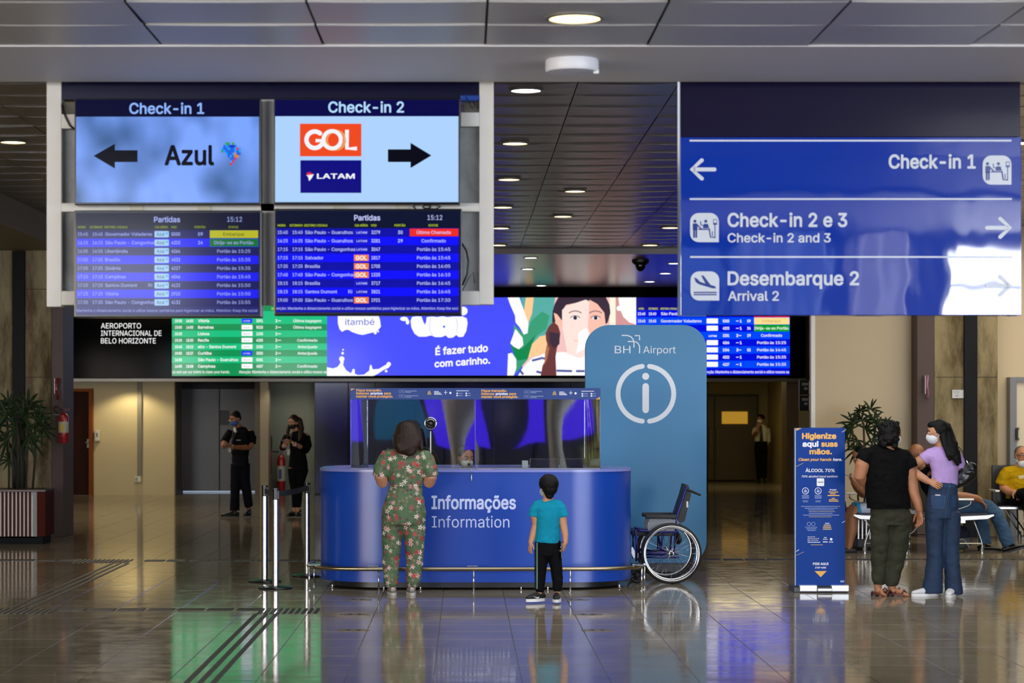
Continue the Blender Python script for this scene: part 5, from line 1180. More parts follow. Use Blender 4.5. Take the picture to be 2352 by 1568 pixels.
mb = MB().ell((PX(2208,Y),Y+.15,.11), (.17,.14,.1)); obj('body', mb, mat('pack_grey','56585c',.8,bump=(8,.4)), t, smooth=True); obj('top_flap', MB().ell((PX(2210,Y),Y+.15,.2), (.14,.13,.11)), mat('pack_navy','141830',.8), t, smooth=True)
obj('strap', MB().tube(smoothpath([(PX(2190,Y),Y+.02,.06),(PX(2210,Y),Y-.0,.15),(PX(2228,Y),Y+.02,.04)]), .012, 6), mat('pack_strap','8c8e92',.7), t, smooth=True)
# ================================================================ people
def cloth(name, c, c2=None, rough=.85, sc=14, bs=.25, sheen=.0):
    return mat('cloth_'+name, c, rough, vary=(5,.6,c2) if c2 else None, bump=(sc,bs), sheen=sheen, spec=.12)
def skin(c, c2): return mat('skin_'+c, c, .5, vary=(9,.5,c2))
M_HAIRB = mat('hair_black', '080605', .6, spec=.2, bump=(60,.22,(1,1,.12))); M_HAIRD = mat('hair_darkbrown', '1d110a', .5, spec=.25, vary=(7,.6,'32200f',(1,1,.25)), bump=(55,.22,(1,1,.1)))
M_EYEW = mat('eye_white', 'd8d4cc', .3); M_EYE = mat('iris_dark', '120a06', .2); M_LIP = mat('lips', '8a4a42', .5)
M_NAIL = None
def remesh(name, mb, m, parent, vox, it=3, extra=None, fold=0, fs=9, seed=0, dec=None):
    """union of overlapping volumes -> one continuous smooth surface"""
    o0 = torig(parent); me = bpy.data.meshes.new('tmp'); me.from_pydata([(a-o0.x,b-o0.y,c-o0.z) for a,b,c in mb.v], [], mb.f)
    bm = bmesh.new(); bm.from_mesh(me); bmesh.ops.recalc_face_normals(bm, faces=bm.faces[:]); bm.to_mesh(me); bm.free()
    o = bpy.data.objects.new('tmp', me); COL.objects.link(o)
    r = o.modifiers.new('r', 'REMESH'); r.mode = 'VOXEL'; r.voxel_size = vox; r.use_smooth_shade = True
    if it: q = o.modifiers.new('s', 'SMOOTH'); q.iterations = it; q.factor = .5
    dg = bpy.context.evaluated_depsgraph_get(); ev = o.evaluated_get(dg)
    nm = bpy.data.meshes.new_from_object(ev); bpy.data.objects.remove(o); bpy.data.meshes.remove(me)
    if fold:
        nm.calc_loop_triangles(); off = Vector((seed*3.1, seed*1.7, 0))
        cs = [(v.co.copy(), v.normal.copy()) for v in nm.vertices]
        for v, (c, n) in zip(nm.vertices, cs):
            f1 = noise.noise(Vector((c.x*fs, c.y*fs, c.z*fs*1.7))+off); f2 = noise.noise(Vector((c.x*fs*2.2+c.z*6, c.y*fs*2.2, c.z*fs*3-c.x*5))+off*2)
            v.co = c+n*fold*(abs(f1)*1.6-.5+.5*f2)
    if extra is not None:
        bm = bmesh.new(); bm.from_mesh(nm); t2 = bpy.data.meshes.new('t2'); t2.from_pydata([(a-o0.x,b-o0.y,c-o0.z) for a,b,c in extra.v], [], extra.f)
        b2 = bmesh.new(); b2.from_mesh(t2); bmesh.ops.recalc_face_normals(b2, faces=b2.faces[:]); b2.to_mesh(t2); b2.free()
        bm.from_mesh(t2); bm.to_mesh(nm); bm.free(); bpy.data.meshes.remove(t2)
    nm.materials.clear(); nm.materials.append(m)
    for p in nm.polygons: p.use_smooth = True; p.material_index = 0
    nm.name = name; ob = bpy.data.objects.new(name, nm); COL.objects.link(ob); ob.parent = parent
    return ob
class Fig:
    def __init__(s, label, px, pyf, H=None, yaw=0, Y=None, vox=.008, z0=0):
        s.Y = Y or gy(pyf); s.s = F/s.Y; s.root = thing('person', label, 'person', (PX(px,s.Y), s.Y, z0)); s.vox = vox
        s.setyaw(yaw); s.body = MB(); s.fing = MB(); s.seed = len(bpy.data.objects) % 97
    def setyaw(s, yaw):      # 0 = facing away from the viewer, 180 = facing the viewer, 90 = facing left in the photo
        a = radians(yaw); s.fw = Vector((-sin(a), cos(a), 0)); s.rt = Vector((cos(a), sin(a), 0))
    def p(s, q):
        v = P(q[0], q[1], s.Y); v.y = s.Y+(q[2] if len(q) > 2 else 0); return v
    def tb(s, mb, pts, n=14, lat=None, cap=True):
        """pts: (px, py, dy, a_px[, b_px])"""
        L = []
        for q in pts:
            v = s.p(q); a = q[3]/s.s; b = (q[4]/s.s) if len(q) > 4 else a; L.append((v.x,v.y,v.z,a,b))
        return mb.tube(L, n=n, lat=lat if lat is not None else s.rt, cap=cap)
    def head(s, c, h, yaw, pitch=0, roll=0, sk=None, jaw=1.0, ears=True, eyes=True, nose=1):
        a = radians(yaw); f = Vector((-sin(a), cos(a), 0)); r = Vector((cos(a), sin(a), 0)); u = Vector((0,0,1))
        R1 = Matrix.Rotation(radians(pitch), 3, r); f = R1@f; u = R1@u
        if roll: R2 = Matrix.Rotation(radians(roll), 3, f); r = R2@r; u = R2@u
        c = s.p(c); h = h/s.s; s.hc, s.hh, s.hf, s.hr, s.hu = c, h, f, r, u; ax = (r, f, u); B = s.body
        s.H = lambda x, y, z: c+r*(x*h)+f*(y*h)+u*(z*h)
        B.ell(s.H(0,-.02,.1), (.335*h,.42*h,.4*h), ax, 18, 12); B.ell(s.H(0,.1,-.16), (.27*h*jaw,.29*h,.3*h), ax, 16, 10)
        B.ell(s.H(0,.17,-.33), (.16*h*jaw,.17*h,.13*h), ax); B.ell(s.H(0,.3,.03), (.24*h,.1*h,.16*h), ax)
        if nose: B.tube([tuple(s.H(0,.36,.06))+(.035*h,), tuple(s.H(0,.43,-.06))+(.05*h,), tuple(s.H(0,.43,-.11))+(.055*h,)], n=8, cap=True)
        if ears:
            for q in (-1, 1): B.ell(s.H(q*.335,-.02,-.03), (.05*h,.09*h,.13*h), ax)
        if eyes:
            for q in (-1, 1):
                e = obj('eye', MB().ell(s.H(q*.14,.35,.04), (.06*h,.05*h,.04*h), ax, 10, 7), M_EYEW, s.root, smooth=True)
                obj('iris', MB().ell(s.H(q*.14,.39,.04), (.03*h,.02*h,.033*h), ax, 8, 6), M_EYE, e, smooth=True)
                obj('eyebrow', MB().tube([s.H(q*.07,.4,.12), s.H(q*.15,.39,.15), s.H(q*.24,.33,.12)], .014*h, 6), M_HAIRB, s.root, smooth=True)
            obj('mouth', MB().tube([s.H(-.1,.36,-.24), s.H(0,.385,-.235), s.H(.1,.36,-.24)], .018*h, 6), M_LIP, s.root, smooth=True)
    def mask(s, m, cover=1.0, loops=True, drop=0):
        h, H = s.hh, s.H; ax = (s.hr, s.hf, s.hu); mb = MB().ell(H(0,.16,-.19-drop), (.285*h,.3*h,.25*h), ax, 18, 12).ell(H(0,.27,-.15-drop), (.17*h,.22*h,.19*h), ax, 14, 10)
        o = remesh('face_mask', mb, m, s.root, max(.004, s.vox*.6), 1)
        if loops:
            for q in (-1, 1): obj('ear_loop', MB().tube([H(q*.25,.16,-.12-drop), H(q*.345,.02,-.0), H(q*.35,-.05,-.08), H(q*.25,.14,-.28-drop)], .011*h, 5), m, o, smooth=True)
        return o
    def hand(s, wr, tip, nrm=(0,-1,0), k=1.0, curl=.5, thumb=1, spread=.12):
        """wrist and fingertip direction in pixels; nrm = side the fingers curl towards; k = hand length / 0.18 m"""
        w_ = s.p(wr); d = (s.p(tip)-w_).normalized(); n = Vector(nrm); n = (n-d*n.dot(d)).normalized(); sd = d.cross(n)*thumb
        s.body.tube([tuple(w_-d*.02*k)+(.026*k,.019*k), tuple(w_+d*.02*k)+(.03*k,.017*k), tuple(w_+d*.05*k)+(.038*k,.015*k), tuple(w_+d*.082*k)+(.039*k,.012*k)], n=12, lat=sd, cap=True)
        for i, (o, L) in enumerate(((.028,.066),(.0095,.075),(-.009,.07),(-.027,.056))):
            b = w_+d*.08*k+sd*o*k; pts = [tuple(b-d*.02*k)+(.0095*k,)]; dd = (d+sd*spread*(o/.028)*.6).normalized(); q = b
            for j in range(3):
                a = curl*(j+.6)*.75; dj = (dd*cos(a)+n*sin(a)).normalized(); q = q+dj*L*k*(.42,.33,.25)[j]; pts.append(tuple(q)+((.0092,.0085,.007)[j]*k,))
            s.fing.tube(pts, n=8, cap=True)
        b = w_+d*.025*k+sd*.03*k; d1 = (d*.65+sd*.7+n*.3).normalized(); d2 = (d*.95+sd*.15+n*.4).normalized()
        s.fing.tube([tuple(b-d1*.015*k)+(.013*k,), tuple(b+d1*.03*k)+(.0115*k,), tuple(b+d1*.03*k+d2*.028*k)+(.0095*k,), tuple(b+d1*.03*k+d2*.05*k)+(.0075*k,)], n=8, cap=True)
    def finish(s, m, it=2): s.bo = remesh('body', s.body, m, s.root, s.vox, it, s.fing); return s.bo
    def part(s, name, mb, m, it=3, fold=0, vox=None, fs=9):
        o = remesh(name, mb, m, s.root, vox or s.vox, it, None, fold, fs, s.seed)
        if name not in ('hair', 'beard'): s.fit(o)
        return o
    def fit(s, g):      # the garment covers the body: skin that would poke through it is drawn in under it
        me = g.data; bvh = BVHTree.FromPolygons([v.co for v in me.vertices], [tuple(p.vertices) for p in me.polygons])
        bm = s.bo.data
        for v in bm.vertices:
            h = bvh.find_nearest(v.co, .035)
            if h[0] is None: continue
            d = v.co-h[0]; n = h[1]; out = d.dot(n)
            if out > -.005 and v.normal.dot(n) > .55 and out < s.vox*2 and (d.length < .004 or d.normalized().dot(n) > .8 or out < 0): v.co = v.co-n*(out+.006)
        bm.update()
def patch(parent, name, m, Y, poly, target, off=.003, nx=8, nz=8):
    """thin piece sewn or printed on a garment: projected from the front onto the surface of target"""
    o0 = torig(target); me = target.data; bvh = BVHTree.FromPolygons([v.co for v in me.vertices], [tuple(p.vertices) for p in me.polygons])
    (ax, ay), (bx, by), (cx, cy), (dx, dy) = poly; vs = []; ok = []
    for j in range(nz+1):
        for i in range(nx+1):
            u, v = i/nx, j/nz; x = (ax*(1-u)+bx*u)*(1-v)+(dx*(1-u)+cx*u)*v; y = (ay*(1-u)+by*u)*(1-v)+(dy*(1-u)+cy*u)*v
            w_ = P(x, y, Y); tgt = w_; src = Vector((0,0,CH)); dr = (tgt-src).normalized(); h = bvh.ray_cast(src-o0, dr)
            if h[0] is None: vs.append(None)
            else: vs.append(h[0]+o0-dr*off)
    fs = []; n1 = nx+1
    idx = {}; out = []
    for k, v in enumerate(vs):
        if v is not None: idx[k] = len(out); out.append(v)
    for j in range(nz):
        for i in range(nx):
            q = (j*n1+i, (j+1)*n1+i, (j+1)*n1+i+1, j*n1+i+1)
            if all(k in idx for k in q) and max((vs[a]-vs[b]).length for a in q for b in q) < .08: fs.append(tuple(idx[k] for k in q))
    if fs: return obj(name, MB().add(out, fs), m, parent, smooth=True)
def shoe(F_, ank, toe, m, msole, L=.26, w_=.045, h=.075, sole=.02, heel=0, name='shoe', down=None):
    """ankle point and toe direction in pixels/depth"""
    a = F_.p(ank); t = F_.p(toe); d = (t-a); 
    d.z = 0 if down is None else d.z
    d.normalize(); sd = Vector((-d.y, d.x, 0)).normalized(); up = d.cross(sd)*-1
    if up.z < 0: up = -up
    a0 = a.copy(); bot = a0-up*(h if down is None else h)
    hb = bot-d*.06*L/.26
    mb = MB(); k = L/.26
    mb.tube([tuple(hb+up*(sole+.03)+d*.0)+(w_*.6,.026), tuple(hb+up*(sole+.032)+d*.05*k)+(w_*.8,.032), tuple(hb+up*(sole+.03)+d*.13*k)+(w_*.95,.03), tuple(hb+up*(sole+.022)+d*.2*k)+(w_,.022), tuple(hb+up*(sole+.015)+d*.25*k)+(w_*.7,.014)], n=14, lat=sd, cap=True)
    mb.tube([tuple(hb+d*.05*k+up*(sole+.02))+(w_*.75,), tuple(hb+d*.055*k+up*(h+.015))+(w_*.72,)], n=12, lat=sd)
    o = remesh(name, mb, m, F_.root, max(.005, F_.vox*.7), 2)
    pts = []
    for q in range(20):
        th = 2*pi*q/20; x = .125*k+(.142*k)*cos(th); y = (w_*1.0+(.006 if cos(th) > 0 else -.002))*sin(th); pts.append((x, y))
    rs = [[hb+d*x+sd*y+up*z for x, y in pts] for z in (0, sole+.006)]
    obj('sole', MB().rings(rs), msole, o, auto=True)
    if heel: obj('heel', MB().rings([[hb+d*(x*.35+.0)+sd*y*.85+up*z for x, y in pts] for z in (-heel, 0)]), msole, o, auto=True)
    o['_d'] = 0; del o['_d']
    return o, hb, d, sd, up

def floral():
    m = bpy.data.materials.new('floral_fabric'); m.use_nodes = True; nt = m.node_tree; b = nt.nodes['Principled BSDF']; N = nt.nodes.new; L = nt.links.new
    tc = N('ShaderNodeTexCoord'); cur = N('ShaderNodeRGB'); cur.outputs[0].default_value = (*lin('587050'),1); prev = cur.outputs[0]
    nz = N('ShaderNodeTexNoise'); nz.inputs['Scale'].default_value = 9; L(tc.outputs['Object'], nz.inputs['Vector'])
    x0 = N('ShaderNodeMix'); x0.data_type = 'RGBA'; x0.inputs[7].default_value = (*lin('3c5638'),1); L(nz.outputs[0], x0.inputs[0]); L(prev, x0.inputs[6]); prev = x0.outputs[2]
    for sc, thr, seed, cols, pet in ((30,.36,0,('5c4a3c','7a6a58','465a3e','8e7a66','4a3c42'),5), (15,.27,3.3,('c8bcae','cfa69c','96454a','d6ccbe','5c3a46'),5), (13,.24,7.7,('a83036','bd444a','d8ccbe','ad3238','d0a49c'),6)):
        mp = N('ShaderNodeMapping'); mp.inputs['Location'].default_value = (seed, 0, seed*1.3); mp.inputs['Scale'].default_value = (1,.45,1); L(tc.outputs['Object'], mp.inputs[0])
        v = N('ShaderNodeTexVoronoi'); v.inputs['Scale'].default_value = sc; v.inputs['Randomness'].default_value = .85; L(mp.outputs[0], v.inputs['Vector'])
        sv = N('ShaderNodeVectorMath'); sv.operation = 'SCALE'; sv.inputs['Scale'].default_value = sc; L(mp.outputs[0], sv.inputs[0])
        s2 = N('ShaderNodeVectorMath'); s2.operation = 'SCALE'; s2.inputs['Scale'].default_value = sc; L(v.outputs['Position'], s2.inputs[0])
        sb = N('ShaderNodeVectorMath'); sb.operation = 'SUBTRACT'; L(sv.outputs[0], sb.inputs[0]); L(s2.outputs[0], sb.inputs[1])
        sx = N('ShaderNodeSeparateXYZ'); L(sb.outputs[0], sx.inputs[0])
        at = N('ShaderNodeMath'); at.operation = 'ARCTAN2'; L(sx.outputs[0], at.inputs[0]); L(sx.outputs[2], at.inputs[1])
        ml = N('ShaderNodeMath'); ml.operation = 'MULTIPLY'; ml.inputs[1].default_value = pet; L(at.outputs[0], ml.inputs[0])
        sn = N('ShaderNodeMath'); sn.operation = 'SINE'; L(ml.outputs[0], sn.inputs[0])
        rd = N('ShaderNodeMath'); rd.operation = 'MULTIPLY_ADD'; rd.inputs[1].default_value = thr*.42; rd.inputs[2].default_value = thr; L(sn.outputs[0], rd.inputs[0])
        lt = N('ShaderNodeMath'); lt.operation = 'LESS_THAN'; L(v.outputs['Distance'], lt.inputs[0]); L(rd.outputs[0], lt.inputs[1])
        wn = N('ShaderNodeSeparateColor'); L(v.outputs['Color'], wn.inputs[0]); cr = N('ShaderNodeValToRGB'); cr.color_ramp.interpolation = 'CONSTANT'
        e = cr.color_ramp.elements
        while len(e) < len(cols): e.new(.5)
        for i, c in enumerate(cols): e[i].position = i/len(cols); e[i].color = (*lin(c),1)
        L(wn.outputs[0], cr.inputs[0])
        gt = N('ShaderNodeMath'); gt.operation = 'GREATER_THAN'; gt.inputs[1].default_value = .12; L(wn.outputs[1], gt.inputs[0])
        an = N('ShaderNodeMath'); an.operation = 'MULTIPLY'; L(gt.outputs[0], an.inputs[0]); L(lt.outputs[0], an.inputs[1])
        mx = N('ShaderNodeMix'); mx.data_type = 'RGBA'; L(an.outputs[0], mx.inputs[0]); L(prev, mx.inputs[6]); L(cr.outputs[0], mx.inputs[7])
        cl = N('ShaderNodeMath'); cl.operation = 'LESS_THAN'; cl.inputs[1].default_value = thr*.3; L(v.outputs['Distance'], cl.inputs[0])
        c2 = N('ShaderNodeMath'); c2.operation = 'MULTIPLY'; L(cl.outputs[0], c2.inputs[0]); L(an.outputs[0], c2.inputs[1])
        m2 = N('ShaderNodeMix'); m2.data_type = 'RGBA'; m2.inputs[7].default_value = (*lin('7a1c28'),1); L(c2.outputs[0], m2.inputs[0]); L(mx.outputs[2], m2.inputs[6]); prev = m2.outputs[2]
    L(prev, b.inputs['Base Color']); b.inputs['Roughness'].default_value = .85
    return m

# ---- woman in floral jumpsuit, seen from behind at the counter
f = Fig('woman with long dark hair in a green floral jumpsuit leaning on the counter', 930, 1366, yaw=0, vox=.0075)
SKA = skin('b98466','a8704f')
f.head((935,1000,.06), 56, 0, -12, eyes=False, ears=False)
B = f.body
f.tb(B, [(935,1022,.03,13),(933,1040,0,15)], cap=False)
f.tb(B, [(932,1036,0,22,16),(932,1050,0,50,22),(932,1085,0,38,26),(932,1110,0,34,25),(932,1140,0,40,28),(928,1175,0,46,32)])
for sx in (-1, 1):
    sh = 932+sx*48
    f.tb(B, [(sh-sx*2,1056,0,17),(932+sx*56,1078,-.02,16),(932+sx*57,1096,-.02,15),(932+sx*54,1107,.0,14),(932+sx*50,1095,.1,12),(932+sx*42,1078,.2,9.5),(932+sx*38,1076,.26,8)])
    f.hand((932+sx*38,1077,.26), (932+sx*24,1079,.42), (0,0,-1), .95, .2, sx)
    f.tb(B, [(928+sx*22,1160,0,24),(927+sx*23,1250,0,17),(925+sx*23,1300,0,13),(924+sx*23,1346,0,10)])
f.finish(SKA)
FL = floral()
g_ = MB(); f.tb(g_, [(933,1037,0,26,15),(933,1043,0,44,20),(932,1054,0,52,25),(932,1080,0,44,30),(932,1105,0,39,29),(932,1118,0,38,28),(931,1128,0,39,29),(930,1148,0,46,33),(928,1172,0,51,37),(927,1194,0,51,37),(927,1204,0,47,34)], n=22, cap=False)
for sx in (-1, 1):
    f.tb(g_, [(932+sx*26,1043,0,14),(932+sx*42,1050,0,19),(932+sx*50,1061,0,18.5)])
    f.tb(g_, [(932+sx*42,1050,0,17),(932+sx*50,1062,-.01,17.5),(932+sx*57,1080,-.02,18.5),(932+sx*59,1094,-.02,17.5)], cap=False)
    f.tb(g_, [(927+sx*24,1185,.01,26.5,31),(927+sx*25,1215,.01,26,27),(926+sx*26,1250,.01,23,23),(925+sx*27,1290,.01,20,19),(924+sx*26,1320,0,18.5,18),(924+sx*25,1337,0,17.5,17.5),(924+sx*24,1347,0,12,13)], n=18, cap=False)
js = f.part('jumpsuit', g_, FL, 3, .006)
w1 = MB(); f.tb(w1, [(932,1113,0,39.5,29.5),(932,1117,0,39.8,30)], n=28, cap=False); obj('waist_seam', w1, FL, f.root, smooth=True)
h_ = MB(); H = f.H; hh = f.hh; ax = (f.hr, f.hf, f.hu)
h_.ell(H(0,-.06,.13), (.4*hh,.47*hh,.44*hh), ax, 20, 12)
f.tb(h_, [(934,985,-.03,27,20),(935,1003,-.07,32,18),(938,1018,-.1,33,15),(941,1030,-.115,28,11),(946,1039,-.12,14,7)], n=18)
f.tb(h_, [(912,1000,.0,11),(912,1018,.0,10),(918,1030,-.07,8)]); f.tb(h_, [(957,995,.0,11),(963,1015,-.02,9),(968,1030,-.05,5)])
f.part('hair', h_, M_HAIRD, 3, .003, fs=16)
M_SNK = mat('sneaker_grey','8f8a82',.7,bump=(40,.3)); M_SOL = mat('sole_pale','b8b4ae',.6)
for sx in (-1, 1):
    shoe(f, (924+sx*22,1350,0), (924+sx*22-5,1350,.2), M_SNK, M_SOL, .24, .042, .066, .022)
    obj('heel_tab', MB().box(PX(924+sx*22-3,f.Y-.06), PX(924+sx*22+3,f.Y-.06), f.Y-.075, f.Y-.06, .04, .075, .003), M_SOL, f.root)

# ---- boy in turquoise T-shirt
f = Fig('small boy in turquoise T-shirt and black track trousers before the counter', 1255, 1384, yaw=4, vox=.006)
SKB = skin('c08a66','a87452'); f.head((1258,1119,0), 51, 32, -4, eyes=True); B = f.body
f.tb(B, [(1258,1138,0,10),(1258,1152,0,12)], cap=False)
f.tb(B, [(1259,1152,0,16,13),(1259,1160,0,32,17),(1258,1190,0,27,19),(1258,1220,0,25,18),(1258,1248,0,29,20)])
f.tb(B, [(1231,1162,0,10),(1228,1185,0,10),(1231,1205,.01,9),(1224,1230,.0,8),(1219,1246,-.01,6)]); f.hand((1219,1245,-.01), (1216,1268,-.02), (.6,.4,0), .66, .35, 1)
f.tb(B, [(1289,1162,0,10),(1292,1185,0,10),(1294,1205,0,9),(1298,1228,-.02,7.5),(1298,1246,-.03,6)]); f.hand((1298,1245,-.03), (1293,1270,-.06), (-.9,.4,0), .66, .7, -1)
f.tb(B, [(1244,1250,0,16),(1243,1300,0,11),(1240,1345,0,8),(1238,1372,0,6.5)]); f.tb(B, [(1274,1250,0,16),(1277,1300,0,11),(1280,1345,0,8),(1280,1368,0,6.5)])
f.finish(SKB)
g_ = MB(); f.tb(g_, [(1258,1149,0,15,11),(1259,1153,0,26,15),(1259,1164,0,33,19),(1259,1185,0,29,22),(1258,1210,0,28,22),(1258,1232,0,29.5,23),(1257,1246,0,30,24)], n=20, cap=False)
f.tb(g_, [(1236,1158,0,12),(1228,1172,0,12.5),(1226,1186,0,14)], cap=False); f.tb(g_, [(1282,1158,0,12),(1290,1172,0,12.5),(1294,1187,0,13.5)], cap=False)
f.tb(g_, [(1246,1155,0,10),(1236,1160,0,12.5),(1231,1168,0,13)]); f.tb(g_, [(1272,1155,0,10),(1282,1160,0,12.5),(1288,1168,0,13)])
ts = f.part('t_shirt', g_, cloth('turquoise','0f86a2','0c7892'), 2, .004, fs=12)
g_ = MB(); f.tb(g_, [(1258,1240,0,30,22),(1258,1262,0,30,24),(1258,1275,0,29,22)], n=20, cap=False)
f.tb(g_, [(1244,1262,0,17,20),(1243,1290,.0,15.5),(1241,1315,0,14),(1240,1340,0,12.5),(1240,1355,0,11),(1240,1360,0,8.5)], cap=False); f.tb(g_, [(1273,1262,0,17,20),(1276,1290,0,15.5),(1279,1315,0,14),(1281,1340,0,12.5),(1280,1352,0,11),(1280,1358,0,8.5)], cap=False)
tr = f.part('trousers', g_, cloth('black_track','08080c','0d0d12'), 2, .004, fs=12)
for dx, c in ((0,'3a7a6a'),(2.2,'8aa0a0')): patch(f.root, 'side_stripe', mat('stripe_'+c, c, .7), f.Y, [(1231+dx,1246),(1232.6+dx,1246),(1232.6+dx,1352),(1231+dx,1352)], tr, .003, 1, 40)
h_ = MB(); H = f.H; hh = f.hh; ax = (f.hr, f.hf, f.hu)
h_.ell(H(0,-.1,.17), (.45*hh,.48*hh,.44*hh), ax, 20, 12); h_.ell(H(0,-.2,-.05), (.36*hh,.32*hh,.33*hh), ax, 18, 10); h_.ell(H(0,.18,.33), (.3*hh,.22*hh,.2*hh), ax); f.tb(h_, [(1262,1128,-.03,15,12),(1262,1138,-.04,10,8)], n=14)
f.part('hair', h_, M_HAIRB, 2, .002, fs=40)
f.mask(mat('mask_pale','a8c0cc',.7))
M_SB = mat('shoe_black','0b0b0d',.6,bump=(50,.2)); M_SW = mat('sole_white','dcdcdc',.5)
a = shoe(f, (1240,1366,0), (1215,1366,-.06), M_SB, M_SW, .185, .034, .055, .02); b = shoe(f, (1279,1366,0), (1275,1366,-.2), M_SB, M_SW, .185, .034, .055, .02)
for (o_, hb, d_, sd, up), q in ((a, -1), (b, -1)):
    sdd = sd if (sd.y < 0) else -sd
    if abs(sdd.y) < .4: sdd = -d_ if False else sdd
    base = hb+d_*.1+up*.035+sdd*.036
    obj('shoe_mark', MB().add([base-d_*.028+up*.012, base-d_*.02-up*.004, base-d_*.005-up*.006, base+d_*.04+up*.016, base-d_*.008+up*.004, base-d_*.018+up*.006], [(0,1,2,4,5),(2,3,4)]), M_SW, o_)
    obj('pull_tab', MB().box(0,0.001,0,0.001,0,0.001) if False else MB().tube([hb-d_*.012+up*.04, hb-d_*.016+up*.07], .007, 6), M_SW, o_)
v = f.p((1291,1262,-.05)); t = thing('mobile_phone', 'black phone held upright in the small boy\'s right hand', 'phone', tuple(v))
obj('case', MB().box(v.x-.012, v.x-.002, v.y-.035, v.y+.035, v.z-.07, v.z+.075, .004), M_BLACK, t); obj('glass', MB().box(v.x-.0025, v.x-.0015, v.y-.03, v.y+.03, v.z-.065, v.z+.07), mat('phone_glass','050507',.08), t)

# ---- woman in black top and olive trousers
f = Fig('woman with short curly black hair in black top and olive trousers', 2040, 1368, yaw=-12, vox=.0075)
SKC = skin('a8714f','95603f'); f.head((2048,997,0), 58, -50, -6, eyes=False); B = f.body
f.tb(B, [(2042,1020,0,14),(2040,1040,0,16)], cap=False)
f.tb(B, [(2036,1036,0,22,17),(2034,1048,0,50,23),(2035,1090,0,45,30),(2036,1130,0,43,31),(2042,1165,0,40,30),(2044,1185,0,35,26)])
f.tb(B, [(1990,1046,0,16),(1979,1070,-.02,16.5),(1974,1094,-.02,14.5),(1984,1104,.04,13),(1998,1112,.1,11),(2008,1116,.14,9)]); f.hand((2008,1115,.14), (2024,1112,.2), (0,.7,-.4), .95, .5, 1)
f.tb(B, [(2080,1060,0,16),(2090,1085,0,17),(2093,1110,0,15.5),(2098,1135,-.02,13),(2106,1155,-.03,10.5),(2110,1171,-.03,8.5)]); f.hand((2110,1172,-.03), (2112,1198,-.04), (-.6,-.4,0), 1.05, .55, 1)
f.tb(B, [(2026,1190,0,17),(2020,1260,0,14),(2018,1320,0,11),(2016,1350,0,9)]); f.tb(B, [(2063,1190,0,17),(2058,1260,0,14),(2052,1320,0,11),(2048,1350,0,9)])
# feet in open sandals
for ax_, ay_, tx, ty in ((2016,1350,2030,-.05),(2048,1350,2080,-.06)):
    f.tb(B, [(ax_,1346,0,9),(ax_+2,1357,0,9.5,8.5),((ax_+tx)/2+2,1358,ty*.5,9.5,7.5),(tx-5,1364,ty,10,5),(tx+2,1366,ty*1.2,8,3.5)], lat=(0,1,0))
f.finish(SKC)
g_ = MB(); f.tb(g_, [(2038,1027,0,22,14),(2036,1032,0,36,20),(2034,1042,0,51,25),(2035,1060,0,55,29),(2036,1085,0,52,33),(2036,1110,0,50,34),(2037,1135,0,50,35),(2041,1155,0,50.5,39),(2041,1167,0,50.5,39)], n=22, cap=False)
f.tb(g_, [(1998,1042,0,18),(1989,1050,0,20.5),(1983,1060,0,21)], cap=False); f.tb(g_, [(2074,1046,0,17),(2084,1060,0,20),(2089,1075,0,21)], cap=False)
f.tb(g_, [(2015,1037,0,15),(1996,1044,0,19),(1990,1056,-.0,19)]); f.tb(g_, [(2056,1040,0,15),(2074,1048,0,19),(2082,1064,0,19.5)])
f.part('black_top', g_, cloth('black_top','050506','09090a'), 2, .008)
g_ = MB(); f.tb(g_, [(2041,1148,0,41,30),(2043,1165,0,43,32),(2046,1185,0,47,36),(2046,1205,0,45,34)], n=22, cap=False)
f.tb(g_, [(2024,1195,0,25,32),(2022,1240,0,24,26),(2021,1280,0,20.5,21),(2020,1310,0,17,18),(2018,1334,0,16,17),(2018,1343,0,12,14)], n=18, cap=False); f.tb(g_, [(2068,1195,0,25,32),(2064,1240,0,25,27),(2058,1280,0,22,22),(2053,1310,0,19,19),(2048,1334,0,18,17),(2048,1345,0,13,14)], n=18, cap=False)
tr = f.part('trousers', g_, cloth('olive','36372a','2b2c22',sc=10,bs=.4), 3, .013, fs=6)
h_ = MB(); H = f.H; hh = f.hh; ax = (f.hr, f.hf, f.hu); random.seed(11)
h_.ell(H(0,-.14,.1), (.44*hh,.42*hh,.47*hh), ax, 20, 12); h_.ell(H(0,-.22,-.2), (.42*hh,.33*hh,.32*hh), ax)
for k in range(90):
    a, b_ = random.uniform(0, 2*pi), random.uniform(-.62, .48); r = .385*sqrt(max(0,1-(b_*.9)**2)); q = H(r*cos(a), -.16+r*.95*sin(a)-(.05 if sin(a) > 0 else 0), b_*.85+.02)
    if (q-f.hc).dot(f.hf) > .22*hh and b_ < .15: continue
    h_.ell(q, (random.uniform(.07,.11)*hh,)*3, ax, 8, 6)
f.part('hair', h_, M_HAIRB, 4, .004, fs=40, vox=.006)
f.mask(mat('mask_white','d2d6da',.7))
M_SAN = mat('sandal_brown','5a2c20',.5); M_SANS = mat('sandal_sole','1c1210',.5)
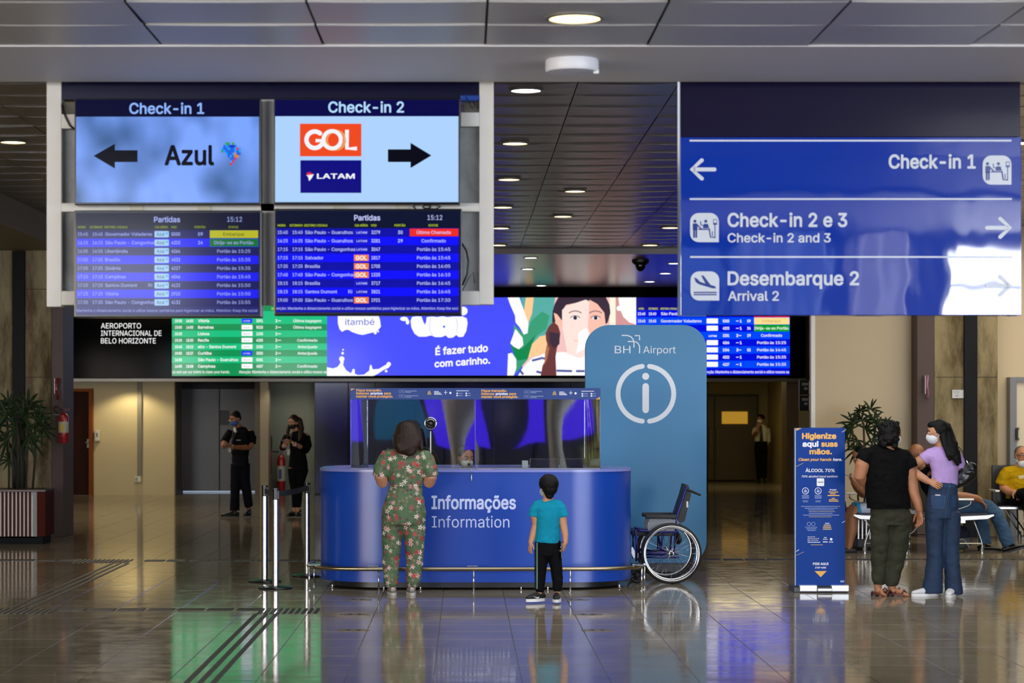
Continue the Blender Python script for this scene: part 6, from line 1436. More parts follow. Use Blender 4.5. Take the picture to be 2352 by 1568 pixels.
for ax_, tx, dy in ((2014,2034,-.05),(2045,2078,-.07)):
    a, b_ = f.p((ax_,1368,.03)), f.p((tx,1368,dy)); d_ = (b_-a).normalized(); a.z = b_.z = 0; d_.z = 0; d_.normalize(); sd = Vector((-d_.y,d_.x,0)); L_ = (b_-a).length+.05; a -= d_*.045
    so = MB(); rs = []
    pr = [(u, .03+.014*sin(pi*u)) for u in (0,.08,.2,.4,.6,.8,.93,1)]
    pts = [(u*L_, w_*(1 if 0 < u < 1 else .4)) for u, w_ in pr]+[(u*L_, -w_*(1 if 0 < u < 1 else .4)) for u, w_ in pr[::-1]]
    so.rings([[a+d_*x+sd*y+Vector((0,0,.0+(.022 if z else .0)+(.02*(1-x/L_) if True else 0))) for x, y in pts] for z in (0, 1)])
    so2 = obj('sandal', so, M_SAN, f.root); obj('heel', MB().rings([[a+d_*(x*.38)+sd*y*.9+Vector((0,0,z)) for x, y in pts] for z in (0,.03)]), M_SANS, so2)
    obj('strap', MB().tube([a+d_*.12-sd*.045+Vector((0,0,.035)), a+d_*.14+Vector((0,0,.075)), a+d_*.16+sd*.045+Vector((0,0,.035))], .008, 8).tube([a+d_*.19-sd*.042+Vector((0,0,.03)), a+d_*.19+Vector((0,0,.058)), a+d_*.19+sd*.042+Vector((0,0,.03))], .008, 8), M_SAN, so2, smooth=True)
v = f.p((2008,1105,.05)); t = thing('green_bag', 'bright green cloth bag held at the black-topped woman\'s side', 'bag', tuple(v))
mb = MB(); mb.tube([tuple(f.p((2010,1078,.03)))+(.015,.03), tuple(f.p((2006,1095,.03)))+(.035,.04), tuple(f.p((2001,1118,.03)))+(.04,.045), tuple(f.p((1997,1131,.03)))+(.03,.04)], n=12, cap=True)
remesh('cloth', mb, mat('green_cloth','1c9e3c',.6,bump=(20,.4)), t, .007, 2, None, .006, 14)

# ---- girl in lilac top and flared jeans
f = Fig('girl with long black hair in lilac top and flared blue jeans, white mask', 2165, 1368, yaw=14, vox=.0075)
SKD = skin('b88462','a37150'); f.head((2153,995,-.0), 55, 84, -4, eyes=True, ears=False); B = f.body
f.tb(B, [(2160,1012,0,11),(2163,1034,0,13)], cap=False)
f.tb(B, [(2164,1030,0,18,13),(2166,1045,0,38,18),(2170,1080,0,28,20),(2168,1110,0,30,22),(2164,1160,0,38,27)])
f.tb(B, [(2134,1045,0,12.5),(2118,1056,.02,12),(2101,1066,.04,11),(2094,1076,.04,10),(2108,1090,.0,10),(2124,1101,-.04,8.5),(2130,1105,-.05,7.5)]); f.hand((2130,1104,-.06), (2146,1112,-.12), (.2,.6,-.3), .9, .35, 1)
f.tb(B, [(2196,1050,0,12),(2204,1075,.06,12),(2203,1100,.1,10),(2196,1120,.18,8)])
f.tb(B, [(2146,1180,0,19),(2144,1260,0,14),(2143,1320,0,10),(2142,1352,0,9)]); f.tb(B, [(2182,1180,0,19),(2183,1260,0,14),(2184,1320,0,10),(2184,1352,0,9)])
f.finish(SKD)
g_ = MB(); f.tb(g_, [(2163,1024,0,18,12),(2164,1030,0,30,16),(2166,1042,0,40,20),(2169,1060,0,36,22),(2170,1080,0,33,22),(2170,1098,0,32,22),(2168,1112,0,33,23)], n=20, cap=False)
f.tb(g_, [(2142,1040,0,14),(2130,1048,.01,14.5),(2121,1056,.02,15)], cap=False); f.tb(g_, [(2192,1042,0,14),(2203,1058,.03,15),(2206,1072,.05,15)], cap=False)
f.tb(g_, [(2150,1035,0,11),(2138,1042,0,14.5),(2132,1049,0,14.5)]); f.tb(g_, [(2180,1035,0,11),(2192,1043,0,14.5),(2200,1056,.02,15)])
f.part('lilac_top', g_, cloth('lilac','b597cf','a88cc2'), 2, .005)
g_ = MB(); f.tb(g_, [(2167,1108,0,33,24),(2166,1125,0,35,26),(2165,1150,0,38.5,30),(2164,1175,0,39,30),(2164,1190,0,38,28)], n=22, cap=False)
f.tb(g_, [(2147,1175,0,21,28),(2146,1215,0,20.5,24),(2147,1255,0,18.5,20),(2147,1290,0,19,20),(2144,1325,0,21,22),(2142,1355,0,23.5,25),(2142,1362,0,23.5,25)], n=18, cap=False); f.tb(g_, [(2184,1175,0,21,28),(2185,1215,0,20.5,24),(2184,1255,0,18.5,20),(2186,1290,0,17.5,20),(2189,1325,0,18,22),(2191,1355,0,20,25),(2191,1364,0,20,25)], n=18, cap=False)
DN = mat('denim_dark','16304f',.8,vary=(7,.8,'10243e',(1,1,.5)),bump=(70,.25)); jn = f.part('jeans', g_, DN, 2, .005, fs=8)
M_ST2 = mat('stitch','3c5678',.7); M_DL = mat('denim_pocket','1b3a5e',.8,bump=(70,.25))
pk_ = patch(f.root, 'back_pocket', M_DL, f.Y, [(2138,1137),(2172,1138),(2170,1168),(2141,1166)], jn, .004); patch(f.root, 'back_pocket', M_DL, f.Y, [(2185,1138),(2197,1138),(2195,1164),(2185,1166)], jn, .004, 3, 6)
patch(f.root, 'pocket_tag', mat('tag_white','c8ccd4',.6), f.Y, [(2148,1135),(2160,1135.4),(2160,1138),(2148,1137.6)], jn, .006, 3, 1)
patch(f.root, 'waistband', M_DL, f.Y, [(2134,1110),(2200,1111),(2200,1119),(2134,1118)], jn, .004, 12, 2)
for xx in (2142, 2180): patch(f.root, 'belt_loop', M_ST2, f.Y, [(xx,1108),(xx+2.5,1108),(xx+2.5,1121),(xx,1121)], jn, .008, 1, 3)
for q in ([(2139,1138),(2140,1138),(2143,1166),(2142,1166)],[(2170.5,1139),(2171.5,1139),(2169,1168),(2168,1168)],[(2142,1165),(2169,1167),(2169,1168),(2142,1166)],[(2139,1137),(2172,1138),(2172,1139),(2139,1138)]): patch(f.root, 'stitch_line', M_ST2, f.Y, q, jn, .0055, 10 if q[1][0]-q[0][0] > 5 else 1, 1 if q[1][0]-q[0][0] > 5 else 10)
patch(f.root, 'seam_line', M_ST2, f.Y, [(2178,1119),(2178.8,1119),(2170,1195),(2169,1195)], jn, .003, 1, 20)
h_ = MB(); H = f.H; hh = f.hh; ax = (f.hr, f.hf, f.hu)
h_.ell(H(0,-.12,.17), (.39*hh,.42*hh,.42*hh), ax, 20, 12); h_.ell(H(0,.14,.36), (.3*hh,.26*hh,.17*hh), ax)
f.tb(h_, [(2166,982,0,20,16),(2174,1000,0,19,17),(2178,1020,-.07,20,10),(2185,1040,-.1,16,7),(2192,1052,-.1,11,6),(2194,1066,-.1,5,4)], n=16)
f.tb(h_, [(2164,1000,-.05,10),(2168,1025,-.1,9,6),(2172,1045,-.11,6,4),(2176,1056,-.11,2.5)]); f.tb(h_, [(2180,1010,-.02,9),(2194,1040,-.06,10,6),(2200,1058,-.08,5,4),(2203,1064,-.08,2)])
f.part('hair', h_, M_HAIRB, 3, .004, fs=12)
f.mask(mat('mask_white','d2d6da',.7))
for (ax_, tx, dy) in ((2140,2112,-.02),(2186,2175,-.12)): shoe(f, (ax_,1352,0), (tx,1352,dy), mat('canvas_white','d4d4d6',.6), mat('sole_rubber','e0e0e0',.5), .25, .042, .07, .024)
# shoulder bag
v = f.p((2216,1090,.05)); t = thing('shoulder_bag', 'black leather shoulder bag hanging behind the girl in lilac', 'bag', tuple(v))
mb = MB(); mb.tube([tuple(f.p((2196,1112,.04)))+(.05,.035), tuple(f.p((2212,1098,.04)))+(.085,.05), tuple(f.p((2228,1080,.04)))+(.095,.05), tuple(f.p((2236,1072,.04)))+(.06,.04)], n=14, lat=(.6,0,.8), cap=True)
remesh('bag_body', mb, mat('leather_black','0d0d0f',.3,bump=(12,.3)), t, .008, 3, None, .006, 12)
obj('strap', MB().tube(smoothpath([f.p((2200,1026,-.04)), f.p((2208,1040,-.08)), f.p((2218,1058,0)), f.p((2226,1068,.03))]), .005, 6), M_BLACK, t, smooth=True); obj('ring', MB().tube(smoothpath([f.p((2220,1058,0)), f.p((2223,1063,0)), f.p((2227,1067,.01))]), .004, 6), M_CHROME, t)

# ---- staff man and staff woman at the back
f = Fig('man in dark uniform shirt and blue mask looking down at a phone', 548, 1187, yaw=135, vox=.011)
SKE = skin('9a6446','84523a'); f.head((541,962,-.06), 33, 140, -22, eyes=True); B = f.body
f.tb(B, [(546,974,0,7.5),(550,986,0,9)], cap=False); f.tb(B, [(549,984,0,14,10),(551,994,0,27,13),(552,1020,0,23,14),(552,1045,0,22,13),(551,1062,0,23,14)])
f.tb(B, [(528,993,-.08,8),(521,1008,-.18,8),(518,1022,-.22,7),(519,1025,-.3,5.5),(521,1025,-.36,4.5)]); f.hand((521,1025,-.36), (529,1023,-.46), (.2,0,.8), .95, .6, 1)
f.tb(B, [(574,994,.04,8.5),(577,1012,.0,8),(575,1026,-.05,7),(560,1027,-.2,5.8),(545,1026,-.34,4.6)]); f.hand((545,1026,-.34), (531,1023,-.44), (0,0,1), .95, .6, -1)
f.tb(B, [(543,1070,0,12),(541,1110,0,9),(538,1150,0,6),(536,1172,0,5)]); f.tb(B, [(561,1070,0,12),(562,1110,0,9),(568,1148,.05,6),(570,1168,.06,5)])
f.finish(SKE)
CN = cloth('navy_uniform','07070c','0b0b12'); g_ = MB(); f.tb(g_, [(549,981,0,10,9),(550,985,0,20,12),(552,993,0,28,15),(553,1015,0,26,17),(552,1035,0,25,17),(551,1044,0,25,17)], n=18, cap=False)
f.tb(g_, [(530,991,-.07,9),(523,1004,-.15,10),(519,1015,-.2,10)], cap=False); f.tb(g_, [(573,992,.04,10.5),(578,1006,.01,11),(578,1018,-.02,11)], cap=False)
f.part('uniform_shirt', g_, CN, 2, .007)
g_ = MB(); f.tb(g_, [(551,1040,0,23,15),(552,1060,0,24,16),(552,1072,0,24,15)], n=18, cap=False)
f.tb(g_, [(543,1065,0,13,14),(541,1100,0,12),(540,1135,0,11),(539,1165,0,11.5),(539,1172,0,11.5)], cap=False); f.tb(g_, [(561,1065,0,13,14),(562,1100,.01,12),(567,1135,.03,11),(570,1158,.05,10.5),(571,1163,.06,10)], cap=False)
f.part('trousers', g_, cloth('navy_trousers','0b0d18','10121e'), 2, .006, fs=7)
h_ = MB(); H = f.H; hh = f.hh; ax = (f.hr, f.hf, f.hu); h_.ell(H(0,-.09,.2), (.37*hh,.43*hh,.38*hh), ax, 16, 10); h_.ell(H(0,-.3,-.02), (.28*hh,.2*hh,.25*hh), ax); f.part('hair', h_, M_HAIRB, 2, .003, fs=40)
f.mask(mat('mask_blue','2a58a0',.7))
obj('glasses', MB().tube([H(-.34,.05,.04), H(-.26,.4,.05), H(0,.45,.06), H(.26,.4,.05), H(.34,.05,.04)], .015*hh, 5), M_STEEL, f.root)
f.tb(cq := MB(), [(541,984,-.13,3),(543,990,-.15,3.5)], n=8); obj('collar', cq, mat('collar_white','c8c8cc',.7), f.root, smooth=True)
obj('lanyard', MB().tube([f.p((538,988,-.15)), f.p((536,1003,-.2)), f.p((533,1016,-.2))], .004, 5).tube([f.p((544,988,-.15)), f.p((540,1003,-.2)), f.p((533,1016,-.2))], .004, 5), mat('lanyard_grey','55585e',.6), f.root)
a = f.p((531,1033,-.24)); obj('id_card', MB().box(a.x-.02, a.x+.02, a.y-.004, a.y, a.z-.03, a.z+.03), mat('card_pale','a8a8a0',.4), f.root)
a = f.p((540.5,1026,-.36)); obj('watch', MB().tube([a+Vector((-.012,0,0)), a+Vector((.012,0,0))], .036, 14), mat('watch_gold','b8a860',.25,.8), f.root, smooth=True)
a = f.p((551,1010,-.155)); obj('name_print', MB().box(a.x-.035, a.x+.035, a.y-.06, a.y-.055, a.z-.006, a.z+.006), mat('name_print','9a9aa0',.5), f.root)
shoe(f, (538,1174,0), (520,1174,-.02), M_BLACK, M_DARK, .27, .045, .085, .02); shoe(f, (571,1170,.06), (566,1170,-.1), M_BLACK, M_DARK, .27, .045, .1, .02)
a = f.p((527,1020,-.46)); t = thing('mobile_phone', 'dark phone in the hands of the man in uniform', 'phone', tuple(a)); obj('case', MB().box(a.x-.035, a.x+.035, a.y-.06, a.y+.05, a.z+.004, a.z+.014, .003), M_BLACK, t); obj('glass', MB().box(a.x-.03, a.x+.03, a.y-.055, a.y+.045, a.z+.0142, a.z+.015), mat('phone_glass','050507',.08), t)

f = Fig('woman in black uniform with long brown hair and black mask using a phone', 680, 1187, yaw=150, vox=.011)
SKF = skin('b07a5c','9a684c'); f.head((674,970,-.03), 31, 150, -18, eyes=True); B = f.body
f.tb(B, [(680,982,0,6.5),(682,994,0,8)], cap=False); f.tb(B, [(682,990,0,13,9),(683,1001,0,23,11),(684,1025,0,19,13),(684,1040,0,17,12),(685,1070,0,23,15)])
f.tb(B, [(661,1000,-.04,7),(653,1016,-.06,6.5),(651,1027,-.1,6),(656,1024,-.24,5),(659,1019,-.32,4)]); f.hand((659,1019,-.32), (664,1012,-.42), (.3,0,.6), .88, .6, 1)
f.tb(B, [(703,1001,.02,7.5),(707,1022,.0,7),(703,1032,-.05,6.3),(690,1024,-.2,5.3),(678,1017,-.3,4.2)]); f.hand((678,1017,-.3), (664,1013,-.38), (0,0,1), .88, .6, -1)
f.tb(B, [(674,1075,0,12),(676,1115,0,8),(677,1155,0,5),(675,1175,0,4.5)]); f.tb(B, [(695,1075,0,12),(688,1115,0,8),(685,1155,0,5),(685,1175,0,4.5)])
f.finish(SKF)
CB = cloth('black_uniform','050508','09090c'); g_ = MB(); f.tb(g_, [(681,989,0,10,8),(682,994,0,18,10),(683,1001,0,24,13),(684,1020,0,21,16),(684,1038,0,19,14),(684,1052,0,22,15)], n=18, cap=False)
f.tb(g_, [(661,1000,-.03,8.5),(653,1016,-.05,8.5),(650,1028,-.09,8),(654,1026,-.2,7)], cap=False); f.tb(g_, [(703,1001,.02,9),(708,1022,.0,9),(704,1033,-.05,8.5),(692,1026,-.18,7)], cap=False)
f.part('black_blouse', g_, CB, 2, .006)
g_ = MB(); f.tb(g_, [(684,1036,0,19,14),(684,1045,0,21,15),(685,1062,0,24,16),(685,1080,0,25,16)], n=18, cap=False); f.tb(g_, [(674,1075,0,13.5,15),(674,1105,0,11),(677,1135,0,8),(677,1165,0,6)], cap=False); f.tb(g_, [(696,1075,0,13.5,15),(690,1105,0,11),(686,1135,0,8.5),(686,1165,0,6)], cap=False)
f.part('trousers', g_, CB, 2, .004)
h_ = MB(); H = f.H; hh = f.hh; ax = (f.hr, f.hf, f.hu); h_.ell(H(0,-.1,.18), (.4*hh,.44*hh,.4*hh), ax, 16, 10); h_.ell(H(0,-.25,-.2), (.38*hh,.28*hh,.4*hh), ax)
f.tb(h_, [(686,966,0,9,9),(692,985,-.04,8,6),(691,1003,-.12,6,4),(688,1012,-.14,3,3)]); f.tb(h_, [(665,975,-.02,4),(662,990,-.08,5,4),(661,1003,-.12,3)])
f.part('hair', h_, M_HAIRD, 2, .004, fs=30); f.mask(mat('mask_black','08080a',.7))
for q, z in ((658,1021),(680,1019)): a = f.p((q,z,-.3)); obj('cuff', MB().tube([a-Vector((.01,.015,0)), a+Vector((.02,.03,-.01))], .034, 12), mat('cuff_pink','b89a98',.7), f.root, smooth=True)
a = f.p((677,1016,-.33)); obj('watch', MB().ell(a-Vector((0,.035,0)), (.018,.008,.018)), mat('watch_gold','b8a860',.25,.8), f.root, smooth=True)
a = f.p((665,1037,-.24)); obj('id_card', MB().box(a.x-.02, a.x+.02, a.y-.004, a.y, a.z-.045, a.z+.04), mat('card_pale','a8a8a0',.4), f.root); obj('lanyard', MB().tube([f.p((672,992,-.13)), f.p((667,1031,-.24))], .004, 5), mat('lanyard_grey','55585e',.6), f.root)
shoe(f, (673,1172,0), (664,1172,-.16), M_BLACK, M_DARK, .24, .04, .09, .015, .0); shoe(f, (688,1172,0), (684,1172,-.2), M_BLACK, M_DARK, .24, .04, .09, .015, .0)
a = f.p((660,1011,-.42)); t = thing('mobile_phone', 'phone in the hands of the woman in black uniform', 'phone', tuple(a)); obj('case', MB().box(a.x-.06, a.x+.05, a.y-.03, a.y+.04, a.z+.0, a.z+.01, .003), mat('phone_grey','3c3c42',.3), t); obj('glass', MB().box(a.x-.055, a.x+.045, a.y-.025, a.y+.035, a.z+.0102, a.z+.011), mat('phone_glass','050507',.08), t)

# ---- clerk seated inside the counter
f = Fig('clerk with white valved mask seated low behind the acrylic shield', 1068, 0, yaw=180, Y=22.25, vox=.008, z0=.62)
SKG = skin('b07a58','98664a'); f.head((1070,1052,-.03), 50, 205, -8, eyes=True); B = f.body
f.tb(B, [(1068,1072,0,10),(1067,1090,0,12)], cap=False); f.tb(B, [(1067,1088,0,20,14),(1067,1100,0,42,20),(1067,1130,0,34,22),(1067,1180,0,32,22)])
for sx in (-1, 1): f.tb(B, [(1067+sx*40,1104,0,12),(1067+sx*46,1130,-.06,11),(1067+sx*42,1146,-.16,9),(1067+sx*28,1143,-.26,7)]); f.hand((1067+sx*28,1143,-.26), (1067+sx*22,1145,-.4), (0,0,-1), .95, .3, -sx)
f.finish(SKG); g_ = MB(); f.tb(g_, [(1067,1084,0,20,14),(1067,1094,0,42,20),(1067,1125,0,38,25),(1067,1180,0,36,26)], n=18, cap=False)
for sx in (-1, 1): f.tb(g_, [(1067+sx*38,1100,0,14),(1067+sx*47,1126,-.05,13),(1067+sx*46,1140,-.12,12)], cap=False)
f.part('uniform_shirt', g_, CN, 2, .005)
h_ = MB(); H = f.H; hh = f.hh; ax = (f.hr, f.hf, f.hu); h_.ell(H(0,-.08,.17), (.37*hh,.42*hh,.38*hh), ax, 16, 10); h_.ell(H(0,-.3,-.1), (.33*hh,.25*hh,.33*hh), ax); f.part('hair', h_, M_HAIRD, 2, .003, fs=40)
mk = f.mask(mat('mask_cream','c8c4bc',.7)); c = H(.05,.48,-.2); obj('valve', MB().ell(c, (.07*hh,.03*hh,.07*hh), ax, 12, 7), mat('valve_dark','2a2a30',.4), mk, smooth=True)
t = thing('office_chair', 'dark office chair of the clerk inside the counter', 'chair', (f.root.location.x, 22.3, 0))
x = f.root.location.x; obj('seat', MB().box(x-.24, x+.24, 22.05, 22.5, .5, .6, .03), M_UP, t, auto=True); obj('backrest', MB().box(x-.2, x+.2, 22.47, 22.52, .65, 1.0, .03), M_UP, t, auto=True); obj('pole', MB().tube([(x,22.27,.05),(x,22.27,.5)], .03, 10), M_STEEL, t); obj('base', MB().lathe([(.001,0),(.24,0),(.24,.04),(.05,.07),(.001,.07)], (x,22.27,0), 20), M_BLACK, t)
obj('back_post', MB().tube([(x,22.4,.52),(x,22.5,.58),(x,22.5,.7)], .02, 8), M_STEEL, t)

# ---- guard in the corridor
f = Fig('guard in white shirt and dark tie standing at the corridor door', 1746, 1109, yaw=160, vox=.012)
f.head((1747,963,0), 21.5, 130, 0, eyes=True); B = f.body; s_ = f.s
f.tb(B, [(1748,970,0,5),(1748,978,0,6)], cap=False); f.tb(B, [(1748,977,0,9,7),(1748,984,0,15,8),(1748,1000,0,14,9),(1748,1015,0,13,9),(1748,1028,0,14,9)])
f.tb(B, [(1734,985,0,5),(1731,998,-.05,5),(1736,990,-.2,4),(1739,980,-.2,3.2)]); f.hand((1739,981,-.2), (1742,972,-.2), (0,.5,0), .95, .6, 1)
f.tb(B, [(1762,985,0,5),(1764,1002,.02,4.6),(1763,1020,.0,3.6),(1762,1026,0,3.2)]); f.hand((1762,1026,0), (1761,1038,0), (-.6,-.2,0), .95, .4, 1)
f.tb(B, [(1742,1035,0,7),(1743,1070,0,5),(1744,1098,0,3.5)]); f.tb(B, [(1754,1035,0,7),(1755,1070,0,5),(1755,1098,0,3.5)])
f.finish(SKE); g_ = MB(); f.tb(g_, [(1748,974,0,7,6),(1748,981,0,14,8),(1748,986,0,16.5,9),(1748,1002,0,15.5,10),(1748,1014,0,15,10)], n=16, cap=False)
f.tb(g_, [(1735,984,0,6),(1731,998,-.05,6)], cap=False); f.tb(g_, [(1762,984,0,6),(1765,1000,.02,6),(1765,1016,0,5)], cap=False); f.part('white_shirt', g_, cloth('white_shirt','b8b49c','aaa68c'), 2, .006)
g_ = MB(); f.tb(g_, [(1748,1012,0,14.5,10),(1748,1028,0,16,11),(1748,1036,0,16,11)], n=16, cap=False); f.tb(g_, [(1741,1030,0,8.5,9),(1742,1065,0,7),(1744,1098,0,6)], cap=False); f.tb(g_, [(1755,1030,0,8.5,9),(1756,1065,0,7),(1756,1098,0,6)], cap=False); f.part('trousers', g_, CB, 2, .004)
a = f.p((1747,990,-.11)); obj('tie', MB().tube([tuple(f.p((1746,978,-.1)))+(.025,.01), tuple(f.p((1747,995,-.125)))+(.03,.01), tuple(f.p((1747,1012,-.125)))+(.045,.01), tuple(f.p((1747,1016,-.12)))+(.02,.008)], n=8, cap=True), mat('tie_dark','08080a',.5), f.root, smooth=True)
h_ = MB(); H = f.H; hh = f.hh; ax = (f.hr, f.hf, f.hu); h_.ell(H(0,-.09,.2), (.4*hh,.45*hh,.38*hh), ax, 14, 9); f.part('hair', h_, M_HAIRB, 2); f.mask(mat('mask_white','d2d6da',.7))
shoe(f, (1744,1100,0), (1736,1100,-.2), M_BLACK, M_DARK, .26, .045, .08, .02); shoe(f, (1756,1100,0), (1754,1100,-.2), M_BLACK, M_DARK, .26, .045, .08, .02)

# ---- man with phone on the left-facing bench
f = Fig('seated man with dark beard and pale shorts reading a phone on the bench', 2010, 0, yaw=90, Y=26.85, vox=.009)
f.head((1977,1047,0), 44, 92, -28, eyes=True, jaw=1.05); B = f.body
f.tb(B, [(1988,1060,0,11),(1998,1075,0,13)], cap=False, lat=(0,1,0)); f.tb(B, [(2002,1078,0,16,15),(2008,1092,0,38,21),(2016,1125,0,33,24),(2020,1160,0,30,24),(2020,1180,0,32,24)], lat=(0,1,0))
for q, dy in ((-1,-.2),(1,.2)):
    f.tb(B, [(2005,1092,dy,12),(1994,1125,dy*1.2,11),(1990,1136,dy*1.2,10),(1972,1120,dy*.7,8.5),(1962,1108,dy*.3,6.5)]); f.hand((1962,1108,dy*.3), (1952,1096,dy*.1), (.2,-dy*2,.5), .95, .7, 1 if q < 0 else -1)
    f.tb(B, [(2012,1178,dy*.5,17),(1985,1170,dy*.6,16),(1962,1172,dy*.7,13.5),(1955,1185,dy*.7,12),(1953,1215,dy*.7,12),(1948,1242,dy*.7,8),(1946,1258,dy*.7,7)], lat=(0,1,0))
f.finish(skin('a06a48','8c5a3c')); g_ = MB(); f.tb(g_, [(2002,1074,0,16,14),(2006,1082,0,36,20),(2012,1105,0,38,26),(2018,1140,0,35,27),(2022,1172,0,34,27)], n=18, cap=False, lat=(0,1,0))
for dy in (-.2,.2): f.tb(g_, [(2004,1090,dy,14),(1998,1108,dy*1.1,14.5),(1994,1120,dy*1.2,14)], cap=False)
f.part('dark_shirt', g_, cloth('charcoal_shirt','16161a','1c1c20'), 2, .008)
g_ = MB(); f.tb(g_, [(2024,1168,0,34,24),(2020,1182,0,34,24)], n=16, cap=False, lat=(0,1,0))
for dy in (-.1,.1): f.tb(g_, [(2018,1176,dy,19,20),(1990,1170,dy*1.2,18),(1968,1171,dy*1.3,17.5)], cap=False, lat=(0,1,0))
f.part('shorts', g_, cloth('pale_shorts','b0b8cc','a0a8bc'), 2, .008)
for dy in (-.13,.13):
    g_ = MB(); f.tb(g_, [(1971,1171,dy,18.5),(1964,1172,dy,18)], cap=False, lat=(0,1,0)); obj('shorts_trim', g_, mat('trim_cyan','1488b8',.7), f.root, smooth=True)
    shoe(f, (1947,1256,dy*1.1), (1930,1256,dy*1.1), mat('shoe_grey','2c2c30',.6), mat('sole_white','dcdcdc',.5), .26, .045, .085, .022)
h_ = MB(); H = f.H; hh = f.hh; ax = (f.hr, f.hf, f.hu); h_.ell(H(0,-.1,.22), (.35*hh,.4*hh,.32*hh), ax, 16, 10); h_.ell(H(0,-.32,.0), (.26*hh,.14*hh,.22*hh), ax); f.part('hair', h_, M_HAIRB, 2); h_ = MB().ell(H(0,.2,-.27), (.27*hh,.24*hh,.17*hh), ax, 14, 9); f.part('beard', h_, M_HAIRB, 1)
a = f.p((1952,1094,0)); t = thing('mobile_phone', 'dark phone held by the seated bearded man', 'phone', tuple(a)); d_ = Vector((1,0,-.45)).normalized(); u_ = Vector((.45,0,1)).normalized()
mb = MB(); vs = [a+d_*(i*.075)+Vector((0,j*.035,0))+u_*(k*.005) for k in (-1,1) for j in (-1,1) for i in (-1,1)]; mb.add(vs, [(0,2,3,1),(4,5,7,6),(0,1,5,4),(2,6,7,3),(0,4,6,2),(1,3,7,5)]); obj('case', mb, M_BLACK, t)
mb = MB(); vs = [a+d_*(i*.07)+Vector((0,j*.031,0))+u_*(.0052+k*.0006) for k in (-1,1) for j in (-1,1) for i in (-1,1)]; mb.add(vs, [(0,2,3,1),(4,5,7,6),(0,1,5,4),(2,6,7,3),(0,4,6,2),(1,3,7,5)]); obj('glass', mb, mat('phone_glass','050507',.08), t)

# ---- bald man sprawled on the right-facing bench
f = Fig('bald man in dark shirt and jeans sprawled on the bench facing right', 2180, 0, yaw=-90, Y=26.95, vox=.009)
f.head((2108,1042,.05), 46, -70, 10, eyes=True); B = f.body
f.tb(B, [(2112,1062,.04,12),(2118,1076,0,14)], cap=False, lat=(0,1,0)); f.tb(B, [(2122,1078,0,18,15),(2130,1092,0,40,22),(2148,1125,0,36,25),(2168,1155,0,34,25),(2184,1170,0,34,24)], lat=(0,1,0))
f.tb(B, [(2132,1092,-.22,13),(2156,1120,-.28,12),(2175,1136,-.3,11),(2205,1138,-.28,10),(2232,1142,-.26,8),(2240,1146,-.26,7)], lat=(0,1,0)); f.hand((2238,1145,-.26), (2254,1160,-.26), (-.5,0,-.6), 1, .5, 1)
f.tb(B, [(2132,1092,.22,13),(2160,1122,.28,12),(2172,1140,.28,10),(2190,1160,.2,8)], lat=(0,1,0)); f.hand((2190,1160,.2), (2205,1166,.12), (0,0,-1), 1, .4, 1)
f.tb(B, [(2190,1168,-.1,18),(2240,1162,-.12,16),(2278,1172,-.14,13),(2296,1215,-.16,11),(2308,1240,-.18,8)], lat=(0,1,0)); f.tb(B, [(2190,1168,.1,18),(2235,1170,.12,16),(2258,1185,.12,13),(2266,1215,.1,11),(2268,1245,.1,8)], lat=(0,1,0))
f.finish(skin('94603f','7e4e33')); g_ = MB(); f.tb(g_, [(2120,1074,0,18,14),(2126,1084,0,38,20),(2140,1108,0,41,27),(2162,1142,0,38,28),(2182,1160,0,37,28)], n=18, cap=False, lat=(0,1,0))
f.tb(g_, [(2130,1090,-.21,15),(2148,1112,-.26,15),(2160,1124,-.28,14)], cap=False, lat=(0,1,0)); f.tb(g_, [(2130,1090,.21,15),(2150,1114,.26,15)], cap=False, lat=(0,1,0))
f.part('dark_shirt', g_, cloth('dark_navy_shirt','0c0f1a','121522'), 2, .008)
g_ = MB(); f.tb(g_, [(2176,1156,0,34,24),(2192,1166,0,35,24)], n=16, cap=False, lat=(0,1,0)); f.tb(g_, [(2190,1165,-.1,22),(2235,1160,-.12,20.5),(2262,1164,-.13,19),(2282,1180,-.14,17),(2294,1208,-.16,16),(2305,1240,-.18,15.5),(2309,1250,-.18,15)], n=16, cap=False, lat=(0,1,0))
f.tb(g_, [(2190,1166,.1,22),(2230,1168,.12,20),(2252,1178,.12,18),(2262,1205,.1,16),(2266,1240,.1,15),(2266,1250,.1,15)], n=16, cap=False, lat=(0,1,0))
f.part('jeans', g_, mat('denim_mid','1f3f5e',.8,vary=(6,.9,'36587a',(1,1,.7)),bump=(60,.25)), 2, .008)
shoe(f, (2308,1252,-.18), (2340,1243,-.2), mat('leather_black','0d0d0f',.3), M_DARK, .3, .048, .07, .018, down=1); shoe(f, (2266,1253,.1), (2290,1253,.05), mat('leather_black','0d0d0f',.3), M_DARK, .29, .048, .075, .018)

# ---- man in yellow T-shirt at the right edge
f = Fig('grey-haired man in yellow T-shirt and dark trousers at the right edge', 2345, 0, yaw=170, Y=29.2, vox=.009)
f.head((2346,1046,-.02), 42, 188, 0, eyes=True); B = f.body
f.tb(B, [(2346,1060,0,10),(2346,1074,0,12)], cap=False); f.tb(B, [(2346,1072,0,18,13),(2346,1080,0,34,18),(2346,1110,0,30,22),(2346,1150,0,30,22)])
f.tb(B, [(2312,1084,0,12),(2306,1106,0,11.5),(2304,1120,-.03,10.5),(2312,1128,-.12,9),(2322,1130,-.2,7)]); f.hand((2321,1130,-.2), (2328,1140,-.3), (0,0,-1), 1, .4, -1)
f.tb(B, [(2380,1084,0,12),(2386,1110,0,11),(2384,1128,-.06,10),(2370,1134,-.18,8)]); f.hand((2370,1134,-.18), (2362,1138,-.3), (0,0,-1), 1, .4, 1)
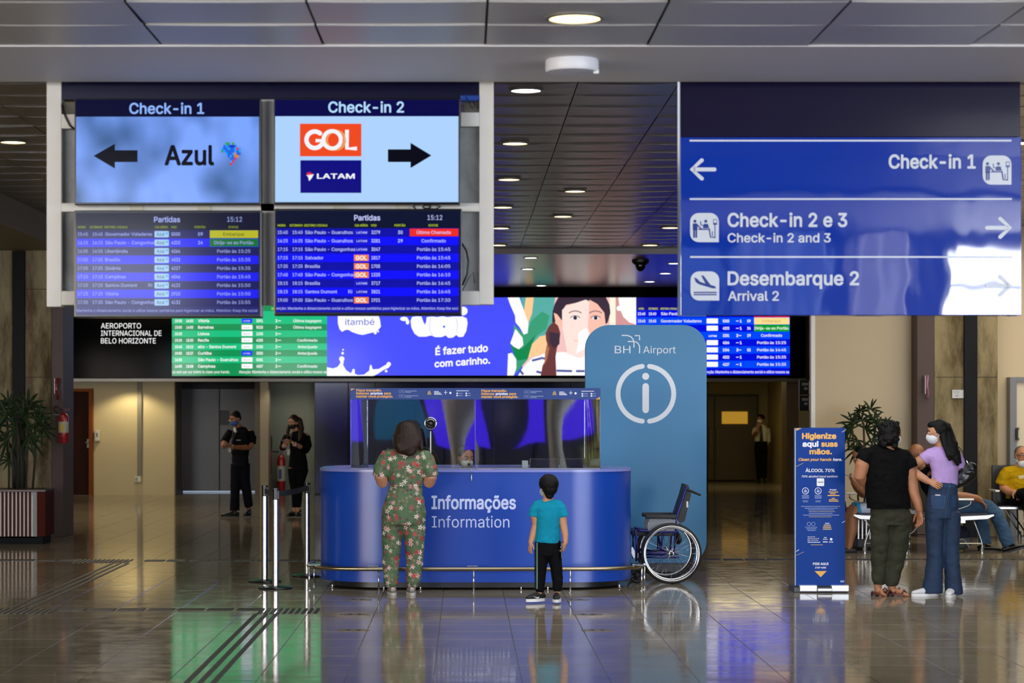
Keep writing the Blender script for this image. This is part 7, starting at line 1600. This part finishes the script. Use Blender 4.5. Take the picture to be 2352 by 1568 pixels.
f.tb(B, [(2336,1150,0,16),(2338,1136,-.25,14),(2342,1126,-.46,12),(2350,1160,-.5,11),(2362,1200,-.5,8)]); f.tb(B, [(2358,1150,0,16),(2352,1156,-.25,14),(2346,1158,-.45,12),(2346,1195,-.45,10),(2346,1228,-.42,7)])
f.finish(skin('b98262','a57052')); g_ = MB(); f.tb(g_, [(2346,1070,0,16,12),(2346,1076,0,30,17),(2346,1086,0,37,20),(2346,1110,0,35,24),(2346,1145,0,35,25)], n=18, cap=False)
f.tb(g_, [(2316,1082,0,14),(2306,1098,0,15.5),(2300,1114,0,16)], cap=False); f.tb(g_, [(2376,1082,0,14),(2386,1098,0,15.5),(2392,1114,0,16)], cap=False); f.tb(g_, [(2328,1080,0,12),(2314,1085,0,15.5),(2307,1096,0,15.5)]); f.tb(g_, [(2364,1080,0,12),(2378,1085,0,15.5),(2385,1096,0,15.5)]); tsh = f.part('t_shirt', g_, cloth('mustard','b8920c','a8840a'), 2, .007)
patch(f.root, 'shirt_print', mat('print_cream','c8bc90',.7), f.Y, [(2338,1092),(2352,1090),(2352,1098),(2341,1100)], tsh, .004, 3, 2)
g_ = MB(); f.tb(g_, [(2346,1138,0,34,24),(2346,1156,0,34,24)], n=16, cap=False); f.tb(g_, [(2336,1148,0,20),(2338,1136,-.25,18),(2342,1128,-.45,17),(2350,1160,-.5,15),(2360,1192,-.5,13)], cap=False); f.tb(g_, [(2358,1150,0,20),(2352,1156,-.25,18),(2346,1158,-.44,16),(2346,1190,-.45,14),(2346,1222,-.42,12.5)], cap=False)
f.part('trousers', g_, cloth('navy_trousers','0b0d18','10121e'), 2, .007)
h_ = MB(); H = f.H; hh = f.hh; ax = (f.hr, f.hf, f.hu); h_.ell(H(0,-.14,.2), (.35*hh,.38*hh,.34*hh), ax, 16, 10); h_.ell(H(0,-.25,-.02), (.34*hh,.2*hh,.25*hh), ax); f.part('hair', h_, mat('hair_grey','5a5650',.6,bump=(50,.4)), 2)
obj('glasses', MB().tube([H(-.34,.05,.04), H(-.26,.4,.04), H(0,.44,.06), H(.26,.4,.04), H(.34,.05,.04)], .015*hh, 5), M_BLACK, f.root)
f.mask(mat('mask_white','d2d6da',.7), drop=.26)
shoe(f, (2346,1226,-.42), (2346,1226,-.6), M_BLACK, M_DARK, .27, .045, .08, .02); shoe(f, (2364,1206,-.5), (2372,1215,-.62), M_BLACK, M_DARK, .27, .045, .06, .02, down=1)
